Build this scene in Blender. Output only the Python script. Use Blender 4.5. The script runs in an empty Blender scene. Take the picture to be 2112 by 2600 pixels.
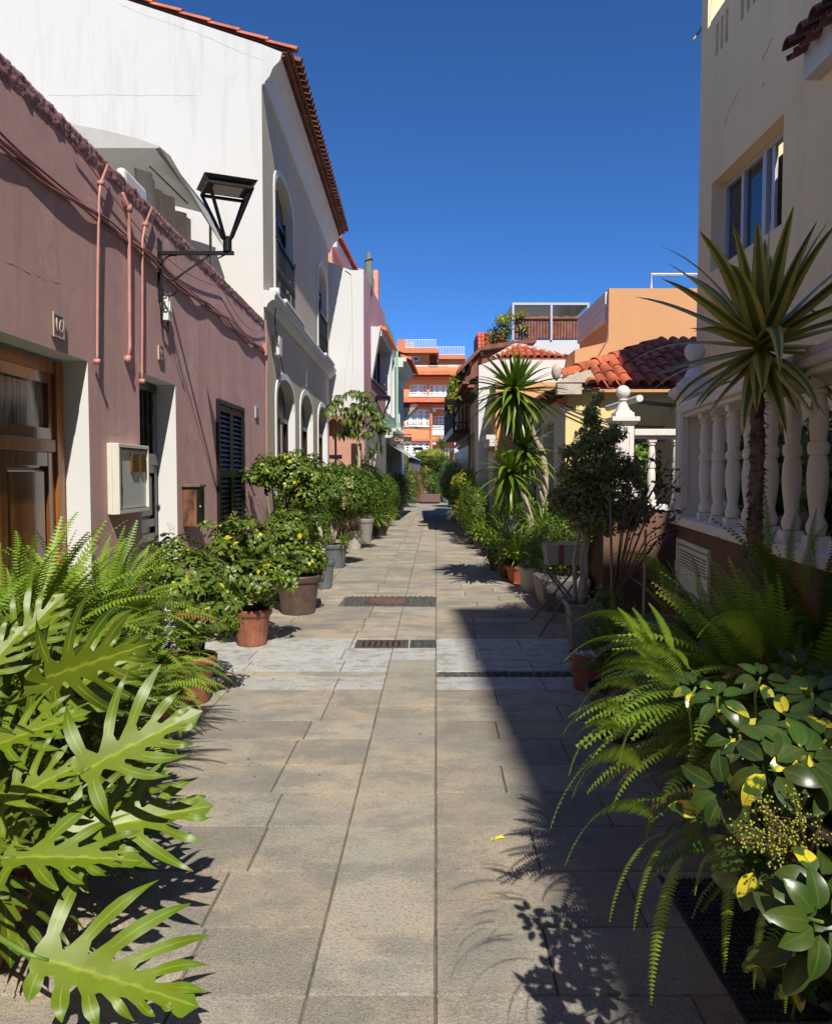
import bpy, math, random
import numpy as np
from mathutils import Vector, Matrix
R = math.radians
random.seed(7); rng = np.random.default_rng(11)
S = bpy.context.scene
COL = S.collection

# ---------------------------------------------------------------- camera
EYE = 1.58; PITCH = math.atan(96/2000.0)
cam_d = bpy.data.cameras.new('camera'); cam = bpy.data.objects.new('camera', cam_d); COL.objects.link(cam)
cam_d.sensor_fit = 'VERTICAL'; cam_d.sensor_height = 36.0; cam_d.lens = 36.0*2000/2600
cam_d.clip_end = 2000; cam_d.clip_start = 0.05
cam.location = (0, 0, EYE); cam.rotation_euler = (R(90)-PITCH, 0, 0)
S.camera = cam
# ---------------------------------------------------------------- light
SUN = Vector((0.2, -0.92, 1.0)).normalized()
sun_el = math.asin(SUN.z); sun_az = math.atan2(SUN.x, SUN.y)
W = bpy.data.worlds.new('World'); S.world = W; W.use_nodes = True
wn = W.node_tree.nodes; bg = wn['Background']
sky = wn.new('ShaderNodeTexSky'); sky.sky_type = 'NISHITA'; sky.sun_disc = False
sky.sun_elevation = sun_el; sky.sun_rotation = sun_az; sky.altitude = 4000; sky.air_density = 0.8
sky.dust_density = 0.0; sky.ozone_density = 10.0
hs = wn.new('ShaderNodeHueSaturation'); hs.inputs['Saturation'].default_value = 1.08
W.node_tree.links.new(sky.outputs[0], hs.inputs['Color']); W.node_tree.links.new(hs.outputs[0], bg.inputs[0]); bg.inputs[1].default_value = 0.135
sl = bpy.data.lights.new('sun', 'SUN'); sl.energy = 4.2; sl.angle = R(0.5); sl.color = (1.0, 0.94, 0.84)
so = bpy.data.objects.new('sun', sl); COL.objects.link(so)
so.rotation_euler = (-SUN).to_track_quat('-Z', 'Y').to_euler(); so.location = (0, -5, 20)
S.view_settings.view_transform = 'Standard'; S.view_settings.look = 'None'
S.view_settings.exposure = 0.42; S.view_settings.gamma = 1.0; S.view_settings.use_curve_mapping = False
S.cycles.max_bounces = 6; S.cycles.transparent_max_bounces = 4

# ---------------------------------------------------------------- measuring helpers (photograph pixels -> metres)
FW = Vector((0, math.cos(PITCH), -math.sin(PITCH))); UPV = Vector((0, math.sin(PITCH), math.cos(PITCH)))
def ray(u, v): return Vector((u-1056, 0, 0)) + UPV*(1300-v) + FW*2000
def atY(u, v, Y): d = ray(u, v); k = Y/d.y; return Vector((d.x*k, Y, EYE+d.z*k))
def atX(u, v, X): d = ray(u, v); k = X/d.x; return Vector((X, d.y*k, EYE+d.z*k))
def atZ(u, v, z=0.0): d = ray(u, v); k = (z-EYE)/d.z; return Vector((d.x*k, d.y*k, z))

# ---------------------------------------------------------------- object helpers
BASE = {}
def tag(o, label=None, cat=None, group=None, kind=None):
    if label: o['label'] = label
    if cat: o['category'] = cat
    if group: o['group'] = group
    if kind: o['kind'] = kind
    return o
def thing(name, label, cat, loc=(0, 0, 0), group=None):
    o = bpy.data.objects.new(name, None); COL.objects.link(o); o.location = loc
    o.empty_display_size = 0.1; BASE[o.name] = Vector(loc)
    return tag(o, label, cat, group)
def finish(o, parent):
    if parent is not None:
        b = BASE.get(parent.name, Vector((0, 0, 0)))
        o.data.transform(Matrix.Translation(-b)); o.parent = parent; BASE[o.name] = b
    else: BASE[o.name] = Vector((0, 0, 0))
    return o
class MB:
    def __init__(s): s.v = []; s.f = []; s.m = []; s.c = []; s.mi = 0
    def vert(s, p, c=(0, 0, 0)): s.v.append(tuple(p)); s.c.append(c); return len(s.v)-1
    def face(s, pts, c=None, mi=None):
        b = len(s.v)
        for i, p in enumerate(pts):
            s.v.append(tuple(p)); s.c.append(c[i] if isinstance(c, list) else (c or (0, 0, 0)))
        s.f.append(tuple(range(b, b+len(pts)))); s.m.append(s.mi if mi is None else mi); return s
    def hexa(s, P, c=None, mi=None):      # P: 8 corners, bottom 4 ccw then top 4
        b = len(s.v)
        for p in P: s.v.append(tuple(p)); s.c.append(c or (0, 0, 0))
        for q in ((3, 2, 1, 0), (4, 5, 6, 7), (0, 1, 5, 4), (1, 2, 6, 5), (2, 3, 7, 6), (3, 0, 4, 7)):
            s.f.append(tuple(b+i for i in q)); s.m.append(s.mi if mi is None else mi)
        return s
    def box(s, x0, x1, y0, y1, z0, z1, c=None, mi=None):
        return s.hexa([(x0, y0, z0), (x1, y0, z0), (x1, y1, z0), (x0, y1, z0), (x0, y0, z1), (x1, y0, z1), (x1, y1, z1), (x0, y1, z1)], c, mi)
    def bar(s, a, b, w, h=None, up=(0, 0, 1), c=None):
        a, b = Vector(a), Vector(b); h = h or w; d = (b-a).normalized(); up = Vector(up)
        if abs(d.dot(up)) > .98: up = Vector((0, 1, 0))
        r = d.cross(up).normalized()*w/2; t = r.cross(d).normalized()*h/2
        return s.hexa([a-r-t, a+r-t, b+r-t, b-r-t, a-r+t, a+r+t, b+r+t, b-r+t], c)
    def tube(s, pts, rad, n=8, cap=True, c=None, wob=0):
        pts = [Vector(p) for p in pts]; N = len(pts)
        rad = [rad]*N if isinstance(rad, (int, float)) else rad
        b = len(s.v); prev = None
        for i, p in enumerate(pts):
            d = (pts[min(i+1, N-1)]-pts[max(i-1, 0)]); d = d.normalized() if d.length > 1e-9 else Vector((0, 0, 1))
            if prev is None:
                a = Vector((0, 0, 1)) if abs(d.z) < .9 else Vector((1, 0, 0)); x = d.cross(a).normalized()
            else: x = (prev-d*prev.dot(d)).normalized()
            prev = x; y = d.cross(x)
            for k in range(n):
                t = 2*math.pi*k/n; r = rad[i]*(1+(random.uniform(-wob, wob) if wob else 0))
                s.v.append(tuple(p+x*math.cos(t)*r+y*math.sin(t)*r)); s.c.append(c or (0, i/max(N-1, 1), 0))
        for i in range(N-1):
            for k in range(n):
                a0 = b+i*n+k; a1 = b+i*n+(k+1) % n
                s.f.append((a0, a1, a1+n, a0+n)); s.m.append(s.mi)
        if cap:
            s.f.append(tuple(b+k for k in range(n))[::-1]); s.m.append(s.mi)
            s.f.append(tuple(b+(N-1)*n+k for k in range(n))); s.m.append(s.mi)
        return s
    def lathe(s, prof, ctr, n=32, mod=None, sq=0, capb=True, capt=False, rot=0):
        b = len(s.v); cx, cy, cz = ctr
        for j, (r, z) in enumerate(prof):
            for k in range(n):
                t = 2*math.pi*k/n+rot; rr = r
                if sq: rr = r/max(abs(math.cos(t-rot)), abs(math.sin(t-rot)))**sq
                if mod: rr *= mod(t, j)
                s.v.append((cx+math.cos(t)*rr, cy+math.sin(t)*rr, cz+z)); s.c.append((0, 0, 0))
        for j in range(len(prof)-1):
            for k in range(n):
                a0 = b+j*n+k; a1 = b+j*n+(k+1) % n
                s.f.append((a0, a1, a1+n, a0+n)); s.m.append(s.mi)
        if capb: s.f.append(tuple(b+k for k in range(n))[::-1]); s.m.append(s.mi)
        if capt: s.f.append(tuple(b+(len(prof)-1)*n+k for k in range(n))); s.m.append(s.mi)
        return s
    def build(s, name, mats, parent=None, smooth=False, bevel=0):
        me = bpy.data.meshes.new(name); me.from_pydata(s.v, [], s.f)
        mats = mats if isinstance(mats, (list, tuple)) else [mats]
        for m in mats: me.materials.append(m)
        me.polygons.foreach_set('material_index', s.m)
        at = me.attributes.new('c', 'FLOAT_COLOR', 'POINT')
        at.data.foreach_set('color', np.array([(a, b, c, 1) for a, b, c in s.c], 'f').ravel())
        if smooth: me.polygons.foreach_set('use_smooth', [True]*len(s.f))
        me.update(); o = bpy.data.objects.new(name, me); COL.objects.link(o); finish(o, parent)
        if smooth == 'auto':
            try: me.set_sharp_from_angle(angle=R(35))
            except Exception: pass
        if bevel:
            md = o.modifiers.new('bevel', 'BEVEL'); md.width = bevel; md.segments = 2; md.limit_method = 'ANGLE'
            if len(s.f) > 6:
                wl = o.modifiers.new('weld', 'WELD'); wl.merge_threshold = 0.0005
                o.modifiers.move(1, 0)
        return o
class NP:                                   # large leaf meshes out of numpy arrays
    def __init__(s): s.V = []; s.Q = []; s.T = []; s.C = []; s.n = 0
    def add(s, V, C, Q=None, T=None):
        V = np.asarray(V, 'f').reshape(-1, 3); s.V.append(V); s.C.append(np.asarray(C, 'f').reshape(-1, 3))
        if Q is not None and len(Q): s.Q.append(np.asarray(Q, 'i').reshape(-1, 4)+s.n)
        if T is not None and len(T): s.T.append(np.asarray(T, 'i').reshape(-1, 3)+s.n)
        s.n += len(V)
    def inst(s, tpl, M, P, rnd):            # M (N,3,3) rows are the axes, P (N,3)
        V, C, Q, T = tpl; N = len(P); n = len(V)
        W_ = np.einsum('vi,nij->nvj', V, M)+P[:, None, :]
        CC = np.repeat(C[None], N, 0).copy(); CC[:, :, 0] = rnd[:, None]
        off = (np.arange(N)*n)[:, None, None]
        s.add(W_.reshape(-1, 3), CC.reshape(-1, 3), (Q[None]+off).reshape(-1, 4) if len(Q) else None,
              (T[None]+off).reshape(-1, 3) if len(T) else None)
    def build(s, name, mat, parent=None, smooth=True):
        V = np.concatenate(s.V); C = np.concatenate(s.C)
        Q = np.concatenate(s.Q) if s.Q else np.zeros((0, 4), 'i'); T = np.concatenate(s.T) if s.T else np.zeros((0, 3), 'i')
        me = bpy.data.meshes.new(name); me.vertices.add(len(V)); me.vertices.foreach_set('co', V.ravel())
        L = np.concatenate([Q.ravel(), T.ravel()]).astype('i'); me.loops.add(len(L)); me.loops.foreach_set('vertex_index', L)
        st = np.concatenate([np.arange(len(Q))*4, len(Q)*4+np.arange(len(T))*3]).astype('i')
        me.polygons.add(len(st)); me.polygons.foreach_set('loop_start', st)
        if smooth: me.polygons.foreach_set('use_smooth', np.ones(len(st), bool))
        me.materials.append(mat)
        at = me.attributes.new('c', 'FLOAT_COLOR', 'POINT')
        at.data.foreach_set('color', np.concatenate([C, np.ones((len(C), 1), 'f')], 1).astype('f').ravel())
        me.update(calc_edges=True); me.validate(); o = bpy.data.objects.new(name, me); COL.objects.link(o)
        return finish(o, parent)
class Frame:                                # a facade plane: o + u*s + z*t, d metres behind it
    def __init__(s, o, u, n): s.o = Vector(o); s.u = Vector(u).normalized(); s.n = Vector(n).normalized()
    def P(s, a, t, d=0.0): return s.o+s.u*a+Vector((0, 0, t))-s.n*d
    def px(s, u, v):
        d = ray(u, v); e = Vector((0, 0, EYE)); k = (s.o-e).dot(s.n)/d.dot(s.n); p = e+d*k
        return (p-s.o).dot(s.u), p.z
    def rect(s, u0, v0, u1, v1):            # from two pixels (near-top, far-bottom): s0,s1,t0,t1
        a, t = s.px(u0, v0); b, q = s.px(u1, v1); return min(a, b), max(a, b), min(t, q), max(t, q)
    def box(s, mb, a0, a1, t0, t1, d0, d1, c=None, mi=None):   # d0 < d1 (d0 negative = proud)
        return mb.hexa([s.P(a0, t0, d0), s.P(a1, t0, d0), s.P(a1, t0, d1), s.P(a0, t0, d1),
                        s.P(a0, t1, d0), s.P(a1, t1, d0), s.P(a1, t1, d1), s.P(a0, t1, d1)], c, mi)
    def wall(s, mb, a0, a1, t0, t1, holes, depth=.2, mi=0, rmi=1):
        # holes: (s0,s1,t0,t1,rise) ; rise>0 -> arched head
        ss = sorted({a0, a1, *[h[0] for h in holes], *[h[1] for h in holes]}); tt = sorted({t0, t1, *[h[2] for h in holes], *[h[3] for h in holes]})
        for i in range(len(ss)-1):
            for j in range(len(tt)-1):
                ms, mt = (ss[i]+ss[i+1])/2, (tt[j]+tt[j+1])/2
                if any(h[0] < ms < h[1] and h[2] < mt < h[3] for h in holes): continue
                mb.face([s.P(ss[i], tt[j]), s.P(ss[i+1], tt[j]), s.P(ss[i+1], tt[j+1]), s.P(ss[i], tt[j+1])], mi=mi)
        for h in holes:
            path = arch(h)
            if h[4] > 0:
                top = path[1:-1]
                for k in range(len(top)-1):
                    mb.face([s.P(*top[k]), s.P(*top[k+1]), s.P(top[k+1][0], h[3]), s.P(top[k][0], h[3])], mi=mi)
            for k in range(len(path)-1):
                mb.face([s.P(*path[k]), s.P(*path[k], depth), s.P(*path[k+1], depth), s.P(*path[k+1])], mi=rmi)
            mb.face([s.P(*path[-1]), s.P(*path[-1], depth), s.P(*path[0], depth), s.P(*path[0])], mi=rmi)
def arch(h, n=14, grow=0.0):
    s0, s1, t0, t1, rise = h; s0 -= grow; s1 += grow; t1 += grow; m = (s0+s1)/2; w = (s1-s0)/2
    if rise <= 0: return [(s0, t0), (s0, t1), (s1, t1), (s1, t0)]
    rise += grow*.5
    return [(s0, t0)]+[(m-w*math.cos(math.pi*k/n), t1-rise+rise*abs(math.sin(math.pi*k/n))**.8) for k in range(n+1)]+[(s1, t0)]
def trim(fr, mb, h, w, proud):              # band round an opening
    A = arch(h); B = arch(h, grow=w); B[0] = (B[0][0], h[2]); B[-1] = (B[-1][0], h[2])
    for k in range(len(A)-1):
        a0, a1, b0, b1 = A[k], A[k+1], B[k], B[k+1]
        mb.hexa([fr.P(*a0, -proud), fr.P(*a1, -proud), fr.P(*a1, .0), fr.P(*a0, .0), fr.P(*b0, -proud), fr.P(*b1, -proud), fr.P(*b1, .0), fr.P(*b0, .0)])

# ---------------------------------------------------------------- materials
MATS = {}
def mat(name):
    m = bpy.data.materials.new(name); m.use_nodes = True; n = m.node_tree; b = n.nodes['Principled BSDF']; MATS[name] = m
    return m, n, b
def nd(n, t, **k):
    x = n.nodes.new(t)
    for a, v in k.items():
        if a.startswith('i_'): x.inputs[a[2:].replace('_', ' ')].default_value = v
        else: setattr(x, a, v)
    return x
def rgba(c): return (c[0], c[1], c[2], 1)
def mix(n, fac, a, b, mode='MIX'):
    x = n.nodes.new('ShaderNodeMix'); x.data_type = 'RGBA'; x.blend_type = mode
    for s, v in ((0, fac), (6, a), (7, b)):
        if isinstance(v, (tuple, list)): x.inputs[s].default_value = rgba(v)
        elif isinstance(v, (int, float)): x.inputs[s].default_value = v
        else: n.links.new(v, x.inputs[s])
    return x.outputs[2]
def ramp(n, src, lo, hi, a=0.0, b=1.0):
    x = n.nodes.new('ShaderNodeMapRange'); x.clamp = True
    n.links.new(src, x.inputs[0]); x.inputs[1].default_value = lo; x.inputs[2].default_value = hi
    x.inputs[3].default_value = a; x.inputs[4].default_value = b; return x.outputs[0]
def noise(n, scale, detail=4, rough=.6, vec=None, stretch=None):
    x = nd(n, 'ShaderNodeTexNoise'); x.inputs['Scale'].default_value = scale; x.inputs['Detail'].default_value = detail; x.inputs['Roughness'].default_value = rough
    tc = nd(n, 'ShaderNodeTexCoord'); src = tc.outputs['Object']
    if stretch:
        mp = nd(n, 'ShaderNodeMapping'); mp.inputs['Scale'].default_value = stretch; n.links.new(src, mp.inputs[0]); src = mp.outputs[0]
    n.links.new(vec or src, x.inputs['Vector']); return x.outputs['Fac']
def bump(n, b, srcs, dist=.01):
    prev = None
    for src, st in srcs:
        x = nd(n, 'ShaderNodeBump'); x.inputs['Strength'].default_value = st; x.inputs['Distance'].default_value = dist
        n.links.new(src, x.inputs['Height'])
        if prev: n.links.new(prev, x.inputs['Normal'])
        prev = x.outputs[0]
    n.links.new(prev, b.inputs['Normal'])
def plain(name, col, rough=.6, metal=0, var=.15, vscale=8, bmp=.0, bscale=60, spec=None):
    m, n, b = mat(name)
    c = mix(n, ramp(n, noise(n, vscale), .3, .7), tuple(x*(1-var) for x in col), tuple(min(1, x*(1+var)) for x in col))
    n.links.new(c, b.inputs['Base Color']); b.inputs['Roughness'].default_value = rough; b.inputs['Metallic'].default_value = metal
    if spec is not None: b.inputs['Specular IOR Level'].default_value = spec
    if bmp: bump(n, b, [(noise(n, bscale, 3), bmp)], .006)
    return m
def stucco(name, col, var=.1, b1=.5, b2=.5, dirt=(.3, .28, .24), dirtk=.25, patch=None, crack=False, dist=.012, streak=True, patch2=None):
    m, n, b = mat(name)
    c = mix(n, ramp(n, noise(n, 1.3, 6, .65), .3, .7), tuple(x*(1-var) for x in col), tuple(min(1, x*(1+var)) for x in col))
    if patch: c = mix(n, ramp(n, noise(n, .9, 8, .7), .52, .62, 0, .6), c, patch)
    if patch2:
        c = mix(n, ramp(n, noise(n, 1.7, 9, .68), .575, .60, 0, .55), c, patch2)
        c = mix(n, ramp(n, noise(n, 1.6, 5, .7, stretch=(6, 6, .35)), .56, .72, 0, .5), c, dirt)
        c = mix(n, ramp(n, noise(n, 30, 4, .8), .6, .72, 0, .35), c, patch2)
    if dirtk:
        st = noise(n, 1.0, 6, .7, stretch=(2.2, 2.2, .25) if streak else None)
        c = mix(n, ramp(n, st, .52, .78, 0, dirtk), c, dirt)
    if crack:
        v = nd(n, 'ShaderNodeTexVoronoi'); v.feature = 'DISTANCE_TO_EDGE'; v.inputs['Scale'].default_value = .45
        tc = nd(n, 'ShaderNodeTexCoord'); ns = nd(n, 'ShaderNodeTexNoise'); ns.inputs['Scale'].default_value = 2.5; ns.inputs['Detail'].default_value = 6
        n.links.new(tc.outputs['Object'], ns.inputs['Vector'])
        mp = mix(n, .25, tc.outputs['Object'], ns.outputs['Color']); n.links.new(mp, v.inputs['Vector'])
        k = nd(n, 'ShaderNodeMath', operation='MULTIPLY'); n.links.new(ramp(n, v.outputs['Distance'], .0, .006, 1, 0), k.inputs[0])
        n.links.new(ramp(n, noise(n, .8, 3), .5, .62, 0, .22), k.inputs[1]); c = mix(n, k.outputs[0], c, (.28, .27, .25))
    n.links.new(c, b.inputs['Base Color']); b.inputs['Roughness'].default_value = .85; b.inputs['Specular IOR Level'].default_value = .25
    bump(n, b, [(noise(n, 3.0, 5, .6), b1), (noise(n, 14, 4, .6), b2*.5), (noise(n, 170, 3, .7), b2)], dist)
    return m
def leafmat(name, dark, light, vein=None, yellow=None, ythr=.6, yscale=14, rough=.38, tr=.25, stripe=None, brown=0.0, spec=.5, rim=None):
    m, n, b = mat(name); at = nd(n, 'ShaderNodeAttribute', attribute_name='c')
    sp = nd(n, 'ShaderNodeSeparateColor'); n.links.new(at.outputs['Color'], sp.inputs[0])
    c = mix(n, sp.outputs[0], dark, light)
    if yellow:
        f = nd(n, 'ShaderNodeMath', operation='MULTIPLY'); n.links.new(ramp(n, noise(n, yscale, 2), .52, .56), f.inputs[0])
        n.links.new(ramp(n, sp.outputs[0], ythr, ythr+.02), f.inputs[1]); c = mix(n, f.outputs[0], c, yellow)
    if stripe: c = mix(n, ramp(n, sp.outputs[2], stripe[1], stripe[2], *( (0, 1) if stripe[3] else (1, 0))), c, stripe[0])
    if rim: c = mix(n, ramp(n, sp.outputs[1], .0, .8), mix(n, .5, c, rim), c); c = mix(n, ramp(n, noise(n, 60, 3, .7, ), .55, .6), c, mix(n, ramp(n, sp.outputs[1], .86, .95, 0, .8), c, (.25, .16, .03)))
    if vein: c = mix(n, ramp(n, sp.outputs[2], .02, .13, .8, 0), c, vein)
    c = mix(n, ramp(n, noise(n, 22, 4, .7), .40, .72, 0, .45), c, tuple(x*.5+y*.12 for x, y in zip(dark, (1, .8, .1))))
    if brown:
        c = mix(n, ramp(n, sp.outputs[0], 1-brown, 1-brown+.01), c, (.24, .13, .03))
    n.links.new(c, b.inputs['Base Color']); b.inputs['Roughness'].default_value = rough; b.inputs['Specular IOR Level'].default_value = spec
    if tr:
        t = nd(n, 'ShaderNodeBsdfTranslucent'); hs = mix(n, .5, c, light, 'MIX'); n.links.new(hs, t.inputs[0])
        ms = nd(n, 'ShaderNodeMixShader'); ms.inputs[0].default_value = tr
        n.links.new(b.outputs[0], ms.inputs[1]); n.links.new(t.outputs[0], ms.inputs[2])
        n.links.new(ms.outputs[0], n.nodes['Material Output'].inputs[0])
    return m
def glass(name, tint=(.03, .035, .04), rough=.08):
    m, n, b = mat(name); b.inputs['Base Color'].default_value = rgba(tint); b.inputs['Roughness'].default_value = rough
    b.inputs['Specular IOR Level'].default_value = .8; return m

M = dict(
    mauve=stucco('mauve_stucco', (.64, .405, .38), .1, .7, .9, (.36, .22, .21), .35, patch2=(.74, .50, .47), patch=(.54, .33, .31), dist=.011),
    salmon_paint=plain('salmon_paint', (.50, .235, .195), .5, var=.15),
    mauve_dark=plain('mauve_rough', (.34, .18, .17), .9, var=.4, vscale=20, bmp=1, bscale=40),
    white=stucco('white_render', (.64, .635, .61), .02, .12, .15, (.36, .38, .28), .6, crack=True),
    white2=stucco('white_paint_wall', (.66, .66, .65), .02, .1, .15, (.6, .6, .58), .1),
    reveal=stucco('white_reveal', (.70, .70, .69), .02, .1, .25, (.5, .5, .5), .1),
    trimw=stucco('white_trim', (.66, .66, .64), .04, .15, .2, (.4, .4, .38), .3),
    greyw=stucco('grey_stucco', (.54, .47, .36), .05, .2, .5, (.33, .36, .27), .35),
    pink=stucco('pink_stucco', (.60, .33, .33), .08, .2, .4, (.36, .2, .2), .4),
    coral=plain('coral_paint', (.68, .33, .25), .8),
    green=stucco('green_stucco', (.34, .55, .40), .07, .2, .4, (.28, .42, .3), .4),
    greyb=stucco('light_grey_stucco', (.5, .5, .5), .05, .2, .4),
    salmon=stucco('salmon_stucco', (.55, .30, .22), .08, .3, .4, (.3, .18, .12), .4),
    stone=stucco('rough_stone', (.42, .42, .40), .25, 1, 1, (.15, .15, .14), .7, dist=.05),
    orange=stucco('orange_stucco', (.74, .31, .13), .05, .1, .2, (.6, .2, .07), .35),
    orange2=stucco('pale_orange_stucco', (.66, .35, .165), .04, .2, .3, (.6, .33, .15), .4),
    orange_d=plain('dark_orange_trim', (.60, .21, .09), .8),
    beige=stucco('beige_stucco', (.91, .69, .41), .04, .12, .3, (.42, .34, .25), .3, crack=True),
    cream=stucco('cream_stucco', (.80, .70, .45), .04, .1, .3),
    yellow=stucco('yellow_stucco', (.80, .66, .30), .05, .15, .3, (.6, .5, .28), .4),
    brownw=stucco('brown_roughcast', (.34, .19, .13), .2, 1, 1, (.1, .06, .05), .5, dist=.03),
    balus=stucco('white_masonry_paint', (.80, .75, .68), .05, .15, .4, (.42, .38, .32), .5),
    greywall=stucco('offwhite_side', (.62, .60, .55), .05, .2, .3),
    tile=plain('terracotta_tile', (.50, .13, .06), .75, var=.45, vscale=3, bmp=.6, bscale=40),
    tile_d=plain('dark_roof_tile', (.20, .075, .05), .8, var=.4, vscale=4, bmp=.5),
    mortar=plain('mortar', (.55, .48, .40), .95, var=.2, vscale=6, bmp=1, bscale=25),
    black=plain('black_metal', (.010, .010, .010), .42, 0, var=.2, spec=.4),
    black2=plain('black_paint_wood', (.013, .014, .017), .32, 0, var=.3, spec=.6),
    darkwood=plain('dark_brown_wood', (.035, .016, .011), .4, var=.4, bmp=.3),
    glass=glass('window_glass'), whitem=plain('white_plastic', (.72, .72, .68), .4, var=.06),
    cream_pl=plain('cream_plastic', (.66, .64, .55), .45, var=.06), greym=plain('grey_box_door', (.52, .53, .51), .4, var=.04),
    amber=plain('amber_glass', (.10, .07, .02), .15, var=.2), steel=plain('dull_steel', (.35, .35, .34), .35, .9, var=.1),
    alu=plain('aluminium', (.55, .56, .57), .4, .3, var=.05), brass=plain('brass', (.4, .22, .08), .3, .8),
    canvas=plain('cream_canvas', (.46, .45, .43), .9, var=.06), canvas_d=plain('grey_canvas', (.60, .57, .51), .9, var=.12, vscale=3),
    stripe=plain('tan_awning', (.50, .36, .22), .9), cable=plain('painted_cable', (.30, .13, .12), .6, var=.2),
    grey_c=plain('grey_cable', (.08, .07, .07), .6), netting=plain('black_netting', (.01, .01, .013), .9, bmp=1, bscale=120),
    terra=plain('terracotta_pot', (.27, .10, .055), .7, var=.3, vscale=9, bmp=.35), terra2=plain('red_pot', (.45, .10, .04), .5, var=.15),
    brownp=plain('brown_plastic_pot', (.105, .068, .055), .5, var=.3, vscale=9, bmp=.2), greyp=plain('grey_plastic_pot', (.125, .14, .15), .5, var=.12, vscale=4),
    beigep=plain('beige_pot', (.42, .39, .34), .6, var=.1), taupe=plain('taupe_pot', (.25, .235, .21), .6, var=.12), darkp=plain('dark_pot', (.05, .05, .05), .6),
    soil=plain('soil', (.05, .035, .025), 1, var=.5, vscale=40, bmp=1, bscale=90), bark=plain('pale_bark', (.42, .35, .27), .85, var=.25, vscale=25, bmp=.6, bscale=50),
    barkd=plain('brown_bark', (.15, .115, .09), .9, var=.35, vscale=30, bmp=.8, bscale=60), stem=plain('green_stem', (.16, .22, .04), .5),
    petiole=plain('leaf_stalk', (.12, .2, .03), .45), iron=plain('rusty_iron', (.10, .07, .058), .75, .2, var=.4, vscale=12, bmp=.5, bscale=80),
    irond=plain('dark_iron', (.06, .06, .06), .6, .4, var=.4), cobble=plain('dark_cobble', (.055, .058, .058), .8, var=.5, vscale=18, bmp=.8, bscale=40),
    dirtj=plain('joint_dirt', (.14, .12, .09), 1, var=.5, vscale=10, bmp=1, bscale=60), pebble=plain('white_pebbles', (.65, .63, .6), .8, var=.2, vscale=60, bmp=1, bscale=90),
    rail=plain('pale_rail', (.65, .7, .75), .4), winw=plain('white_joinery', (.78, .77, .74), .5, var=.03), number=plain('number_cream', (.62, .58, .5), .5),
    plate=plain('number_plate', (.22, .13, .08), .5), woodslat=plain('red_wood_slat', (.30, .10, .045), .6, var=.4, vscale=5, bmp=.3),
    signwood=plain('sign_wood', (.07, .035, .022), .8, var=.4, vscale=20), yleaf=plain('yellow_leaf', (.75, .62, .03), .5),
    interior=plain('dark_interior', (.012, .012, .012), .9), curtain=plain('curtain_cloth', (.3, .29, .28), .9, var=.25, vscale=6),
    redpanel=plain('red_brown_panel', (.20, .07, .045), .7), blue=plain('blue_bowl', (.02, .04, .16), .5))
# varnished timber of the big front door: long wavy grain
m_, n_, b_ = mat('varnished_timber')
g_ = noise(n_, 2.2, 6, .6, stretch=(9, 9, .8))
n_.links.new(mix(n_, ramp(n_, g_, .3, .7), (.09, .026, .008), (.24, .08, .02)), b_.inputs['Base Color'])
b_.inputs['Roughness'].default_value = .16; b_.inputs['Coat Weight'].default_value = .5; bump(n_, b_, [(g_, .15)], .004); M['timber'] = m_
m_, n_, b_ = mat('orange_timber'); g_ = noise(n_, 2.2, 6, .6, stretch=(9, 9, .8))
n_.links.new(mix(n_, ramp(n_, g_, .3, .7), (.22, .06, .01), (.42, .15, .03)), b_.inputs['Base Color']); b_.inputs['Roughness'].default_value = .3; M['otimber'] = m_
m_, n_, b_ = mat('mottled_timber'); g_ = noise(n_, 14, 6, .7, stretch=(1, 1, .25))
n_.links.new(mix(n_, ramp(n_, g_, .4, .6), (.02, .012, .01), (.25, .10, .04)), b_.inputs['Base Color']); b_.inputs['Roughness'].default_value = .7; M['mtimber'] = m_
# lace curtain behind glass
m_, n_, b_ = mat('lace'); g_ = noise(n_, 5, 6, .7, stretch=(1, 5, .6))
n_.links.new(mix(n_, ramp(n_, g_, .4, .6), (.02, .02, .02), (.34, .3, .27)), b_.inputs['Base Color']); b_.inputs['Roughness'].default_value = .12; M['lace'] = m_
# paving slabs: per-slab tone (c.r), painted slabs (c.g), stains that lie on the stone
m_, n_, b_ = mat('paving_slab'); at_ = nd(n_, 'ShaderNodeAttribute', attribute_name='c'); sp_ = nd(n_, 'ShaderNodeSeparateColor')
n_.links.new(at_.outputs['Color'], sp_.inputs[0])
c_ = mix(n_, sp_.outputs[0], (.21, .20, .17), (.52, .475, .39))
c_ = mix(n_, sp_.outputs[2], c_, mix(n_, sp_.outputs[0], (.28, .225, .175), (.30, .30, .235)))
c_ = mix(n_, ramp(n_, noise(n_, .9, 7, .7), .42, .58, 0, .7), c_, (.52, .41, .28))
c_ = mix(n_, ramp(n_, noise(n_, 1.9, 8, .75, stretch=(1, 1.6, 1)), .46, .58, 0, .7), c_, (.22, .215, .185))
c_ = mix(n_, ramp(n_, noise(n_, .8, 5, .7, stretch=(1.3, .8, 1)), .56, .7, 0, .35), c_, (.28, .29, .16))
pn_ = nd(n_, 'ShaderNodeMath', operation='MULTIPLY'); n_.links.new(sp_.outputs[1], pn_.inputs[0])
n_.links.new(ramp(n_, noise(n_, 8, 9, .78, stretch=(.8, 1.2, 1)), .48, .58, .80, .1), pn_.inputs[1]); c_ = mix(n_, pn_.outputs[0], c_, (.56, .60, .61))
vo_ = nd(n_, 'ShaderNodeTexVoronoi'); vo_.inputs['Scale'].default_value = 1.5; tc_ = nd(n_, 'ShaderNodeTexCoord'); n_.links.new(tc_.outputs['Object'], vo_.inputs['Vector'])
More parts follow.
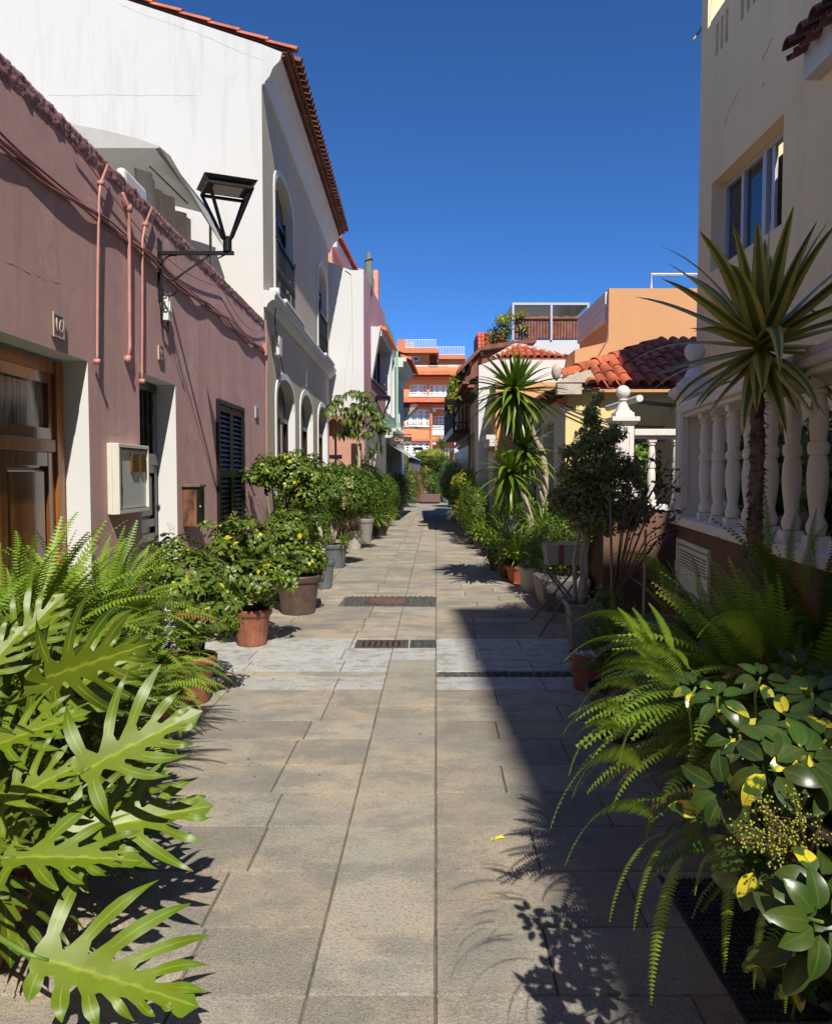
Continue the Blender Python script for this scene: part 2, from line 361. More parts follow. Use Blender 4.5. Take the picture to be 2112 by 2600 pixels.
vs_ = nd(n_, 'ShaderNodeSeparateColor'); n_.links.new(vo_.outputs['Color'], vs_.inputs[0]); mu_ = nd(n_, 'ShaderNodeMath', operation='MULTIPLY'); n_.links.new(ramp(n_, vo_.outputs['Distance'], .022, .034, .75, 0), mu_.inputs[0]); n_.links.new(ramp(n_, vs_.outputs[0], .55, .57), mu_.inputs[1])
c_ = mix(n_, mu_.outputs[0], c_, (.07, .068, .065))
c_ = mix(n_, ramp(n_, noise(n_, 70, 3, .7), .52, .64, 0, .5), c_, (.14, .13, .11))
s1_ = noise(n_, 190, 2, .7); c_ = mix(n_, ramp(n_, s1_, .34, .47, .5, 0), c_, (.13, .12, .10)); c_ = mix(n_, ramp(n_, s1_, .56, .68, 0, .4), c_, (.7, .67, .6))
n_.links.new(c_, b_.inputs['Base Color']); b_.inputs['Roughness'].default_value = .85; b_.inputs['Specular IOR Level'].default_value = .3
bump(n_, b_, [(noise(n_, 3, 4), .3), (noise(n_, 70, 3, .7), .5), (s1_, .6)], .008); M['slab'] = m_

# leaf materials
L = dict(
    philo=leafmat('philodendron_leaf', (.02, .06, .007), (.10, .19, .007), rim=(.21, .26, .008), vein=(.30, .37, .03), rough=.42, tr=.12, spec=.42),
    fern=leafmat('fern_frond', (.12, .23, .012), (.31, .45, .04), rough=.5, tr=.2, brown=.045),
    fern_shaded=leafmat('shaded_fern_frond', (.04, .11, .010), (.15, .27, .022), rough=.5, tr=.18, brown=.09),  # same fern darkened for shaded plants; the entry above is the sunlit green
    schef=leafmat('umbrella_plant_leaf', (.035, .085, .010), (.125, .205, .018), vein=(.22, .32, .05), yellow=(.66, .62, .05), ythr=.84, yscale=11, rough=.4, tr=.15, spec=.4),
    schef_r=leafmat('glossy_umbrella_leaf', (.018, .045, .008), (.045, .10, .014), vein=(.07, .12, .025), yellow=(.78, .68, .04), ythr=.76, yscale=22, rough=.3, tr=.12),
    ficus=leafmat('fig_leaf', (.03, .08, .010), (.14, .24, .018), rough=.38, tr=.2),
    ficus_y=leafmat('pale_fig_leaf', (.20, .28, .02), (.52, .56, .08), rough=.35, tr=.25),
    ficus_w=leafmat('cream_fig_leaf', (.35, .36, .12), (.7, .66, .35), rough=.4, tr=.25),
    yucca=leafmat('yucca_leaf', (.06, .14, .012), (.17, .27, .02), rough=.32, tr=.12, spec=.6),
    yucca_v=leafmat('striped_yucca_leaf', (.06, .10, .02), (.13, .17, .035), stripe=((.55, .48, .12), .38, .55, True), rough=.3, tr=.12),
    spider=leafmat('strap_leaf', (.10, .2, .015), (.26, .38, .04), rough=.38, tr=.25),
    agave=leafmat('blue_grey_leaf', (.10, .17, .11), (.2, .29, .2), rough=.5, tr=.1),
    palm=leafmat('drooping_leaf', (.04, .085, .012), (.11, .17, .02), vein=(.17, .24, .05), rough=.45, tr=.15),
    purple=leafmat('purple_leaf', (.05, .02, .025), (.13, .05, .06), rough=.35, tr=.15),
    fig_d=leafmat('dusty_fig_leaf', (.11, .15, .04), (.34, .37, .13), rough=.5, tr=.25),
    flower=leafmat('flower_buds', (.30, .30, .05), (.5, .46, .1), rough=.6, tr=0))
# ================================================================ the ground
g = MB(); g.face([(-400, -400, -.03), (400, -400, -.03), (400, 600, -.03), (-400, 600, -.03)]); tag(g.build('ground', M['dirtj']), kind='structure')
rows = [-.4, -.02, .36, .74, 1.12, 1.5, 1.88, 2.32, 2.68, 3.07, 3.47, 3.85, 4.22, 4.64, 4.99, 5.32, 5.72, 6.08, 6.27, 6.65, 7.05, 7.52, 7.94, 8.29, 8.63, 8.98, 9.35, 10.17]
while rows[-1] < 62: rows.append(rows[-1]+random.choice((.36, .38, .4)))
pv = MB(); cob = MB(); SK = .0255; J = .003
def slab(x0, x1, y0, y1, paint=0, tone=None):
    t = random.random() if tone is None else tone; h = random.uniform(-.0015, .0015)
    def q(x, y): return x+SK*y
    a, b, c, d = y0+J, y1-J, x0+J, x1-J; w = .003
    top = [(q(c+w, a), a+w, h), (q(d-w, a), a+w, h), (q(d-w, b), b-w, h), (q(c+w, b), b-w, h)]
    bot = [(q(c, a), a, -.012), (q(d, a), a, -.012), (q(d, b), b, -.012), (q(c, b), b, -.012)]
    cc = (t, paint, random.random()**1.6*.8); pv.face(top, cc)
    for k in range(4): pv.face([bot[k], bot[(k+1) % 4], top[(k+1) % 4], top[k]], cc)
for i in range(len(rows)-1):
    y0, y1 = rows[i], rows[i+1]
    gut = abs(y0-6.08) < .01; cobr = abs(y0-9.35) < .01
    p = .95 if 6.2 < y0 < 7.2 else 0
    off = (.39 if i % 2 else 0)+random.uniform(-.04, .04)
    if gut or cobr: continue
    x = .0; first = True                      # right of the strip
    while x < 3.4:
        w = (.78-off if off else .78) if first else .78; first = False
        if w < .2: w = .78
        slab(x, x+w, y0, y1, p or (.8 if abs(y0-5.72) < .01 and x < .9 else 0)); x += w
    x = -.39; first = True
    while x > -2.8:
        w = (.39+off if off < .2 else off) if first else .78; first = False
        slab(x-w, x, y0, y1, p or (.75 if abs(y0-5.72) < .01 and x > -.9 and x < -.3 else 0)); x -= w
y = -.1
cuts = [-.4, .36, 1.12, 1.62, 2.32, 3.05, 3.82, 4.56, 5.32, 6.10, 6.65, 7.45, 8.05, 8.7, 9.35, 10.17]
while cuts[-1] < 62: cuts.append(cuts[-1]+.76)
for i in range(len(cuts)-1):
    if abs(cuts[i]-9.35) < .01: continue
    slab(-.39, 0, cuts[i], cuts[i+1], .9 if 6.3 < cuts[i] < 7.2 else 0, random.uniform(.35, .95))
slab(-2.0, -1.17, 9.35, 9.76); slab(-2.8, -2.0, 9.35, 9.76); slab(-1.7, -1.17, 9.76, 10.17); slab(-2.5, -1.7, 9.76, 10.17); slab(.0, .5, 9.35, 9.76); slab(.5, 1.3, 9.35, 9.76); slab(1.3, 3.0, 9.35, 9.76); slab(0, .8, 9.76, 10.17); slab(.8, 1.6, 9.76, 10.17); slab(1.6, 3, 9.76, 10.17)
slab(-1.7, -.39, 6.09, 6.26, 0, .9); slab(-.39, 0, 6.09, 6.26, 0, .6)
for k in range(24): slab(-3.4+k*.78, -2.62+k*.78, 62, 100)
tag(pv.build('pavement', M['slab']), kind='structure')
jt = MB(); jt.face([(-3.5, -6, -.0105), (4.5, -6, -.0105), (4.5, 62, -.0105), (-3.5, 62, -.0105)]); tag(jt.build('paving_joints', M['dirtj']), kind='structure')
def cobbles(mb, x0, x1, y0, y1, s=.06, skip=None, dz=0):
    y = y0
    if dz: mb.face([(x0+SK*y0, y0, .0025), (x1+SK*y0, y0, .0025), (x1+SK*y1, y1, .0025), (x0+SK*y1, y1, .0025)])
    while y < y1-s*.6:
        x = x0+random.uniform(0, s)
        while x < x1-s*.5:
            w = s*random.uniform(.6, 1.1); d = s*random.uniform(.6, 1)
            if not (skip and math.hypot(x+w/2-skip[0], y-skip[1]) < skip[2]):
                n = 7; b = len(mb.v); a0 = random.random()*6
                for rr, zz in ((1, -.012), (.85, -.002), (.4, .004)):
                    for k in range(n):
                        t = a0+6.283*k/n; mb.v.append((x+w/2+math.cos(t)*w/2*rr+SK*y, y+s/2+math.sin(t)*d/2*rr, zz+dz)); mb.c.append((0, 0, 0))
                for j in (0, 1):
                    for k in range(n): mb.f.append((b+j*n+k, b+j*n+(k+1) % n, b+(j+1)*n+(k+1) % n, b+(j+1)*n+k)); mb.m.append(0)
                mb.f.append(tuple(b+2*n+k for k in range(n))); mb.m.append(0)
            x += w+.008
        y += s*.95
cobbles(cob, -1.17, 0, 9.36, 10.16, .07, (-.60, 9.76, .31))
cobbles(cob, -2.5, -1.72, 6.1, 6.26, .06); cobbles(cob, .0, 3.2, 6.1, 6.26, .07); cobbles(cob, -.24, 0, 7.1, 7.44, .07, None, .008)
tag(cob.build('cobbles', M['cobble'], smooth=True), kind='structure')
# manhole cover
mh = thing('manhole_cover', 'round rusty iron manhole cover set in a patch of dark cobbles', 'manhole cover', (-.36, 9.76, 0))
m = MB(); m.lathe([(.29, -.02), (.29, .004), (.27, .007), (.255, .007), (.25, .003), (0.001, .003)], (-.36, 9.76, 0), 40); m.build('rim', M['iron'], mh)
m = MB()
for k in range(-7, 8):
    yy = k*.032; w = math.sqrt(max(.24**2-yy**2, 0))
    for j in range(-8, 8):
        x0 = j*.03+(.015 if k % 2 else 0)
        if abs(x0)+.02 < w: m.box(-.36+x0, -.36+x0+.02, 9.76+yy-.011, 9.76+yy+.011, .003, .008)
m.build('tread_pattern', plain('rust_red', (.15, .085, .065), .8, 0, var=.3), mh)
# gully grate
gr = thing('drain_grate', 'rectangular slotted iron drain grate in the pale painted paving', 'drain grate', (-.32, 7.27, 0))
m = MB(); X0, X1, Y0, Y1 = -.56, -.07, 7.09, 7.43
m.box(X0, X1, Y0, Y0+.05, -.02, .006).box(X0, X1, Y1-.05, Y1, -.02, .006).box(X0, X0+.04, Y0+.05, Y1-.05, -.02, .006).box(X1-.04, X1, Y0+.05, Y1-.05, -.02, .006); m.build('frame', M['iron'], gr)
m = MB()
for k in range(8): m.box(X0+.04+k*.0545-.006, X0+.04+k*.0545+.022, Y0+.05, Y1-.05, .0032, .0045)
m.build('bars', M['iron'], gr); m = MB(); m.face([(X0, Y0, .003), (X1, Y0, .003), (X1, Y1, .003), (X0, Y1, .003)]); m.build('pit', M['interior'], gr)
gr = thing('floor_grating', 'dark metal mesh grating in the ground beneath the right hand ferns', 'grating', (1.02, 2.7, 0))
m = MB(); X0, X1, Y0, Y1 = .96, 1.30, 2.2, 3.0
for k in range(17): m.box(X0+k*.02, X0+k*.02+.006, Y0, Y1, .002, .012)
for k in range(27): m.box(X0, X1, Y0+k*.03, Y0+k*.03+.005, .003, .011)
m.box(X0-.012, X0-.002, Y0-.02, Y1+.02, .002, .012).box(X1+.0, X1+.012, Y0-.02, Y1+.02, .002, .012); m.build('mesh', M['irond'], gr)
lf = MB(); c0 = atZ(1262, 2128, .004)
P = [(-.03, 0), (-.012, .016), (.02, .013), (.035, -.002), (.012, -.016), (-.02, -.014)]
lf.face([(c0.x+a, c0.y+b, .006+.006*math.sin(a*90)) for a, b in P]); tag(lf.build('fallen_leaf', M['yleaf']), 'small yellow leaf lying alone on the sunlit paving', 'leaf')

# ================================================================ generic building parts
def glazed(fr, s0, s1, t0, t1, d, cols, rws, parent, fmat, fw=.05, bar=.02, gmat=None, name='window', bars_d=.02):
    m = MB(); fr.box(m, s0, s1, t0, t0+fw, d, d+.05); fr.box(m, s0, s1, t1-fw, t1, d, d+.05)
    fr.box(m, s0, s0+fw, t0+fw, t1-fw, d, d+.05); fr.box(m, s1-fw, s1, t0+fw, t1-fw, d, d+.05)
    a0, a1, b0, b1 = s0+fw, s1-fw, t0+fw, t1-fw
    for k in range(1, cols): x = a0+(a1-a0)*k/cols; fr.box(m, x-bar/2, x+bar/2, b0, b1, d+.006, d+.03)
    for k in range(1, rws): z = b0+(b1-b0)*k/rws; fr.box(m, a0, a1, z-bar/2, z+bar/2, d+.008, d+.028)
    w = m.build(name, fmat, parent); g = MB(); g.face([fr.P(a0, b0, d+.032), fr.P(a1, b0, d+.032), fr.P(a1, b1, d+.032), fr.P(a0, b1, d+.032)])
    g.build('pane', gmat or M['glass'], w); return w
def panel_door(fr, s0, s1, t0, t1, d, fmat, pmat, parent, cols=2, splits=(.0, .3, .62, .72, 1.0), gap=.1, name='door'):
    m = MB(); fr.box(m, s0, s1, t0, t1, d+.03, d+.06)
    W_, H_ = s1-s0, t1-t0
    for k in range(cols+1): x = s0+(W_-gap)*k/cols; fr.box(m, x, x+gap, t0, t1, d, d+.03)
    for q in splits: z = t0+(H_-gap)*q; fr.box(m, s0, s1, z, z+gap, d+.003, d+.03)
    o = m.build(name, fmat, parent, bevel=.004); pn = MB()
    for k in range(cols):
        x0, x1 = s0+(W_-gap)*k/cols+gap, s0+(W_-gap)*(k+1)/cols
        for i in range(len(splits)-1):
            z0, z1 = t0+(H_-gap)*splits[i]+gap, t0+(H_-gap)*splits[i+1]
            if z1-z0 < .06: continue
            e = .035
            A = [fr.P(x0+.01, z0+.01, d+.028), fr.P(x1-.01, z0+.01, d+.028), fr.P(x1-.01, z1-.01, d+.028), fr.P(x0+.01, z1-.01, d+.028)]
            B = [fr.P(x0+e, z0+e, d+.012), fr.P(x1-e, z0+e, d+.012), fr.P(x1-e, z1-e, d+.012), fr.P(x0+e, z1-e, d+.012)]
            pn.face(B)
            for k2 in range(4): pn.face([A[k2], A[(k2+1) % 4], B[(k2+1) % 4], B[k2]])
    pn.build('panels', pmat, o); return o
def barrel_row(mb, p, q, r=.09, n=6, lift=.0, seg=1, jit=0, th=.012):
    """one barrel tile course from p (low) to q (high): overlapping half-round tiles"""
    p, q = Vector(p), Vector(q); d = (q-p); L_ = d.length; d.normalize(); side = d.cross(Vector((0, 0, 1))).normalized(); up = side.cross(d).normalized()
    for k in range(seg):
        a = p+d*(L_*k/seg-.04*(k > 0)); b = p+d*(L_*(k+1)/seg); a = a+up*(.015+lift)+side*random.uniform(-jit, jit); b = b+up*lift
        r0, r1 = r*random.uniform(.97, 1.05), r*.86; base = len(mb.v)
        for c, rr in ((a, r0), (a, r0-th), (b, r1)):
            for i in range(n+1):
                t = math.pi*i/n; mb.v.append(tuple(c+side*math.cos(t)*rr+up*math.sin(t)*rr)); mb.c.append((0, 0, 0))
        for i in range(n):
            mb.f.append((base+i, base+i+1, base+2*(n+1)+i+1, base+2*(n+1)+i)); mb.m.append(mb.mi)
            mb.f.append((base+i+1, base+i, base+(n+1)+i, base+(n+1)+i+1)); mb.m.append(mb.mi)
            mb.f.append((base+(n+1)+i+1, base+(n+1)+i, base+2*(n+1)+i, base+2*(n+1)+i+1)); mb.m.append(mb.mi)
def arc_tiles(mb, p0, p1, out, n_arc, r, length, th=.014, flip=1, tilt=.0):
    """a row of half-round tile ends from p0 to p1, each sticking out along `out`"""
    p0, p1, out = Vector(p0), Vector(p1), Vector(out).normalized(); d = p1-p0; Ls = d.length; d.normalize(); up = Vector((0, 0, 1)); N = n_arc
    for i in range(N):
        c = p0+d*(Ls*(i+.5)/N); base = len(mb.v); K = 6
        for j, (rr, e) in enumerate(((r, 0), (r-th, 0), (r-th, 1), (r, 1))):
            for k in range(K+1):
                t = math.pi*k/K; w = c+d*math.cos(t)*rr+up*math.sin(t)*rr*flip+out*(length*(1-e))-up*tilt*(1-e)
                mb.v.append(tuple(w)); mb.c.append((0, 0, 0))
        for a, b_ in ((0, 1), (1, 2), (3, 0)):
            for k in range(K): mb.f.append((base+a*(K+1)+k, base+a*(K+1)+k+1, base+b_*(K+1)+k+1, base+b_*(K+1)+k)); mb.m.append(mb.mi)
def text(body, size, fr, s, t, d, mt, name, parent, ext=.004, xs=1, flip=False):
    cu = bpy.data.curves.new(name, 'FONT'); cu.body = body; cu.size = size; cu.extrude = ext; cu.align_x = 'CENTER'; cu.align_y = 'CENTER'
    o = bpy.data.objects.new(name, cu); COL.objects.link(o); u = fr.u*(-1 if flip else 1); z = Vector((0, 0, 1)); n = fr.n
    mt4 = Matrix((u*xs, z, n)).transposed().to_4x4(); mt4.translation = fr.P(s, t, d)-(BASE[parent.name] if parent else Vector())
    dg = bpy.context.evaluated_depsgraph_get(); me = bpy.data.meshes.new_from_object(o.evaluated_get(dg)); bpy.data.objects.remove(o)
    me.transform(mt4); me.materials.clear(); me.materials.append(mt); o2 = bpy.data.objects.new(name, me); COL.objects.link(o2)
    if parent: o2.parent = parent
    BASE[o2.name] = BASE.get(parent.name) if parent else Vector(); return o2

# ================================================================ mauve one-storey house, left
XL = -2.15
FL = Frame((XL, 0, 0), (0, 1, 0), (1, 0, 0))        # left facade plane: s = Y
mh = thing('mauve_house', 'long single storey house with dusty mauve stucco wall, two deep white doorways and black shutters', 'house', (XL, 5, 0))
d16 = FL.rect(20, 905, 223, 1400); d16 = (3.2, FL.px(223, 905)[0], -.02, 2.32)
d14 = FL.rect(354, 990, 452, 1400); z14 = FL.px(452, 980)[1]; d14 = (d14[0], d14[1], -.02, z14)
sh = FL.rect(548, 1012, 619, 1360); shz = FL.px(560, 1016)[1], FL.px(560, 1356)[1]; sh = (sh[0], sh[1], shz[1], shz[0])
YG = atX(671, 900, XL).y
ztop = FL.px(671, 815)[1]
m = MB(); FL.wall(m, -2, YG, -.02, ztop, [d16+(0,), d14+(0,), sh+(0,)], .17)
m.mi = 0; m.face([(XL, -2, ztop), (XL, YG, ztop), (XL-.28, YG, ztop), (XL-.28, -2, ztop)]); m.mi = 2; m.face([(XL-.28, -2, ztop), (XL-.28, YG, ztop), (XL-.28, YG, ztop-.6), (XL-.28, -2, ztop-.6)])
m.face([(XL-.28, -2, ztop-.6), (XL-.28, YG, ztop-.6), (-8, YG, ztop-.6), (-8, -2, ztop-.6)]); m.mi = 0; m.face([(XL, -2, -.02), (XL, -2, ztop), (-8, -2, ztop), (-8, -2, -.02)])
m.build('wall', [M['mauve'], M['reveal'], M['greywall']], mh)
m = MB(); n_ = 420; rws = 6                          # rough weathered rim along the top of the wall
def rimz(k, j):
    h_ = math.sin(k*12.9898+j*78.233)*43758.5453; return h_-math.floor(h_)
b0 = len(m.v)
for k in range(n_+1):
    yy = 2+(YG-2)*k/n_
    for j in range(rws+1):
        off = (.001 if j in (0,) else .004+.016*rimz(k//2, j)*rimz(k, j+7)); z_ = ztop-.10+.10*j/rws-(.03*rimz(k//3, 99) if j == 0 else 0)+(.008*rimz(k, 5) if j == rws else 0)
        m.vert((XL+off, yy, z_))
    m.vert((XL-.05, yy, ztop+.004+.008*rimz(k, 5)))
for k in range(n_):
    for j in range(rws+1): a_0 = b0+k*(rws+2)+j; m.f.append((a_0, a_0+rws+2, a_0+rws+3, a_0+1)); m.m.append(0)
m.build('rough_rim', M['mauve_dark'], mh, smooth=True)
# painted ribs where the render bulges
# front door 16
dd = .17
o = panel_door(FL, d16[0], d16[1]-.13, 0, 1.72, dd, M['timber'], M['timber'], mh, 3, (.0, .42, .56, 1.0), .09)
m = MB(); FL.box(m, d16[1]-.13, d16[1]-.03, 0, 2.3, dd-.02, dd+.06); FL.box(m, d16[0], d16[1]-.13, 1.72, 1.80, dd-.012, dd+.05); FL.box(m, d16[0], d16[1]-.13, 2.22, 2.3, dd-.01, dd+.06)
FL.box(m, d16[1]-.03, d16[1]-.004, 0, 2.3, dd, dd+.06); m.build('door_frame', M['otimber'], mh, bevel=.004)
glazed(FL, d16[0], d16[1]-.13, 1.80, 2.22, dd, 2, 1, mh, M['timber'], .07, .07, M['lace'], 'fanlight')
# narrow door 14
m = MB(); FL.box(m, d14[0], d14[1], 0, .02, 0, .17); m.build('door_sill', M['trimw'], mh)
o = panel_door(FL, d14[0]+.02, d14[1]-.02, .02, 1.66, dd, M['black2'], M['black2'], mh, 2, (0, .22, .3, .62, .7, 1.0), .07)
k_ = MB(); c0 = FL.P(d14[1]-.18, .93, dd); k_.tube([c0, c0+Vector((.05, 0, 0))], .012, 8); k_.lathe([(.005, -.03), (.025, -.02), (.03, 0), (.025, .02), (.004, .03)], c0+Vector((.075, 0, 0)), 12); k_.build('handle', M['brass'], o, smooth=True)
k_ = MB(); c0 = FL.P(d14[1]-.18, .66, dd); k_.lathe([(.004, -.035), (.03, -.025), (.036, 0), (.03, .025), (.004, .035)], c0+Vector((.01, 0, 0)), 12); k_.build('letter_knob', M['steel'], o, smooth=True)
m = MB(); FL.box(m, d14[0]+.02, d14[1]-.02, 1.66, 1.76, dd-.015, dd+.06); FL.box(m, d14[0]+.02, d14[1]-.02, z14-.08, z14-.01, dd-.01, dd+.06)
n_b = 7
for k in range(n_b):                                  # turned spindles in the transom
    s_ = d14[0]+.08+(d14[1]-d14[0]-.16)*k/(n_b-1); c = FL.P(s_, 1.76, dd+.02); H_ = z14-.08-1.76
    m.lathe([(r, z*H_) for r, z in ((.012, 0), (.022, .08), (.012, .16), (.02, .3), (.026, .42), (.012, .55), (.02, .68), (.026, .8), (.012, .9), (.016, 1))], c, 8)
m.build('transom_grille', M['black2'], mh)
m = MB(); m.face([FL.P(d14[0], 1.7, dd+.055), FL.P(d14[1], 1.7, dd+.055), FL.P(d14[1], z14, dd+.055), FL.P(d14[0], z14, dd+.055)]); m.build('transom_glass', M['interior'], mh)
# louvred shutters
sm = (sh[0]+sh[1])/2
fr_ = MB(); 
for a, b in ((sh[0], sh[0]+.05), (sh[1]-.05, sh[1])): FL.box(fr_, a, b, sh[2], sh[3], -.03, .06)
FL.box(fr_, sh[0]+.05, sh[1]-.05, sh[3]-.05, sh[3], -.03, .06); FL.box(fr_, sh[0]+.05, sh[1]-.05, sh[2], sh[2]+.04, -.03, .06); fr_.build('shutter_frame', M['black'], mh, bevel=.004)
for a, b in ((sh[0]+.055, sm-.003), (sm+.003, sh[1]-.055)):
    m = MB(); z0, z1 = sh[2]+.045, sh[3]-.055
    FL.box(m, a, a+.06, z0, z1, -.02, .02); FL.box(m, b-.06, b, z0, z1, -.02, .02)
    zm = z0+(z1-z0)*.42
    for q in (z0, zm, z1-.07): FL.box(m, a+.06, b-.06, q, q+.07, -.018, .018)
    st = m.build('shutter', M['black'], mh, bevel=.003); m = MB()
    for (u0, u1) in ((z0+.075, zm-.005), (zm+.075, z1-.075)):
        n_ = max(2, int((u1-u0)/.052))
        for k in range(n_):
            z = u0+(u1-u0)*(k+.5)/n_
            m.hexa([FL.P(a+.06, z-.024, -.014), FL.P(b-.06, z-.024, -.014), FL.P(b-.06, z-.018, -.010), FL.P(a+.06, z-.018, -.010), FL.P(a+.06, z+.016, .014), FL.P(b-.06, z+.016, .014), FL.P(b-.06, z+.024, .016), FL.P(a+.06, z+.024, .016)])
    m.build('louvres', M['black'], st)
m = MB(); FL.box(m, sh[0], sh[1], sh[2], sh[3], .08, .1); m.build('shutter_back', M['interior'], mh)
for path in ([(0, 655), (50, 680), (114, 708), (202, 736)], [(250, 1112), (270, 1100), (300, 1104), (330, 1092)]):
    m = MB(); fine = []
    for (u0, v0), (u1, v1) in zip(path, path[1:]):
        for k in range(8): fine.append(FL.P(*FL.px(u0+(u1-u0)*k/8, v0+(v1-v0)*k/8+random.uniform(-2.5, 2.5)), .004))
    m.tube(fine, [random.uniform(.003, .006) for _ in fine], 6)
    m.build('render_ridge', M['mauve'], mh, smooth=True)
# small vent grille
a, t = FL.px(647, 1031); b, t2 = FL.px(655, 1063); m = MB(); FL.box(m, a, b, t2, t, -.012, 0)
for k in range(8): FL.box(m, a+.01, b-.01, t2+.015+k*(t-t2-.03)/7, t2+.022+k*(t-t2-.03)/7, -.02, -.012)
m.build('vent_grille', M['greym'], mh)
# number plates
def plate(px, py, w, h, txt, label, pm, nm):
    s_, z = FL.px(px, py); t = thing('house_number', label, 'house number', FL.P(s_, z))
    m = MB(); FL.box(m, s_-w/2, s_+w/2, z-h/2, z+h/2, -.014, -.001); m.build('plate', pm, t, bevel=.003)
    m = MB(); e = .012
    for q in ((s_-w/2, s_+w/2, z-h/2, z-h/2+e), (s_-w/2, s_+w/2, z+h/2-e, z+h/2), (s_-w/2, s_-w/2+e, z-h/2+e, z+h/2-e), (s_+w/2-e, s_+w/2, z-h/2+e, z+h/2-e)): FL.box(m, *q, -.018, -.012)
    m.build('border', nm, t); text(txt, h*.8, FL, s_, z, -.016, nm, 'numerals', t, .003, .95)
plate(144, 828, .145, .145, '16', 'brown enamel house number 16 above the varnished door', plain('plate_brown', (.17, .12, .09), .4), plain('plate_cream', (.5, .42, .33), .4))
plate(406, 897, .115, .12, '14', 'house number 14 on a pale tile plate above the narrow black door', plain('plate_pale', (.5, .45, .38), .5), plain('plate_ink', (.2, .13, .1), .5))
# painted vertical pipes and cable run
def pipe_thing(pts, rad, label, ends=None):
    P_ = [FL.P(*FL.px(u, v), -off) for u, v, off in pts]; t = thing('wall_pipe', label, 'pipe', P_[-1], 'salmon painted pipes down the mauve wall')
    m = MB(); m.tube(P_, rad, 8); m.build('pipe', M['salmon_paint'], t, smooth=True)
    for i in (1, len(P_)-1): m = MB(); c = P_[i]; m.tube([c+Vector((-.02, 0, 0)), c+Vector((.02, 0, 0))], rad*2.1, 10); m.build('clip', M['salmon_paint'], t, smooth=True)
pipe_thing([(263, 418, .03), (243, 465, .035), (241, 500, .03), (237, 700, .03), (236, 900, .03), (234, 918, .035)], .009, 'salmon painted pipe ending in a round clip beside door 16')
pipe_thing([(305, 490, .02), (319, 530, .025), (320, 600, .025), (323, 830, .02), (322, 880, .025), (319, 912, .02)], .014, 'thickest salmon pipe, between the meter box and door 16')
pipe_thing([(377, 526, .03), (358, 570, .035), (354, 610, .025), (354, 800, .025), (353, 945, .025), (352, 968, .03)], .009, 'salmon painted pipe ending above the black door beside the meter box')
t = thing('cable_run', 'bundle of painted cables sagging along the top of the mauve wall', 'cables', (XL, 6, 3.3))
m = MB()
for j in range(3):
    pts = []
    for k in range(60):
        yy = 2.0+(YG-2.0)*k/59; z = ztop-.42-.028*j+.02*math.sin(yy*2.3+j*.4)+.008*math.sin(yy*7+2*j)
        pts.append((XL+.018+.008*math.sin(yy*5+j), yy, z))
    m.tube(pts, .008+.004*(j == 1), 6)
pts = [(XL+.02, 5.0+(YG-5.0)*k/40, ztop-.12-.20*math.sin(math.pi*min(1, k/24)) if k < 24 else ztop-.13-.18*abs(math.sin((k-24)/16*math.pi))) for k in range(41)]
m.tube(pts, .004, 6); m.build('cables', M['cable'], t, smooth=True)
t = thing('corner_cable', 'salmon painted cable and junction hanging where the mauve house meets the grey one', 'cable', (XL, YG-.05, 2))
m = MB(); m.tube([(XL+.03, YG-.04, 3.75), (XL+.04, YG-.03, 3.2), (XL+.03, YG-.04, 2.5), (XL+.03, YG-.04, 1.1)], .012, 6); m.box(XL, XL+.06, YG-.1, YG-.02, 3.25, 3.42); m.build('cable', M['salmon_paint'], t, smooth='auto')
# meter box
a, z1 = FL.px(271, 1125); b, _ = FL.px(351, 1130); z0 = FL.px(271, 1307)[1]
t = thing('meter_box', 'cream electricity meter cabinet with two amber windows on the mauve wall between the doors', 'meter box', FL.P(a, z0))
m = MB(); FL.box(m, a, b, z0, z1, -.035, 0)
for q in ((a, b, z0, z0+.03), (a, b, z1-.025, z1), (a, a+.03, z0+.03, z1-.025), (b-.02, b, z0+.03, z1-.025)): FL.box(m, *q, -.085, -.035)
m.build('cabinet', M['cream_pl'], t, bevel=.004); w_ = b-a; h_ = z1-z0
m = MB(); FL.box(m, a+.10*1, b-.03, z0+.035, z1-.04, -.066, -.036); dr = m.build('door', M['greym'], t, bevel=.004)
for s_ in (.42, .70):
    m = MB(); FL.box(m, a+w_*s_, a+w_*(s_+.2), z0+h_*.60, z0+h_*.88, -.082, -.066); wd = m.build('window', M['brass'], dr, bevel=.002)
    m = MB(); FL.box(m, a+w_*s_+.014, a+w_*(s_+.2)-.014, z0+h_*.60+.014, z0+h_*.88-.014, -.085, -.0825); m.build('glass', M['amber'], wd)
m = MB(); c = FL.P(a+.075, z0+h_*.42, -.06); m.box(c.x-.008, c.x+.012, c.y-.02, c.y+.02, c.z-.05, c.z); m.tube([c+Vector((0, -.012, 0)), c+Vector((0, -.012, .035)), c+Vector((0, .012, .035)), c+Vector((0, .012, 0))], .003, 6); m.build('padlock', M['steel'], t)
# mailbox
a, z1 = FL.px(463, 1237); b, _ = FL.px(501, 1240); z0 = FL.px(470, 1335)[1]; b = a+.19
t = thing('mailbox', 'small dark wooden mailbox with a worn brown side fixed below the shutter', 'mailbox', FL.P(a, z0))
m = MB(); FL.box(m, a, a+.012, z0, z1, -.13, 0); FL.box(m, a+.012, b, z0, z1, -.125, 0); m.build('box', [M['mtimber']], t)
m = MB(); FL.box(m, a-.004, b, z0, z1, -.145, -.131)
for q in ((a+.0, a+.03, z0, z1), (b-.03, b, z0, z1), (a+.03, b-.03, z0, z0+.04), (a+.03, b-.03, z1-.06, z1)): FL.box(m, *q, -.153, -.145)
dr = m.build('door', M['black2'], t, bevel=.002); m = MB(); c = FL.P(a+.02, (z0+z1)/2, -.158); m.lathe([(.002, -.012), (.009, 0), (.002, .012)], c, 8); m.build('knob', M['steel'], dr)
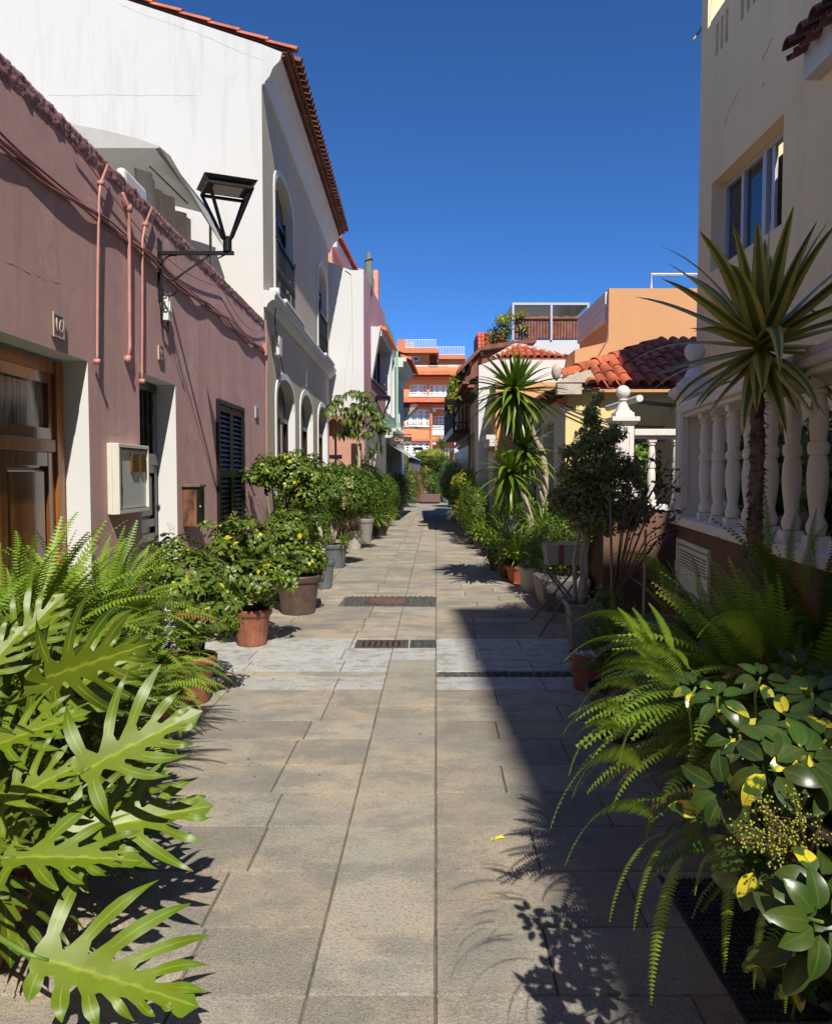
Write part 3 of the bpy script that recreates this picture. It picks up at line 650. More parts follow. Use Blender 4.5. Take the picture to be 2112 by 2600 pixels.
m = MB(); FL.box(m, a-.025, b+.02, z1, z1+.028, -.17, 0); m.build('lid', M['barkd'], t, bevel=.006)

# wall lantern on its bracket
YL = FL.px(402, 640)[0]; zA = atY(480, 642, YL).z; zb0 = FL.px(402, 764)[1]; zb1 = FL.px(402, 606)[1]
t = thing('wall_lantern', 'big black square lantern on a scrolled iron bracket fixed to the mauve wall', 'street lamp', (XL, YL, zA))
xe = atY(594, 645, YL).x; xl = atY(578, 642, YL).x
m = MB(); m.box(XL, XL+.012, YL-.022, YL+.022, zb0, zb1); m.box(XL+.012, XL+.03, YL-.014, YL+.014, zb0+.02, zb1-.02)
m.box(XL+.012, xe, YL-.018, YL+.018, zA-.016, zA+.012)
m.bar((XL+.16, YL, zA-.20), (xl-.15, YL, zA-.02), .012, .012); m.bar((xl-.08, YL, zA-.045), (xl-.02, YL, zA-.015), .01)
def scroll(c, r0, r1, a0, a1, n=26): return [(c[0]+math.cos(a0+(a1-a0)*k/n)*(r0+(r1-r0)*k/n), YL, c[1]+math.sin(a0+(a1-a0)*k/n)*(r0+(r1-r0)*k/n)) for k in range(n+1)]
m.tube(scroll((XL+.13, zA-.12), .10, .105, R(75), R(270)), .007, 6); m.tube([(XL+.13, YL, zA-.225), (XL+.17, YL, zA-.20), (XL+.2, YL, zA-.175)], .007, 6)
m.tube(scroll((XL+.09, zA-.30), .065, .05, R(110), R(-190)), .007, 6); m.tube(scroll((XL+.05, zA-.36), .02, .012, R(90), R(420)), .006, 6)
m.build('bracket', M['black'], t)
m = MB(); m.lathe([(.036, -.02), (.036, .085), (.04, .086), (.04, .098), (.034, .099), (.02, .105)], (xl, YL, zA+.03), 20, capt=True); m.build('socket', M['black'], t, smooth='auto')
zl0 = zA+.12; zl1 = atY(560, 462, YL).z-.06; zt = atY(560, 443, YL).z-.085; hw = .195; rt = R(24)
def sqp(w, z): return [(xl+.0+w*1.414*math.cos(rt+math.pi/4+k*math.pi/2), YL+w*1.414*math.sin(rt+math.pi/4+k*math.pi/2), z) for k in range(4)]
lo, mi_, hi = sqp(.03, zl0), sqp(hw-.02, zl1-.02), sqp(hw, zt)
m = MB()
for k in range(4): m.bar(lo[k], mi_[k], .022, .022); m.bar(mi_[k], mi_[(k+1) % 4], .03, .02)
for k in range(4): m.bar(lo[k], lo[(k+1) % 4], .016)
m.build('frame', M['black'], t)
m = MB(); a_, b_2 = sqp(hw-.025, zl1+.0), sqp(hw+.02, zt); c_2 = sqp(hw-.06, zt+.03)
m.hexa(a_+b_2); m.hexa(b_2+c_2); m.build('hood', M['black'], t, bevel=.004)
m = MB(); a_, b_2 = sqp(.12, zl1-.012), sqp(.12, zl1-.002); m.hexa(a_+b_2); m.build('lamp_diffuser', M['greym'], t)
m = MB(); c = FL.P(*FL.px(417, 785), 0); m.box(c.x, c.x+.05, c.y-.045, c.y+.045, c.z-.10, c.z+.10); m.box(c.x+.05, c.x+.062, c.y-.03, c.y+.03, c.z-.03, c.z+.06)
sb = thing('switch_box', 'small white switch box with a looping black cable under the lantern bracket', 'switch box', c); m.build('box', M['whitem'], sb, bevel=.004)
m = MB(); m.tube([(XL+.02, YL, zb0+.01), (XL+.02, YL-.02, c.z), (XL+.025, YL-.01, c.z-.16), (XL+.03, c.y, c.z-.19), (XL+.03, c.y+.01, c.z-.10)], .008, 6); m.build('cable', M['black'], sb, smooth=True)

nb = thing('added_rear_blocks', 'plain unseen blocks added behind the viewpoint to cut the sky light', 'house', (0, -26, 0))  # unseen blocks added to cut low sky light from behind the camera
m = MB(); m.box(-12, -2.15, -24, -2.01, 0, 7.5); m.box(-12, 4, -30, -24.01, 0, 9); m.build('wall', M['greyw'], nb)
# ================================================================ two-storey grey house with the white gable
YE = 19.6
gh = thing('grey_house', 'tall two storey grey green house with big white gable, arched openings and heavy tiled eaves', 'house', (XL, 14, 0))
holes = []
def px_hole(u0, u1, vt, t0, uref=None, rise=.42): s0, _ = FL.px(u0, 1000); s1, _ = FL.px(u1, 1000); t1 = FL.px((u0+u1)/2, vt)[1]; return (s0, s1, t0, t1, rise)
low = [px_hole(701, 746, 959, 0), px_hole(762, 792, 993, 0, rise=.38), px_hole(807, 829, 1026, 0, rise=.36)]
low = [(h[0], h[1], 0, 3.12, .45) for h in low]
zc0, zc1 = FL.px(680, 790)[1], FL.px(678, 748)[1]
ups = [(low[0][0], low[0][1]-.05, zc1+.02, 6.28, .42), (low[2][0]+.1, low[2][1]-.05, zc1+.02, 6.28, .42)]
zw = 7.15
m = MB(); FL.wall(m, YG, YE, 0, zw, low+ups, .16)
m.face([(XL, YE, 0), (XL, YE, zw), (-10, YE, zw), (-10, YE, 0)])
m.build('wall', [M['greyw'], M['reveal']], gh)
sl_ = .32
def crack(pts, Y, r, mt, parent, plane='Y'):
    m = MB(); fine = []
    for (u0, v0), (u1, v1) in zip(pts, pts[1:]):
        n_ = max(3, int(math.hypot(u1-u0, v1-v0)/7))
        for k in range(n_): u, v = u0+(u1-u0)*k/n_+random.uniform(-1.2, 1.2), v0+(v1-v0)*k/n_+random.uniform(-1.6, 1.6); fine.append(atY(u, v, Y) if plane == 'Y' else atX(u, v, Y))
    m.tube(fine, [r*random.uniform(.3, 1.2) for _ in fine], 4); return m.build('hairline_crack', mt, parent)
crack([(124, 241), (200, 243), (280, 240), (340, 243), (420, 241), (505, 244)], YG-.005, .0022, plain('crack_grey', (.50, .50, .46), .9), gh)
crack([(300, 8), (370, 40), (440, 62), (520, 92), (600, 128), (680, 158)], YG-.005, .0022, MATS['crack_grey'], gh)
def zr(x): return 7.47+sl_*(-1.69-x)
m = MB(); m.face([(XL, YG-.004, 0), (XL, YG-.004, zr(XL)-.06), (-14, YG-.004, zr(-14)-.06), (-14, YG-.004, 0)]); 
m.face([(XL, YG-.004, 7.0), (XL, YG-.004, zr(XL)-.06), (-1.86, YG-.004, zr(-1.86)-.08), (-1.9, YG-.004, 7.33), (-1.99, YG-.004, 7.24), (-2.04, YG-.004, 7.12)])
m.build('gable_wall', M['white'], gh)
m = MB(); prof = [(XL, 7.02), (-2.11, 7.02), (-2.10, 7.06), (-2.07, 7.14), (-2.01, 7.25), (-1.93, 7.31), (-1.91, 7.31), (-1.90, 7.36), (-1.88, 7.36), (-1.88, 7.40), (XL, 7.40)]
def extr(m, prof, y0, y1):
    for k in range(len(prof)-1):
        (x0, z0), (x1, z1) = prof[k], prof[k+1]; m.face([(x0, y0, z0), (x0, y1, z0), (x1, y1, z1), (x1, y0, z1)])
    m.face([(x, y0, z) for x, z in prof][::-1]); m.face([(x, y1, z) for x, z in prof])
extr(m, prof, YG, YE+.05); m.build('crown_moulding', M['trimw'], gh)
m = MB()
N_ = int((YE-YG)/.145)
for j, (x, z) in enumerate(((-1.84, 7.405), (-1.77, 7.465))):
    arc_tiles(m, (x-.12, YG+.02, z), (x-.12, YE, z), (1, 0, 0), N_, .062, .12, flip=1)
    m.box(x-.3, x-.02, YG+.02, YE, z-.012, z-.002)
m.build('eave_tiles', M['tile_d'], gh)
m = MB()
N_ = int((YE-YG)/.2)
for i in range(N_):
    yy = YG+.38+(YE-YG-.38)*i/N_; barrel_row(m, (-1.66, yy, 7.46), (-5.2, yy, 7.46+3.54*sl_), .085, 6, seg=9)
m.face([(-1.72, YG, 7.46), (-1.72, YE, 7.46), (-14, YE, 7.46+12.28*sl_), (-14, YG, 7.46+12.28*sl_)]); m.build('roof', M['tile_d'], gh, smooth='auto')
m = MB()
xs = [-1.66-k*.40 for k in range(24)]
for k in range(len(xs)-1): barrel_row(m, (xs[k], YG+.03, zr(xs[k])-.0), (xs[k+1]-.03, YG+.03, zr(xs[k+1])+.0), .06, 8)
m.build('verge_tiles', M['tile'], gh, smooth='auto')
m = MB(); prof = [(XL, zc0), (-2.11, zc0), (-2.09, zc0+.05), (-2.03, zc0+.10), (-2.0, zc0+.10), (-1.99, zc1-.05), (-1.97, zc1-.05), (-1.97, zc1), (XL, zc1+.01)]
extr(m, prof, YG, YE+.12); m.build('storey_cornice', M['trimw'], gh)
for h in low+ups: m = MB(); trim(FL, m, h, .10, .022); m.build('opening_trim', M['trimw'], gh)
for h in low:
    m = MB(); A = arch(h); mid = (h[0]+h[1])/2
    m.face([FL.P(a, b, .155) for a, b in A]); bk = m.build('arched_door', M['darkwood'], gh)
    m = MB(); zs = h[3]-.62
    FL.box(m, h[0], h[0]+.07, 0, zs, .10, .15); FL.box(m, h[1]-.07, h[1], 0, zs, .10, .15); FL.box(m, mid-.05, mid+.05, 0, zs, .09, .15)
    for z in (.05, .9, 1.75, zs-.05): FL.box(m, h[0], h[1], z, z+.08, .105, .15)
    m.build('door_rails', M['darkwood'], bk, bevel=.004); m = MB()
    for a, b in ((h[0]+.09, mid-.07), (mid+.07, h[1]-.09)):
        m.face([FL.P(a, 1.0, .15), FL.P(b, 1.0, .15), FL.P(b, zs-.08, .15), FL.P(a, zs-.08, .15)])
    m.build('glass', M['glass'], bk)
for h in ups:
    mid = (h[0]+h[1])/2; m = MB(); m.face([FL.P(a, b, .155) for a, b in arch(h)]); bk = m.build('arched_window', M['darkwood'], gh)
    m = MB(); FL.box(m, mid-.04, mid+.04, h[2], h[3]-.1, .10, .15); FL.box(m, h[0], h[1], h[3]-.62, h[3]-.54, .105, .15); FL.box(m, h[0], h[0]+.06, h[2], h[3]-.4, .11, .15); FL.box(m, h[1]-.06, h[1], h[2], h[3]-.4, .11, .15)
    m.build('window_frame', M['darkwood'], bk); m = MB(); m.face([FL.P(a*.9+mid*.1, b-.1, .15) for a, b in arch(h)]); m.build('pane', M['glass'], bk)
    m = MB(); z0, z1 = h[2]+.06, h[2]+.95; a, b = h[0]+.0, h[1]-.0; y_ = .0
    FL.box(m, a, b, z1, z1+.03, -.055, -.02); FL.box(m, a, b, z0, z0+.02, -.05, -.025)
    nb = 15
    for k in range(nb):
        s_ = a+.03+(b-a-.06)*k/(nb-1); p0, p1 = FL.P(s_, z0, -.038), FL.P(s_, z1, -.038); m.tube([p0, p1], .008, 5)
        c = FL.P(s_, (z0+z1)/2, -.038); m.lathe([(.008, -.09), (.016, -.03), (.016, .03), (.008, .09)], c, 6); c = FL.P(s_, z0+.15, -.038); m.lathe([(.008, -.05), (.022, 0), (.008, .05)], c, 6)
    m.lathe([(.004, 0), (.03, .03), (.004, .06)], FL.P(a, z1+.03, -.038), 8); m.lathe([(.004, 0), (.03, .03), (.004, .06)], FL.P(b, z1+.03, -.038), 8)
    m.build('balcony_rail', M['black'], gh)
    m = MB(); FL.box(m, h[0]-.12, h[1]+.12, zc1+.012, zc1+.06, -.2, 0); m.build('window_sill', M['trimw'], gh)
a, z = FL.px(693, 880); m = MB(); FL.box(m, a, a+.26, z-.13, z+.17, -.10, 0); t = thing('alarm_box', 'small cream alarm box on the grey house just under the storey cornice', 'alarm box', FL.P(a, z)); m.build('case', M['cream_pl'], t, bevel=.02)
a, z = FL.px(776, 960); t = thing('house_number', 'tiny white number plate between the first two arches of the grey house', 'house number', FL.P(a, z)); m = MB(); FL.box(m, a-.06, a+.06, z-.16, z+.16, -.02, 0); m.build('plate', M['whitem'], t);
m = MB(); c = FL.P(*FL.px(683, 745), -.03); m.box(c.x-.02, c.x+.12, c.y-.02, c.y+.10, c.z-.05, c.z+.08); t = thing('cable_anchor', 'white cable anchor bracket with thin wires at the corner above the mauve roofline', 'cable anchor', c); m.build('bracket', M['whitem'], t, bevel=.01)
m = MB(); m.tube([c+Vector((.08, .04, 0)), c+Vector((.04, .05, -.4)), c+Vector((.06, .3, -.75)), c+Vector((.03, .9, -1.05))], .008, 5); m.tube([c+Vector((.1, .04, 0)), c+Vector((.05, .02, -.3)), c+Vector((.05, .15, -.7))], .006, 5); m.build('wires', M['grey_c'], t)

# canopy with curtains standing on the mauve terrace
t = thing('terrace_canopy', 'cream canvas canopy with a drooping curtain rising above the mauve parapet', 'canopy', (-3.6, 9.5, 3.2))
xc = -2.75; y0 = atX(404, 371, xc).y; y1 = YG-.3; zt0 = atX(404, 371, xc).z
m = MB(); n_ = 10
def roofz(k): return zt0+.62*math.sin(math.pi/2*k/n_)**.8*.55
for k in range(n_):
    x0, x1 = xc-2.2*k/n_*1.0, xc-2.2*(k+1)/n_
    m.face([(x0, y0, roofz(k)), (x0, y1, roofz(k)), (x1, y1, roofz(k+1)), (x1, y0, roofz(k+1))])
    m.face([(x0, y0, roofz(k)), (x1, y0, roofz(k+1)), (x1, y0, zt0-.02), (x0, y0, zt0-.02)])
m.face([(xc, y0, zt0), (xc, y1, zt0-.05), (xc+.12, y1, zt0-.42), (xc+.12, y0, zt0-.10)]); m.build('cover', M['canvas'], t)
m = MB(); n_ = 60
for k in range(n_):
    ya, yb = y0+.25+(y1-y0-.3)*k/n_, y0+.25+(y1-y0-.3)*(k+1)/n_
    def cx(y, z): return xc-.30+.06*math.sin(y*9+z*1.5)+.03*math.sin(y*23+z*4)
    for j in range(8):
        za, zb = zt0-.12-j*.24, zt0-.12-(j+1)*.24; m.face([(cx(ya, za), ya, za), (cx(yb, za), yb, za), (cx(yb, zb), yb, zb), (cx(ya, zb), ya, zb)])
m.face([(xc-.3, y1-.1, zt0-.05), (xc-2.2, y1-.1, zt0-.05), (xc-2.2, y1-.1, 3.2), (xc-.3, y1-.1, 3.2)]); m.build('curtain', M['canvas_d'], t, smooth=True)
m = MB(); m.tube([(xc-.02, y0+.02, zt0-.03), (xc-.02, y1, zt0-.07)], .02, 6); m.tube([(xc-.2, y0+.3, zt0-.1), (xc-.1, y0+1.4, zt0-.13)], .012, 6); m.tube([(xc-.05, y1-.05, zt0), (xc-.05, y1-.05, 3.2)], .02, 6); m.tube([(xc-2, y0+.05, zt0+.25), (xc-2, y0+.05, 3.2)], .02, 6); m.build('poles', M['steel'], t)
t = thing('terrace_chair', 'white rounded cushion back peeping over the mauve parapet under the canopy', 'chair', (-2.8, 8.6, 3.2))
c = atX(348, 475, -2.62); m = MB(); m.box(c.x-.09, c.x, c.y-.30, c.y+.30, 3.6, c.z+.08); m.build('backrest', M['whitem'], t, bevel=.04); m = MB(); m.box(c.x-.6, c.x-.1, c.y-.3, c.y+.3, 3.55, 3.65); m.build('seat', M['whitem'], t, bevel=.03)
m = MB()
for dx in (-.55, -.12):
    for dy in (-.26, .26): m.box(c.x+dx-.02, c.x+dx+.02, c.y+dy-.02, c.y+dy+.02, 3.17, 3.55)
m.build('legs', M['whitem'], t)

# ================================================================ pink, green and grey houses further up on the left
Y2 = 19.8; O2 = Vector((-1.30, Y2, 0)); u2 = Vector((.057, 1, 0)).normalized(); n2 = Vector((u2.y, -u2.x, 0))
F2 = Frame(O2, u2, n2); FB = Frame((0, Y2, 0), (1, 0, 0), (0, -1, 0))
ph = thing('pink_house', 'house with a blank white side wall and dusky pink street front behind the grey house', 'house', (-1.3, Y2, 0))
zt = atY(924.6, 686, Y2).z; s25 = F2.px(977, 900)[0]
m = MB(); zsp = 3.0
m.face([(-1.30, Y2, zsp), (-1.30, Y2, zt), (-1.62, Y2, zt), (-2.2, Y2, zt+.22), (-6, Y2, zt+.25), (-6, Y2, zsp)]); m.build('side_wall', M['white2'], ph)
m = MB(); m.face([(-1.30, Y2-.004, 0), (-1.30, Y2-.004, zsp), (-6, Y2-.004, zsp), (-6, Y2-.004, 0)]); m.build('ground_floor_wall', M['salmon'], ph)
w0, w1 = F2.px(940, 0)[0], F2.px(975, 0)[0]
hw_ = (w0+.25, w1-.35, atY(941, 955, Y2+w0).z, atY(941, 955, Y2+w0).z+1.12, 0)
m = MB(); F2.wall(m, 0, s25, 0, zt, [hw_], .3)
m.face([F2.P(0, zt), F2.P(s25, zt), F2.P(s25, zt, 6), F2.P(0, zt, 6)]); m.face([F2.P(s25, 0), F2.P(s25, zt), F2.P(s25, zt, 6), F2.P(s25, 0, 6)]); m.build('front_wall', [M['pink'], M['reveal']], ph)
m = MB(); F2.box(m, 0, s25, 0, 2.72, -.03, -.001); m.build('stone_cladding', M['stone'], ph)
m = MB()
def wedge(a, b, z0, z1, p): m.hexa([F2.P(a, z0, -.02), F2.P(b, z0, -.02), F2.P(b, z0, -.002), F2.P(a, z0, -.002), F2.P(a, z1, -p), F2.P(b, z1, -p), F2.P(b, z1, -.002), F2.P(a, z1, -.002)])
wedge(w0-.05, w0+.25, hw_[2]-.05, hw_[3]+.2, .26); wedge(w1-.35, w1-.05, hw_[2]-.05, hw_[3]+.2, .26); F2.box(m, w0+.25, w1-.35, hw_[3], hw_[3]+.2, -.26, -.002); m.build('bay_surround', M['white2'], ph)
m = MB(); F2.box(m, w0-.1, w1+.05, hw_[2]-.11, hw_[2]-.05, -.06, -.001); m.build('window_sill', M['barkd'], ph)
glazed(F2, hw_[0], hw_[1], hw_[2], hw_[3], .12, 3, 1, ph, M['darkwood'], .08, .06)
m = MB(); arc_tiles(m, F2.P(w0+.2, hw_[3]+.22, -.2), F2.P(w1+.1, hw_[3]+.22, -.2), n2, 15, .10, .2, tilt=.1); m.build('window_tiles', M['tile'], ph)
m = MB(); arc_tiles(m, (-1.35, Y2-.1, zsp-.02), (-2.15, Y2-.1, zsp-.02), (0, -1, 0), 4, .1, .3, tilt=.1); m.build('ledge_tiles', M['tile_d'], ph)
m = MB(); m.box(-3.2, -1.62, Y2+2.4, Y2+3.2, zt-.1, zt+.0); m.face([F2.P(2.6, zt, .5), F2.P(s25-.05, zt, .2), F2.P(s25-.05, zt+1.25, .2), F2.P(2.6, zt+1.25, 2.0)]); F2.box(m, s25-.6, s25-.1, zt, zt+1.25, .15, 2.0); m.build('roof_stair_block', M['coral'], ph)
m = MB(); F2.box(m, 1.0, 5.2, zt, 7.72, .95, 5); m.build('attic', M['coral'], ph)
m = MB(); F2.box(m, 1.0, 5.2, 7.5, 7.72, .82, .949); m.build('attic_cornice', M['white2'], ph)
m = MB(); arc_tiles(m, F2.P(1.0, 7.78, .95), F2.P(5.2, 7.78, .95), n2, 22, .09, .25, tilt=.05); F2.box(m, 1.0, 5.2, 7.86, 7.95, .9, 5); m.build('attic_tiles', M['tile'], ph)
m = MB(); F2.box(m, 3.2, 3.7, 7.96, 8.2, 1.0, 1.4); m.build('chimney', M['coral'], ph)
m = MB(); m.tube([(-1.75, Y2-.02, zt), (-1.6, Y2-.02, zt-.1), (-1.58, Y2-.02, zt-.6), (-1.56, Y2-.02, 4.2), (-1.75, Y2-.02, 3.0)], .01, 5); m.tube([(-1.58, Y2-.02, 5.2), (-1.75, Y2-.02, 4.2), (-1.8, Y2-.02, 3.2)], .008, 5); m.build('wall_cable', M['trimw'], ph)
# shop door and green board on the salmon wall
m = MB(); FB.box(m, -1.62, -1.36, 0, 2.35, -.03, -.006); m.build('side_door', M['darkwood'], ph)
m = MB(); FB.box(m, -1.92, -1.78, .6, 1.7, -.05, -.006); m.build('green_board', plain('dark_green_board', (.01, .06, .05), .6), ph)
t = thing('closed_parasol', 'folded grey parasol standing on the roof terrace of the pink house', 'parasol', (-1.28, Y2+1.6, zt))
pc = atY(936, 650, Y2+1.6); zz = pc.z-.3
m = MB(); m.lathe([(.09, -.75), (.125, -.45), (.12, -.1), (.10, .12), (.075, .3), (.05, .38), (.01, .42)], (pc.x, Y2+1.6, zz), 16, mod=lambda a, j: 1+.12*math.sin(a*8)); m.build('folded_cover', plain('grey_green_canvas', (.16, .19, .16), .9), t, smooth=True)
m = MB(); m.tube([(pc.x, Y2+1.6, zt-.05), (pc.x, Y2+1.6, zz+.38)], .02, 6); m.build('pole', M['steel'], t)
m = MB(); m.tube([(pc.x+.09*math.cos(a/8*6.28), Y2+1.6+.09*math.sin(a/8*6.28), zz+.18+.03*math.sin(a)) for a in range(9)], .025, 6); m.build('tie', M['black'], t)
# lanterns on the salmon wall
t = thing('twin_lantern', 'pair of old black lanterns on a post against the salmon wall beside the arches', 'lamp', (-2.0, Y2-.6, 0))
m = MB(); m.tube([(-1.95, Y2-.6, 0), (-1.95, Y2-.6, 2.5)], .03, 6)
m.box(-2.1, -1.8, Y2-.64, Y2-.56, 1.95, 2.05); m.build('post', M['black'], t)
for x in (-1.96, -1.78):
    m = MB(); m.lathe([(.01, -.1), (.05, -.05), (.085, .14), (.1, .15), (.06, .2), (.01, .26)], (x, Y2-.75, 1.62), 6); m.tube([(x, Y2-.75, 1.85), (-1.95, Y2-.6, 1.98)], .012, 5); m.build('lantern', M['black'], t)
gn = thing('green_house', 'narrow mint green house between the pink house and the light grey one', 'house', F2.P(s25+.2, 0))
s29 = F2.px(1003, 1000)[0]; zg = atY(990, 835, Y2+s25+2).z
gw = [(s25+.4, s25+1.4, 3.6, 5.55, 0), (s25+2.1, s25+3.1, 3.6, 5.55, 0)]
m = MB(); F2.wall(m, s25+.01, s29, 0, zg, gw, .2); m.face([F2.P(s25+.01, zg), F2.P(s29, zg), F2.P(s29, zg, 6), F2.P(s25+.01, zg, 6)]); m.face([F2.P(s29, 0), F2.P(s29, zg), F2.P(s29, zg, 6), F2.P(s29, 0, 6)]); m.build('wall', [M['green'], M['reveal']], gn)
for h in gw: m = MB(); trim(F2, m, h, .16, .05); m.build('window_trim', M['white2'], gn); glazed(F2, h[0], h[1], h[2], h[3], .1, 2, 3, gn, M['winw'], .08)
m = MB(); F2.box(m, s25+.02, s29+.1, 2.75, 2.95, -.25, -.001); F2.box(m, s25+.02, s29+.12, 2.95, 3.05, -.35, -.001); m.build('cornice', M['trimw'], gn)
m = MB(); m.tube([F2.P(s29-.1, 2.9, -.08), F2.P(s29-.1, zg-.3, -.08)], .05, 8); m.build('drainpipe', M['green'], gn)
m = MB(); F2.box(m, s25+.3, s25+1.2, 0, 2.2, -.01, .05); F2.box(m, s25+1.9, s25+2.9, 0, 2.2, -.01, .05); m.build('shop_door', M['darkwood'], gn)
lg = thing('light_grey_house', 'light grey house with a tiled eave and tall white windows beyond the mint green house', 'house', F2.P(s29+.2, 0))
s33 = s29+4.4; zg2 = 5.75; gw = [(s29+.6, s29+1.6, 3.1, 5.0, 0), (s29+2.4, s29+3.4, 3.1, 5.0, 0)]
m = MB(); F2.wall(m, s29+.01, s33, 0, zg2, gw, .2); m.face([F2.P(s33, 0), F2.P(s33, zg2), F2.P(s33, zg2, 6), F2.P(s33, 0, 6)]); m.build('wall', [M['greyb'], M['reveal']], lg)
for h in gw: m = MB(); trim(F2, m, h, .16, .05); m.build('window_trim', M['white2'], lg); glazed(F2, h[0], h[1], h[2], h[3], .1, 2, 4, lg, M['winw'], .08)
m = MB(); F2.box(m, s29-.1, s33, 5.5, 5.7, -.3, -.001); F2.box(m, s29-.1, s33, 5.7, 5.85, -.42, -.001); m.build('cornice', M['trimw'], lg)
m = MB(); arc_tiles(m, F2.P(s29-.1, 5.88, -.2), F2.P(s33, 5.88, -.2), n2, 20, .11, .42, tilt=.12); m.face([F2.P(s29-.1, 5.95, -.5), F2.P(s33, 5.95, -.5), F2.P(s33, 7.2, 3), F2.P(s29-.1, 7.2, 3)]); m.build('roof', M['tile'], lg)
m = MB(); F2.box(m, s33, s33+1.2, 4.4, 4.55, -.55, .6); m.build('porch_roof', M['tile_d'], lg)
m = MB(); m.hexa([F2.P(s33+.1, 3.9, 0), F2.P(s33+1.1, 3.9, 0), F2.P(s33+1.1, 3.9, .5), F2.P(s33+.1, 3.9, .5), F2.P(s33, 4.4, -.5), F2.P(s33+1.2, 4.4, -.5), F2.P(s33+1.2, 4.4, .6), F2.P(s33, 4.4, .6)]); m.build('porch_soffit', M['greyw'], lg)
# hanging shop sign
ps = atY(1018, 1119, 24.6); t = thing('hanging_sign', 'dark wooden shop sign with faint pale lettering hanging over the street on the left', 'sign', ps)
FS = Frame((0, 24.6, 0), (1, 0, 0), (0, -1, 0)); x0 = atY(992, 1119, 24.6).x; x1 = atY(1045, 1119, 24.6).x; zc = ps.z; m = MB()
pts = [(x0+(x1-x0)*k/16, zc+.12+.015*math.sin(k*1.7)) for k in range(17)]+[(x0+(x1-x0)*(16-k)/16, zc-.12+.018*math.sin(k*2.1)) for k in range(17)]
A = [FS.P(a, b, 0) for a, b in pts]; B = [FS.P(a, b, .04) for a, b in pts]; m.face(A[::-1]); m.face(B)
for k in range(len(A)): m.face([A[k], A[(k+1) % len(A)], B[(k+1) % len(A)], B[k]])
m.build('board', M['signwood'], t); text('Casa', .15, FS, x0+.26, zc+.04, -.004, M['number'], 'lettering', t, .002); text('Pacho', .14, FS, x0+.48, zc-.055, -.004, M['number'], 'lettering', t, .002)
m = MB(); m.tube([(x0-.15, 24.6, zc+.2), (x1, 24.6, zc+.19)], .012, 5); m.tube([(x0+.1, 24.6, zc+.2), (x0+.1, 24.6, zc+.1)], .006, 5); m.tube([(x1-.1, 24.6, zc+.2), (x1-.1, 24.6, zc+.1)], .006, 5); m.build('rod', M['black'], t)
# shop awning with hanging valances
t = thing('shop_awning', 'narrow white shop awning with hanging cloths on the left under the mint green house', 'awning', F2.P(s25+.2, 2.2))
m = MB(); a, b = s25+.1, s29+3.2
m.face([F2.P(a, 2.62, .0), F2.P(b, 2.62, 0), F2.P(b, 2.15, -.75), F2.P(a, 2.15, -.75)]); m.face([F2.P(a, 2.60, .0), F2.P(b, 2.60, 0), F2.P(b, 2.13, -.75), F2.P(a, 2.13, -.75)]); m.build('canvas', M['canvas'], t)
for k in range(5):
    m = MB(); p = a+(b-a)*k/5; q = p+(b-a)*.17
    for i in range(8):
        e, f = p+(q-p)*i/8, p+(q-p)*(i+1)/8; w1_, w2_ = -.75+.02*math.sin(i*2), -.75+.02*math.sin((i+1)*2)
        m.face([F2.P(e, 2.12, w1_), F2.P(f, 2.12, w2_), F2.P(f, 1.72+.02*math.sin(k), w2_), F2.P(e, 1.72, w1_)])
    m.build('valance', M['curtain'], t)
m = MB(); m.tube([F2.P(a, 2.14, -.77), F2.P(b, 2.14, -.77)], .03, 6); m.build('bar', M['whitem'], t)
# street lamp further up on the left facade
def small_lantern(x, y, z, dx, label):
    t = thing('wall_lantern', label, 'street lamp', (x, y, z), 'black square street lanterns')
    m = MB(); m.box(min(x, x+dx), max(x, x+dx), y-.02, y+.02, z-.02, z+.01); m.bar((x+dx*.1, y, z-.35), (x+dx*.8, y, z-.02), .02); cx = x+dx*.9
    m.box(x-.012, x+.012, y-.03, y+.03, z-.45, z+.1); m.build('bracket', M['black'], t)
    m = MB(); m.lathe([(.04, 0), (.04, .1)], (cx, y, z), 10, capt=True)
    for k in range(4): a = math.pi/4+k*math.pi/2; m.bar((cx+.05*math.cos(a), y+.05*math.sin(a), z+.1), (cx+.28*math.cos(a), y+.28*math.sin(a), z+.5), .025)
    m.build('frame', M['black'], t); m = MB(); m.lathe([(.29, .48), (.31, .56), (.24, .6)], (cx, y, z), 4, rot=math.pi/4, capt=True); m.build('hood', M['black'], t)
pl = atY(972, 1050, 22.5); small_lantern(pl.x-.45, 22.5, pl.z-.1, .5, 'black street lantern in front of the pink house above the umbrella tree')
# ================================================================ raised terrace with the white balustrade, right
kx = .128; uR = Vector((kx, 1, 0)).normalized(); nR = Vector((-uR.y, uR.x, 0)); FR = Frame((2.0-kx*6.0, 0, 0), uR, nR)
sN = 6.0/uR.y; zb = 1.2; P1 = FR.P(sN, 0); PF = Vector((2.26, 8.6, 0)); FF = Frame((0, 8.6, 0), (1, 0, 0), (0, -1, 0))
a_ = FR.px(1804, 1400)[0]; b_ = FR.px(1722, 1400)[0]; zt_ = FR.px(1722, 1365)[1]
tw = thing('terrace_wall', 'rough brown roughcast retaining wall that carries the white balustrade', 'wall', P1)
m = MB(); FR.wall(m, -1.5, sN+.06, -.02, zb, [(a_, b_, .38, zt_, 0)], .04, 0, 0)
q0, q1 = FR.P(sN+.06, 0), Vector((2.9, 8.6, 0)); m.face([q0, q1, q1+Vector((0, 0, zb)), q0+Vector((0, 0, zb))])
m.face([(2.05, 8.6, 0), (4, 8.6, 0), (4, 8.6, zb-.02), (2.05, 8.6, zb-.02)]); m.face([(2.05, 8.6, 0), (2.05, 11.6, 0), (2.05, 11.6, zb-.02), (2.05, 8.6, zb-.02)])
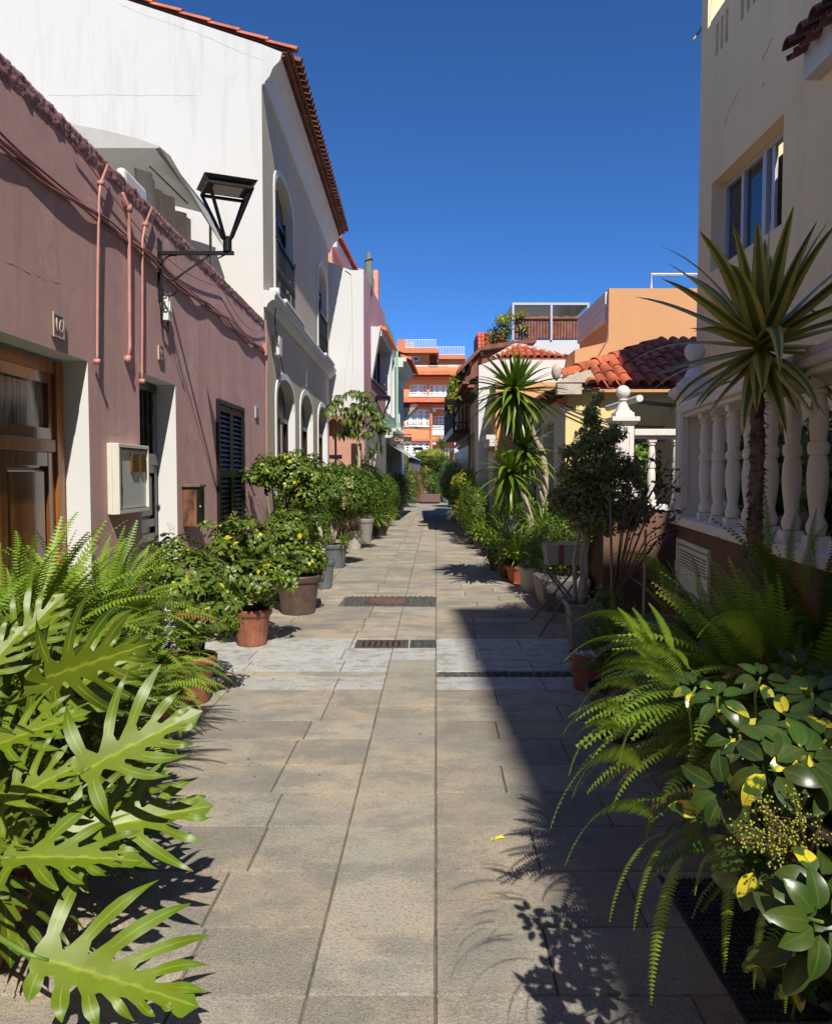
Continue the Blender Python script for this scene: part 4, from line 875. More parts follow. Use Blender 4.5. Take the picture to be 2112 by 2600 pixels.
f0 = FR.P(-1.5, zb); m.face([f0, FR.P(sN+.06, zb), (2.9, 8.6, zb), (4.05, 8.6, zb), (4.05, -1.5, zb)]); m.face([(2.05, 8.6, zb-.02), (4, 8.6, zb-.02), (4, 11.6, zb-.02), (2.05, 11.6, zb-.02)])
m.build('wall', M['brownw'], tw)
m = MB()
for q in ((a_, b_, zt_-.03, zt_), (a_, b_, .38, .41), (a_, a_+.03, .41, zt_-.03), (b_-.03, b_, .41, zt_-.03)): FR.box(m, *q, -.02, .04)
sg = .045
for q in ((a_+sg, b_-sg, zt_-.075, zt_-.045), (a_+sg, b_-sg, .425, .455), (a_+sg, a_+sg+.03, .455, zt_-.075), (b_-sg-.03, b_-sg, .455, zt_-.075)): FR.box(m, *q, -.012, .035)
dc = m.build('cupboard_frame', M['cream_pl'], tw, bevel=.003); m = MB(); FR.box(m, a_+.07, b_-.07, .45, zt_-.2, .0, .03)
for k in range(5): FR.box(m, a_+.07, b_-.07, zt_-.19+k*.022, zt_-.178+k*.022, -.004+.0*k, .03)
m.build('cupboard_door', M['cream_pl'], dc); m = MB(); FR.box(m, a_+.12, b_-.14, .6, zt_-.28, -.004, -.001); m.build('door_plate', M['greym'], dc)
m = MB(); c = FR.P(b_, zt_-.25, -.02)
for z in (zt_-.25, .6): c = FR.P(b_+.005, z, -.02); m.tube([c, c+Vector((0, 0, .08))], .009, 6)
m.build('hinges', M['steel'], dc)
BZ = .74
bprof = [(0, .0), (.048, 0), (.048, .07), (.036, .075), (.044, .10), (.046, .13), (.036, .165), (.030, .185), (.034, .23), (.044, .33), (.047, .42), (.044, .48), (.038, .53), (.034, .545), (.043, .55), (.048, .585), (.043, .62), (.034, .625), (.036, .65), (.042, .72), (.040, .80), (.032, .88), (.030, .90), (.043, .905), (.043, .925), (.033, .93), (.036, .95)]
def baluster(name, c, parent, h=BZ, rot=0, src=None):
    m = MB(); m.lathe([(r*.95, z*h) for r, z in bprof[3:]], c, 18)
    ang = rot; m.lathe([(.052, 0), (.052, .068*h), (.046, .075*h)], c, 4, rot=ang+math.pi/4, sq=0, capt=True) if False else None
    s_ = .047; ca, sa = math.cos(ang), math.sin(ang)
    def sq(z, s_): return [(c[0]+x*ca-y*sa, c[1]+x*sa+y*ca, c[2]+z) for x, y in ((-s_, -s_), (s_, -s_), (s_, s_), (-s_, s_))]
    m.hexa(sq(0, .047)+sq(.07*h, .045)); m.hexa(sq(.945*h, .042)+sq(h, .045)); return m.build(name, M['balus'], parent, smooth='auto')
bl = thing('balustrade', 'white masonry balustrade on the brown terrace wall with a ball topped corner pillar', 'balustrade', (P1.x, P1.y, zb))
rot = -math.atan(kx)
m = MB(); FR.box(m, -1.5, sN-.13, zb, zb+.06, -.03, .15); m.build('plinth', M['balus'], bl, bevel=.006)
m = MB(); zr0 = zb+.06+BZ; FR.box(m, -1.5, sN-.12, zr0, zr0+.03, -.0, .14); FR.box(m, -1.5, sN-.12, zr0+.03, zr0+.07, -.03, .17); FR.box(m, -1.5, sN-.12, zr0+.07, zr0+.11, -.015, .155); m.build('top_rail', M['balus'], bl, bevel=.008)
ys = [5.47, 5.12, 4.77, 4.42, 4.08, 3.75, 3.43, 3.13, 2.83, 2.53, 2.23]+[1.93-.3*k for k in range(10)]
for yy in ys: p = FR.P(yy/uR.y, zb+.06, .07); baluster('baluster', (p.x, p.y, p.z), bl, rot=rot)
def pillar(c, w, zt, rot, parent, z0=zb):
    ca, sa = math.cos(rot), math.sin(rot)
    def sq(z, s_): return [(c.x+x*ca-y*sa, c.y+x*sa+y*ca, z) for x, y in ((-s_, -s_), (s_, -s_), (s_, s_), (-s_, s_))]
    m = MB(); h = w/2; m.hexa(sq(z0, h+.03)+sq(z0+.08, h+.03)); m.hexa(sq(z0+.08, h)+sq(zt-.09, h))
    m.hexa(sq(zt-.09, h)+sq(zt-.05, h+.045)); m.hexa(sq(zt-.05, h+.045)+sq(zt-.045, h+.05)); m.hexa(sq(zt-.045, h+.05)+sq(zt, h+.05))
    for k in range(4):                          # raised panel frames on each face
        a = rot+k*math.pi/2; u = Vector((math.cos(a), math.sin(a), 0)); n = Vector((-u.y, u.x, 0)); f = Frame(Vector((c.x, c.y, 0))+n*h, u, n)
        e = h-.035
        for q in ((-e, e, z0+.14, z0+.16), (-e, e, zt-.17, zt-.15), (-e, -e+.018, z0+.16, zt-.17), (e-.018, e, z0+.16, zt-.17)): f.box(m, *q, -.008, 0)
    o = m.build('pillar', M['balus'], parent, bevel=.004)
    m = MB(); m.hexa(sq(zt, h)+sq(zt+.05, h)); m.hexa(sq(zt+.05, h-.015)+sq(zt+.075, h-.03))
    m.lathe([(.075, 0), (.072, .02), (.05, .06), (.035, .095), (.034, .105), (.05, .112), (.05, .12), (.036, .128)]+[(.076*math.sin(R(a)), .198-.076*math.cos(R(a))) for a in range(30, 181, 12)], (c.x, c.y, zt+.075), 24)
    m.build('ball_finial', M['balus'], o, smooth='auto')
pc1 = FR.P(sN, 0, .10); pillar(pc1, .22, 2.23, rot, bl)
fb = thing('balustrade', 'short white balustrade further back with a smaller pillar whose ball catches the sun', 'balustrade', (2.26, 8.6, zb))
pillar(Vector((2.26, 8.66, 0)), .20, 2.2, 0, fb, zb-.02)
m = MB(); m.box(2.37, 3.4, 8.58, 8.74, zb-.02, zb+.05); m.build('plinth', M['balus'], fb, bevel=.006)
m = MB(); m.box(2.37, 3.4, 8.60, 8.72, 1.97, 2.0); m.box(2.37, 3.4, 8.57, 8.75, 2.0, 2.07); m.build('top_rail', M['balus'], fb, bevel=.006)
for k in range(4): baluster('baluster', (2.58+.27*k, 8.66, zb+.05), fb, h=.72)

# ================================================================ tall beige building, right
XB = 4.05; YB = 11.5; FT = Frame((XB, 0, 0), (0, 1, 0), (-1, 0, 0)); zp = atY(1776, 98, YB).z
bb = thing('beige_building', 'tall plain beige building in shade at the right edge with an aluminium sliding window', 'building', (XB, YB, 0))
s_far, s_near = FT.px(1806, 468)[0], FT.px(1989, 293)[0]; wt = FT.px(1806, 468)[1]; wb = FT.px(1806, 690)[1]
win = (s_near, s_far, wb, wt, 0); slits = []
for (x0, x1, y0, y1) in ((673, 690, 125, 300), (700, 714, 88, 270), (726, 741, 50, 230), (810, 828, -30, 115), (843, 860, -60, 75), (876, 892, -80, 30)):
    sa = FT.px(1500+x1*.468, y1*.468)[0]; sb_ = FT.px(1500+x0*.468, y1*.468)[0]; slits.append((sa, sb_, FT.px(1819, 140)[1], FT.px(1819, 60)[1], 0))
m = MB(); FT.wall(m, -7.5, YB, 0, zp, [win]+slits, .25, 0, 0)
m.face([(XB, YB, 0), (XB, YB, zp), (9, YB, zp), (9, YB, 0)]); m.build('wall', M['beige'], bb)
m = MB(); m.face([(XB+.25, 4, zp-1.4), (XB+.25, YB-.3, zp-1.4), (XB+.25, YB-.3, zp-.2), (XB+.25, 4, zp-.2)]); m.build('slit_back', M['mauve_dark'], bb)
m = MB(); m.box(XB, XB+.25, -5, YB-.35, zp+.0, zp+.03); m.build('parapet_coping', M['beige'], bb)
m = MB(); m.face([(XB+.002, YB-.25, zp-.1), (9, YB-.25, zp-.1), (9, YB-.25, 9.4), (XB+.15, YB-.25, 9.4)]); m.build('upper_wall', M['cream'], bb)
m = MB(); m.box(XB, XB+.14, YB-.24, YB, zp, 9.4); m.build('corner_pier', M['beige'], bb)
m = MB(); m.hexa([(XB+.5, -32, 0), (11, -32, 0), (11, -7.5, 0), (XB, -7.5, 0), (XB+.5, -32, 18.2), (11, -32, 18.2), (11, -7.5, 18.2), (XB, -7.5, 18.2)]); m.build('tower', M['beige'], bb)
m = MB(); a, b, z0, z1 = s_near+.01, s_far-.01, wb+.02, wt-.01; d = .18
for q in ((a, b, z1-.06, z1), (a, b, z0, z0+.05), (b-.04, b, z0+.05, z1-.06), (a, a+.04, z0+.05, z1-.06)): FT.box(m, *q, d, d+.08)
fr0 = m.build('window_frame', M['alu'], bb, bevel=.004); w3 = (b-a)
for x0, x1, dd_ in ((b-w3*.30, b-w3*.26, .0), (b-w3*.62, b-w3*.57, -.01), (b-w3*.70, b-w3*.66, .02)): m = MB(); FT.box(m, x0, x1, z0+.05, z1-.06, d+dd_, d+.06); m.build('sash_bar', M['alu'], fr0, bevel=.003)
m = MB(); m.face([FT.P(b-.04, z0, d+.05), FT.P(b-w3*.68, z0, d+.05), FT.P(b-w3*.68, z1, d+.05), FT.P(b-.04, z1, d+.05)]); m.build('pane', glass('mirror_glass', (.02, .025, .03), .02), fr0)
m = MB(); FT.box(m, a, b, z0, z1, d+.3, d+.32); m.build('dark_room', M['interior'], fr0); m = MB()
for k in range(40):
    s0_, s1_ = a+w3*.30*k/40, a+w3*.30*(k+1)/40; f_ = lambda s: d+.14+.02*math.sin(s*40)
    m.face([FT.P(s0_, z0, f_(s0_)), FT.P(s1_, z0, f_(s1_)), FT.P(s1_, z1, f_(s1_)), FT.P(s0_, z1, f_(s0_))])
m.build('blue_curtain', plain('blue_curtain', (.02, .05, .06), .8), fr0)
crack([(1962, 95), (1955, 105), (1948, 125), (1938, 140), (1935, 158)], XB-.004, .006, plain('crack_beige', (.5, .38, .26), .9), bb, 'X')
crack([(1938, 212), (1930, 225)], XB-.004, .008, MATS['crack_beige'], bb, 'X'); crack([(1880, 225), (1874, 236), (1860, 258), (1848, 285), (1836, 330)], XB-.004, .004, MATS['crack_beige'], bb, 'X')
c = atX(2080, 204, XB); m = MB(); m.box(XB-.16, XB, 3.0, c.y, c.z, c.z+.34); m.build('hood_box', M['greywall'], bb)
m = MB(); arc_tiles(m, (XB-.02, 3.0, c.z+.47), (XB-.02, c.y+.1, c.z+.47), (-1, 0, 0), 20, .095, .34, tilt=.16); arc_tiles(m, (XB-.02, 3.0, c.z+.42), (XB-.02, c.y+.1, c.z+.42), (-1, 0, 0), 20, .085, .30, tilt=.16, flip=-1); m.build('hood_tiles', M['tile_d'], bb)
m = MB(); q = FT.px(1770, 76); m.tube([FT.P(q[0]-.1, q[1], .06), FT.P(q[0]-.1, q[1]-.2, -.09)], .025, 8); m.build('spout', M['steel'], bb)
t = thing('terrace_awning', 'half open grey awning with a white front bar over the terrace behind the balustrade', 'awning', (XB, 9.5, 2.7))
m = MB(); xa = 2.52; za = atY(1618, 1012, 8.9).z
m.face([(xa, 8.9, za), (xa, 9.9, za), (XB, 9.9, za+.28), (XB, 8.9, za+.28)]); m.face([(xa, 8.9, za+.012), (xa, 9.9, za+.012), (XB, 9.9, za+.292), (XB, 8.9, za+.292)]); m.build('canvas', M['canvas_d'], t)
m = MB(); m.tube([(xa-.02, 8.86, za), (xa-.05, 10.2, za)], .04, 12); m.build('front_bar', M['whitem'], t, smooth='auto')
m = MB(); m.bar((xa+.02, 9.0, za-.03), (3.0, 9.25, za-.05), .05, .04); m.bar((3.0, 9.25, za-.05), (XB, 9.0, za+.05), .05, .04); m.build('arms', M['greyp'], t)

# ================================================================ yellow house with the barrel tile roof
YY = 11.6; XY = 2.19; FY = Frame((0, YY, 0), (1, 0, 0), (0, -1, 0)); FYs = Frame((XY, 0, 0), (0, 1, 0), (-1, 0, 0)); ze = 2.78
yh = thing('yellow_house', 'low yellow house with a weathered red barrel tile roof behind the terrace', 'house', (XY, YY, 0))
m = MB(); m.face([(XY, YY, 0), (6, YY, 0), (6, YY, ze), (XY, YY, ze)]); m.build('front_wall', M['yellow'], yh)
ho = [(12.55, 13.6, 0, 2.42, 0), (14.4, 15.4, 0, 2.3, 0), (16.3, 17.1, 0, 2.3, 0)]
m = MB(); FYs.wall(m, YY, 17.4, 0, ze, ho, .14, 0, 0); m.build('side_wall', M['greywall'], yh)
panel_door(FYs, 12.56, 13.59, 0, 2.0, .12, M['taupe'], M['taupe'], yh, 2); m = MB(); FYs.box(m, 12.56, 13.59, 2.0, 2.42, .10, .14); m.build('door_head', M['taupe'], yh)
for h in ho[1:]: m = MB(); FYs.box(m, h[0], h[1], 0, h[3], .12, .15); m.build('shop_opening', M['interior'], yh)
m = MB(); FYs.box(m, 12.75, 13.4, 1.1, 1.9, .09, .118); m.build('door_glass', M['curtain'], yh)
m = MB()
for k in range(int(5.6/.185)):                    # rows of barrel tiles on the slope facing the street end
    x = 2.5+k*.185+random.uniform(-.012, .012); run = min(x-1.95, 2.2); y0 = YY-.26+random.uniform(-.02, .02)
    barrel_row(m, (x, y0, ze+.06), (x, y0+run, ze+.06+run*.46), .088, 7, seg=max(1, int(run/.33)), jit=.006)
for k in range(int(5.6/.185)):
    x = 2.5+.0925+k*.185; run = min(x-1.95, 2.2); m.face([(x-.05, YY-.24, ze+.03), (x+.05, YY-.24, ze+.03), (x+.05, YY-.24+run, ze+.03+run*.46), (x-.05, YY-.24+run, ze+.03+run*.46)])
m.build('roof_tiles', M['tile'], yh, smooth='auto')
m = MB(); m.face([(2.02, YY-.2, ze+.02), (6.1, YY-.2, ze+.02), (6.1, YY+2.0, ze+1.02), (4.1, YY+2.0, ze+1.02)]); m.face([(1.95, YY-.1, ze+.02), (4.1, YY+2.0, ze+1.0), (4.1, 17.4, ze+1.0), (1.9, 17.4, ze+.02)])
m.box(2.03, 2.38, YY-.21, YY-.02, ze-.05, ze+.10); m.hexa([(2.03, YY-.2, ze+.12), (2.6, YY-.2, ze+.12), (2.6, YY, ze+.12), (2.03, YY, ze+.12), (2.2, YY-.2, ze+.22), (2.5, YY-.2, ze+.30), (2.5, YY, ze+.30), (2.2, YY, ze+.22)]); m.build('roof_mortar', M['mortar'], yh)
m = MB()
for k in range(6): a = Vector((2.05+k*.34, YY-.12+k*.33, ze+.20+k*.135)); barrel_row(m, a, a+Vector((.37, .36, .145)), .10, 8)
m.build('hip_tiles', M['tile'], yh, smooth='auto')
m = MB(); m.lathe([(.01, -.12), (.05, -.07), (.075, 0), (.06, .08), (.02, .13)], (2.02, YY-.17, ze+.26), 12); m.build('hip_end_knob', M['mortar'], yh, smooth=True)
m = MB(); arc_tiles(m, (XY+.02, YY+.1, ze-.07), (XY+.02, 17.4, ze-.07), (-1, 0, 0), 34, .075, .16, flip=1); arc_tiles(m, (XY-.02, YY+.1, ze), (XY-.02, 17.4, ze), (-1, 0, 0), 34, .075, .26, flip=1, tilt=.04); m.box(XY-.16, XY+.1, YY, 17.4, ze-.012, ze-.002); m.build('eave_tiles', M['tile_d'], yh)
m = MB(); m.box(XY-.12, XY-.0, YY-.09, YY+.06, ze-.18, ze-.10); m.build('corner_tile', M['tile'], yh, bevel=.01)
t = thing('wall_cables', 'thin grey cables sagging from the corner of the yellow house across its front', 'cables', (XY, YY, 2.6)); m = MB()
for j in range(3): m.tube([(XY-.1+k*.14, YY-.03-.01*j, 2.62-.10*j*.4-.35*math.sin(k/11*math.pi*.55)-.02*k*j*.3) for k in range(12)], .009, 5)
m.build('cables', M['grey_c'], t)
t = thing('vent_box', 'square vent box with dark holes on the side wall of the yellow house', 'vent', FYs.P(14.1, 2.4)); m = MB(); FYs.box(m, 13.9, 14.35, 2.2, 2.62, -.12, 0); m.build('case', M['greywall'], t, bevel=.02)
m = MB()
for i in range(3):
    for j in range(3): FYs.box(m, 14.02+i*.09, 14.07+i*.09, 2.32+j*.08, 2.36+j*.08, -.126, -.12)
m.build('holes', M['interior'], t)

# ================================================================ orange houses behind
FO = Frame((0, 18, 0), (1, 0, 0), (0, -1, 0)); oh = thing('pale_orange_house', 'flat roofed pale orange house rising behind the red tile roof', 'house', (4.4, 18, 0))
A = lambda u, v, Y=18: (lambda p: (p.x, p.z))(atY(u, v, Y))
p = [A(1459, 888), A(1539, 869), A(1546, 732), A(1760, 732)]
m = MB(); m.face([(p[0][0], 18, 0), (9, 18, 0), (9, 18, p[2][1]), (p[2][0], 18, p[2][1]), (p[1][0], 18, p[1][1]), (p[0][0], 18, p[0][1])])
xs_ = p[2][0]; zs_ = p[2][1]; m.face([(xs_, 18, 3), (xs_, 18, zs_), (xs_, 21.2, zs_), (xs_, 21.2, 3)]); m.face([(p[0][0], 18, 0), (p[0][0], 18, p[0][1]), (p[0][0], 22, p[0][1]), (p[0][0], 22, 0)]); m.face([(p[0][0], 18, p[0][1]-.01), (xs_, 18, p[0][1]-.01), (xs_, 22, p[0][1]-.01), (p[0][0], 22, p[0][1]-.01)])
m.face([(xs_, 18, zs_), (9, 18, zs_), (9, 21.2, zs_), (xs_, 21.2, zs_)]); m.face([(4.38, 21.2, 3), (xs_, 21.2, 3), (xs_, 21.2, 5.68), (4.38, 21.2, 5.68)]); m.build('wall', M['orange2'], oh)
m = MB(); m.box(xs_-.06, xs_-.002, 18.12, 21.2, zs_-.72, zs_-.05); m.build('lattice_strip', M['white2'], oh)
m = MB()
for i in range(24):
    for j in range(3): m.box(xs_-.065, xs_-.06, 18.2+i*.125, 18.25+i*.125, zs_-.62+j*.18, zs_-.56+j*.18)
m.build('lattice_holes', M['greywall'], oh)
m = MB(); q = A(1663, 688)
m.tube([(q[0], 18.3, zs_), (q[0], 18.3, q[1]), (q[0]+1.1, 18.3, q[1]), (q[0]+1.1, 18.3, zs_)], .03, 6); m.build('roof_rail', M['whitem'], oh)
m = MB(); pts = [atY(1543, 868-k*0, 17.98)+Vector((0, 0, 0)) for k in range(1)]; m.tube([atY(1545, 750, 17.97), atY(1543, 860, 17.97), atY(1505, 925, 17.97)], .012, 5); m.build('down_cable', M['mauve_dark'], oh)
ol = thing('low_orange_house', 'low orange fronted house glimpsed behind the tall yucca', 'house', (1.75, 17.4, 0))
m = MB(); m.box(1.75, 4.2, 17.42, 18.9, 0, 3.6); m.build('wall', M['orange2'], ol); m = MB(); m.box(1.62, 1.75, 17.42, 18.9, 2.2, 2.35); m.box(1.55, 1.75, 17.42, 18.9, 2.35, 2.45); m.build('cornice', M['trimw'], ol)
m = MB(); m.box(1.70, 1.752, 17.7, 18.6, 0, 2.1); m.build('white_doorway', M['white2'], ol)

# white house, its tiled hip and the balcony front beyond
YW = 19.0; wh = thing('white_house', 'white house with a small red tiled hip and dark carved eave right of the street', 'house', (1.5, YW, 0))
zt0 = 4.18; m = MB(); m.face([(1.5, YW, 0), (3.85, YW, 0), (3.85, YW, 4.32), (1.9, YW, 4.32), (1.5, YW, zt0)]); m.face([(1.5, YW, 0), (1.5, YW, zt0), (1.5, 21.9, zt0), (1.5, 21.9, 0)]); m.face([(1.5, YW, zt0), (3.85, YW, 4.31), (3.85, 21.9, 4.31), (1.5, 21.9, zt0)]); m.build('wall', M['white2'], wh)
m = MB(); ap = Vector((2.55, 20.3, 4.86)); e0, e1 = Vector((1.85, YW+.02, 4.34)), Vector((3.75, YW+.02, 4.34)); m.face([e0, e1, ap]); m.face([e0, ap, (1.85, 21.8, 4.34)]); m.face([e1, (3.75, 21.8, 4.34), ap])
for k in range(11):
    x = 1.95+k*.165; f = (x-1.85)/.70 if x < 2.55 else (3.75-x)/1.2; f = max(min(f, 1), .08); barrel_row(m, (x, YW+.05, 4.36), (x, YW+.05+1.25*f, 4.36+.5*f), .08, 6, seg=max(1, int(4*f)))
m.build('tiled_hip', M['tile'], wh, smooth='auto')
m = MB(); barrel_row(m, e0, ap, .07, 6, seg=5); barrel_row(m, e1, ap, .07, 6, seg=6); m.build('hip_ridge', M['mortar'], wh)
m = MB(); m.hexa([(1.18, YW+.05, 3.78), (1.5, YW+.05, 3.95), (1.5, 21.9, 3.95), (1.18, 21.9, 3.78), (1.18, YW+.05, 3.9), (1.52, YW+.05, 4.12), (1.52, 21.9, 4.12), (1.18, 21.9, 3.9)]); arc_tiles(m, (1.28, YW, 3.75), (1.28, 21.9, 3.75), (-1, 0, 0), 18, .07, .16); arc_tiles(m, (1.4, YW, 3.66), (1.4, 21.9, 3.66), (-1, 0, 0), 18, .07, .16); m.build('carved_eave', M['tile_d'], wh)
m = MB()
for k in range(20): m.hexa([(1.5, YW+.08+k*.14, 3.45), (1.5, YW+.12+k*.14, 3.45), (1.5, YW+.12+k*.14, 3.75), (1.5, YW+.08+k*.14, 3.75), (1.3, YW+.08+k*.14, 3.62), (1.3, YW+.12+k*.14, 3.62), (1.3, YW+.12+k*.14, 3.75), (1.3, YW+.08+k*.14, 3.75)])
m.build('eave_brackets', M['darkwood'], wh)
bh = thing('balcony_house', 'red brown house with dark timber balcony and dark gabled roof beyond the white house', 'house', (1.5, 22, 0))
m = MB(); xg = [1.14, 1.78, 3.3]; zg_ = [4.34, 4.98, 5.2]
m.face([(1.5, 22, 0), (3.3, 22, 0), (3.3, 22, 5.1), (1.78, 22, 4.9), (1.5, 22, 4.6)]); FD = Frame((1.5, 0, 0), (0, 1, 0), (-1, 0, 0)); FD.wall(m, 22, 30, 0, 4.5, [(23, 24, 2.9, 4.2, 0), (25, 26, 2.9, 4.2, 0), (27, 28, 2.9, 4.2, 0)], .12, 0, 0); m.build('wall', M['redpanel'], bh)
m = MB()
for k in range(2): m.hexa([(xg[k], 21.8, zg_[k]), (xg[k+1], 21.8, zg_[k+1]), (xg[k+1], 30, zg_[k+1]), (xg[k], 30, zg_[k]), (xg[k], 21.8, zg_[k]+.12), (xg[k+1], 21.8, zg_[k+1]+.12), (xg[k+1], 30, zg_[k+1]+.12), (xg[k], 30, zg_[k]+.12)])
m.build('roof', M['tile_d'], bh)
m = MB(); 
for x in (1.3, 1.5, 1.8): m.box(x-.04, x+.04, 21.75, 30, zg_[0]+(x-1.14)*.9-.12, zg_[0]+(x-1.14)*.9-.01)
m.box(1.05, 1.1, 22.5, 29, 2.85, 2.95); m.box(1.05, 1.1, 22.5, 29, 3.7, 3.78); m.box(1.05, 1.5, 22.5, 29, 2.75, 2.85)
for k in range(27): m.box(1.06, 1.09, 22.5+k*.25, 22.54+k*.25, 2.95, 3.7)
for y in (22.5, 24.6, 26.7, 28.9): m.box(1.04, 1.12, y, y+.1, 2.85, 4.4)
m.build('balcony', M['darkwood'], bh)
for a in (23, 25, 27): glazed(FD, a, a+1, 2.9, 4.2, .06, 2, 3, bh, M['winw'], .08)
m = MB(); FD.box(m, 22.2, 29, 0, 2.4, -.02, -.001); m.build('shop_front', M['darkwood'], bh)
t = thing('striped_awning', 'tan striped awning with a bright white end over the shop on the right', 'awning', (1.5, 20.5, 2.8))
m = MB(); yA, yB = 20.2, 23.2; x0 = 1.0; zA0 = atY(1153, 1139, yA).z
m.face([(1.5, yA, zA0+.42), (1.5, yB, zA0+.42), (x0, yB, zA0), (x0, yA, zA0)]); m.face([(1.5, yA, zA0+.40), (1.5, yB, zA0+.40), (x0, yB, zA0-.02), (x0, yA, zA0-.02)])
m.face([(x0, yA, zA0), (x0, yB, zA0), (x0-.06, yB, zA0-.35), (x0-.06, yA, zA0-.35)]); m.build('canvas', M['stripe'], t)
m = MB(); m.face([(x0+.14, yA-.01, zA0+.11), (x0, yA-.01, zA0), (x0-.06, yA-.01, zA0-.3), (x0-.02, yA-.01, zA0-.12), (x0+.1, yA-.01, zA0-.06), (x0+.03, yA-.01, zA0+.01)]); m.tube([(x0, yA, zA0-.02), (x0, yB, zA0-.02)], .03, 6); m.build('end_flap', M['whitem'], t)
small_lantern(1.42, 21.0, 2.95, -.5, 'black street lantern on the right above the tan awning')
YP = 24.0; pg = thing('pergola_house', 'white upper house with a roof terrace fenced in red wooden slats under a metal pergola', 'house', (2.9, YP, 0))
px0, px1 = atY(1297, 864, YP).x, atY(1470, 864, YP).x; zf = atY(1380, 864, YP).z
m = MB(); m.box(px0, px1+.2, YP, YP+6, 0, zf); m.build('wall', M['white2'], pg)
m = MB(); xl_, xr_ = atY(1302, 800, YP).x, atY(1492, 800, YP).x; zt1 = atY(1302, 803, YP).z; zt2 = atY(1302, 775, YP).z
n_ = 25
for k in range(n_):
    x = xl_+.06+(xr_-xl_-.08)*k/n_; w = (xr_-xl_)/n_*random.uniform(.86, .95); m.box(x, x+w, YP+.03, YP+.05, zf+.06, zt1+random.uniform(-.02, .02), None)
m.build('slat_fence', M['woodslat'], pg)
m = MB(); m.box(xl_, xr_, YP-.01, YP+.015, zf+.02, zf+.05); m.box(xl_, xr_, YP-.01, YP+.015, zt1-.1, zt1-.07)
for k in range(n_*1+1): x = xl_+(xr_-xl_)*k/n_; m.box(x-.008, x+.008, YP-.008, YP+.008, zf+.05, zt1-.1)
m.build('terrace_rail', M['black'], pg)
m = MB(); xm = atY(1399, 800, YP).x
for x in (xl_, xm, xr_): m.box(x-.03, x+.03, YP-.05, YP+.01-.02, zf, zt2)
for x in (xl_, xr_): m.box(x-.03, x+.03, YP+2.2, YP+2.26, zf, zt2)
m.box(xl_-.03, xr_+.03, YP-.05, YP, zt2, zt2+.07); m.box(xl_-.03, xl_+.03, YP, YP+2.3, zt2, zt2+.06); m.box(xr_-.03, xr_+.03, YP, YP+2.3, zt2, zt2+.06); m.build('pergola_frame', M['alu'], pg)
m = MB()
for k in range(14): m.box(xl_+.03, xr_-.03, YP+.1+k*.155, YP+.235+k*.155, zt2+.0, zt2+.02)
m.build('pergola_slats', M['black2'], pg)
tb = thing('tile_clad_turret', 'small rooftop block clad in red roman tiles left of the pergola', 'roof block', (2.2, 28, 5))
q0 = atY(1213, 842, 28); q1 = atY(1262, 900, 28); m = MB(); m.hexa([(q0.x, 28, 4.9), (q1.x+.4, 28, 4.9), (q1.x+.4, 30, 4.9), (q0.x, 30, 4.9), (q0.x, 28.5, q0.z), (q1.x+.4, 28.5, q0.z+.12), (q1.x+.4, 30, q0.z+.12), (q0.x, 30, q0.z)]); m.build('block', M['tile_d'], tb)
m = MB()
for k in range(7): x = q0.x+.07+k*.135; barrel_row(m, (x, 27.9, q1.z-.2), (x, 28.42, q0.z+.02), .07, 6, seg=7)
m.build('tiles', plain('bright_tile', (.62, .12, .06), .6, var=.15), tb, smooth='auto')

# ================================================================ orange apartment block closing the street
YA = 85.0
def A2(x, y, Y=YA): p = atY(960+.2246*x, 820+.2246*y, Y); return p.x, p.z
FA = Frame((0, YA, 0), (1, 0, 0), (0, -1, 0)); ab = thing('orange_apartment_block', 'orange apartment building with white gridded windows and tiled skirt roofs closing the street', 'building', (0, YA, 0))
def ar(x0, y0, x1, y1): a, z1 = A2(x0, y0); b, z0 = A2(x1, y1); return a, b, z0, z1
hs = [ar(300, 975, 585, 1165), ar(615, 965, 897, 1272), ar(355, 695, 552, 822), ar(578, 698, 826, 824), ar(300, 1345, 585, 1500), ar(615, 1335, 897, 1600)]
zz1 = A2(0, 560)[1]; XLa, XRa = A2(180, 0)[0], A2(1150, 0)[0]
m = MB(); FA.wall(m, XLa, XRa, -1, zz1, [h+(0,) for h in hs], 1.0, 0, 0); m.build('wall', M['orange'], ab)
for h, c_, r_ in ((hs[0], 8, 4), (hs[2], 6, 4), (hs[3], 8, 4), (hs[4], 8, 4)):
    w = glazed(FA, h[0], h[1], h[2], h[3], .25, c_, r_, ab, M['winw'], .18, .13, M['curtain'] if h is hs[0] else None)
    m = MB(); k_ = 4 if c_ == 8 else 2
    for k in range(1, k_): x = h[0]+(h[1]-h[0])*k/k_; FA.box(m, x-.13, x+.13, h[2], h[3], .2, .3)
    m.build('mullions', M['winw'], w)
for h in (hs[1], hs[5]):
    a, b, z0, z1 = h; glazed(FA, a+.2, b-.1, z0+1.0, z1-.75, .9, 6, 4, ab, M['winw'], .15, .12)
    m = MB(); FA.box(m, a, b, z0, z1, 1.0, 1.05); m.build('recess_back', M['orange'], ab)
a, b, z0, z1 = hs[1]; m = MB(); FA.box(m, a-.05, b+.05, z0, z0+.12, -.1, .1); FA.box(m, a, b, z0+.95, z0+1.08, -.06, .06)
n_ = 22
for k in range(n_+1): x = a+(b-a)*k/n_; FA.box(m, x-.035, x+.035, z0+.12, z0+.95, -.03, .03)
FA.box(m, a, a+(b-a)*.45, z0+.2, z0+.9, -.02, .01); m.build('balcony_rail', M['winw'], ab)
m = MB()
for h in (hs[1], hs[5]): a, b, z0, z1 = h; FA.box(m, a-.1, b+.1, z1-.1, z1+.05, -.1, .1); FA.box(m, a, a+.35, z1-.4, z1-.1, -.06, .1); FA.box(m, b-.35, b, z1-.4, z1-.1, -.06, .1)
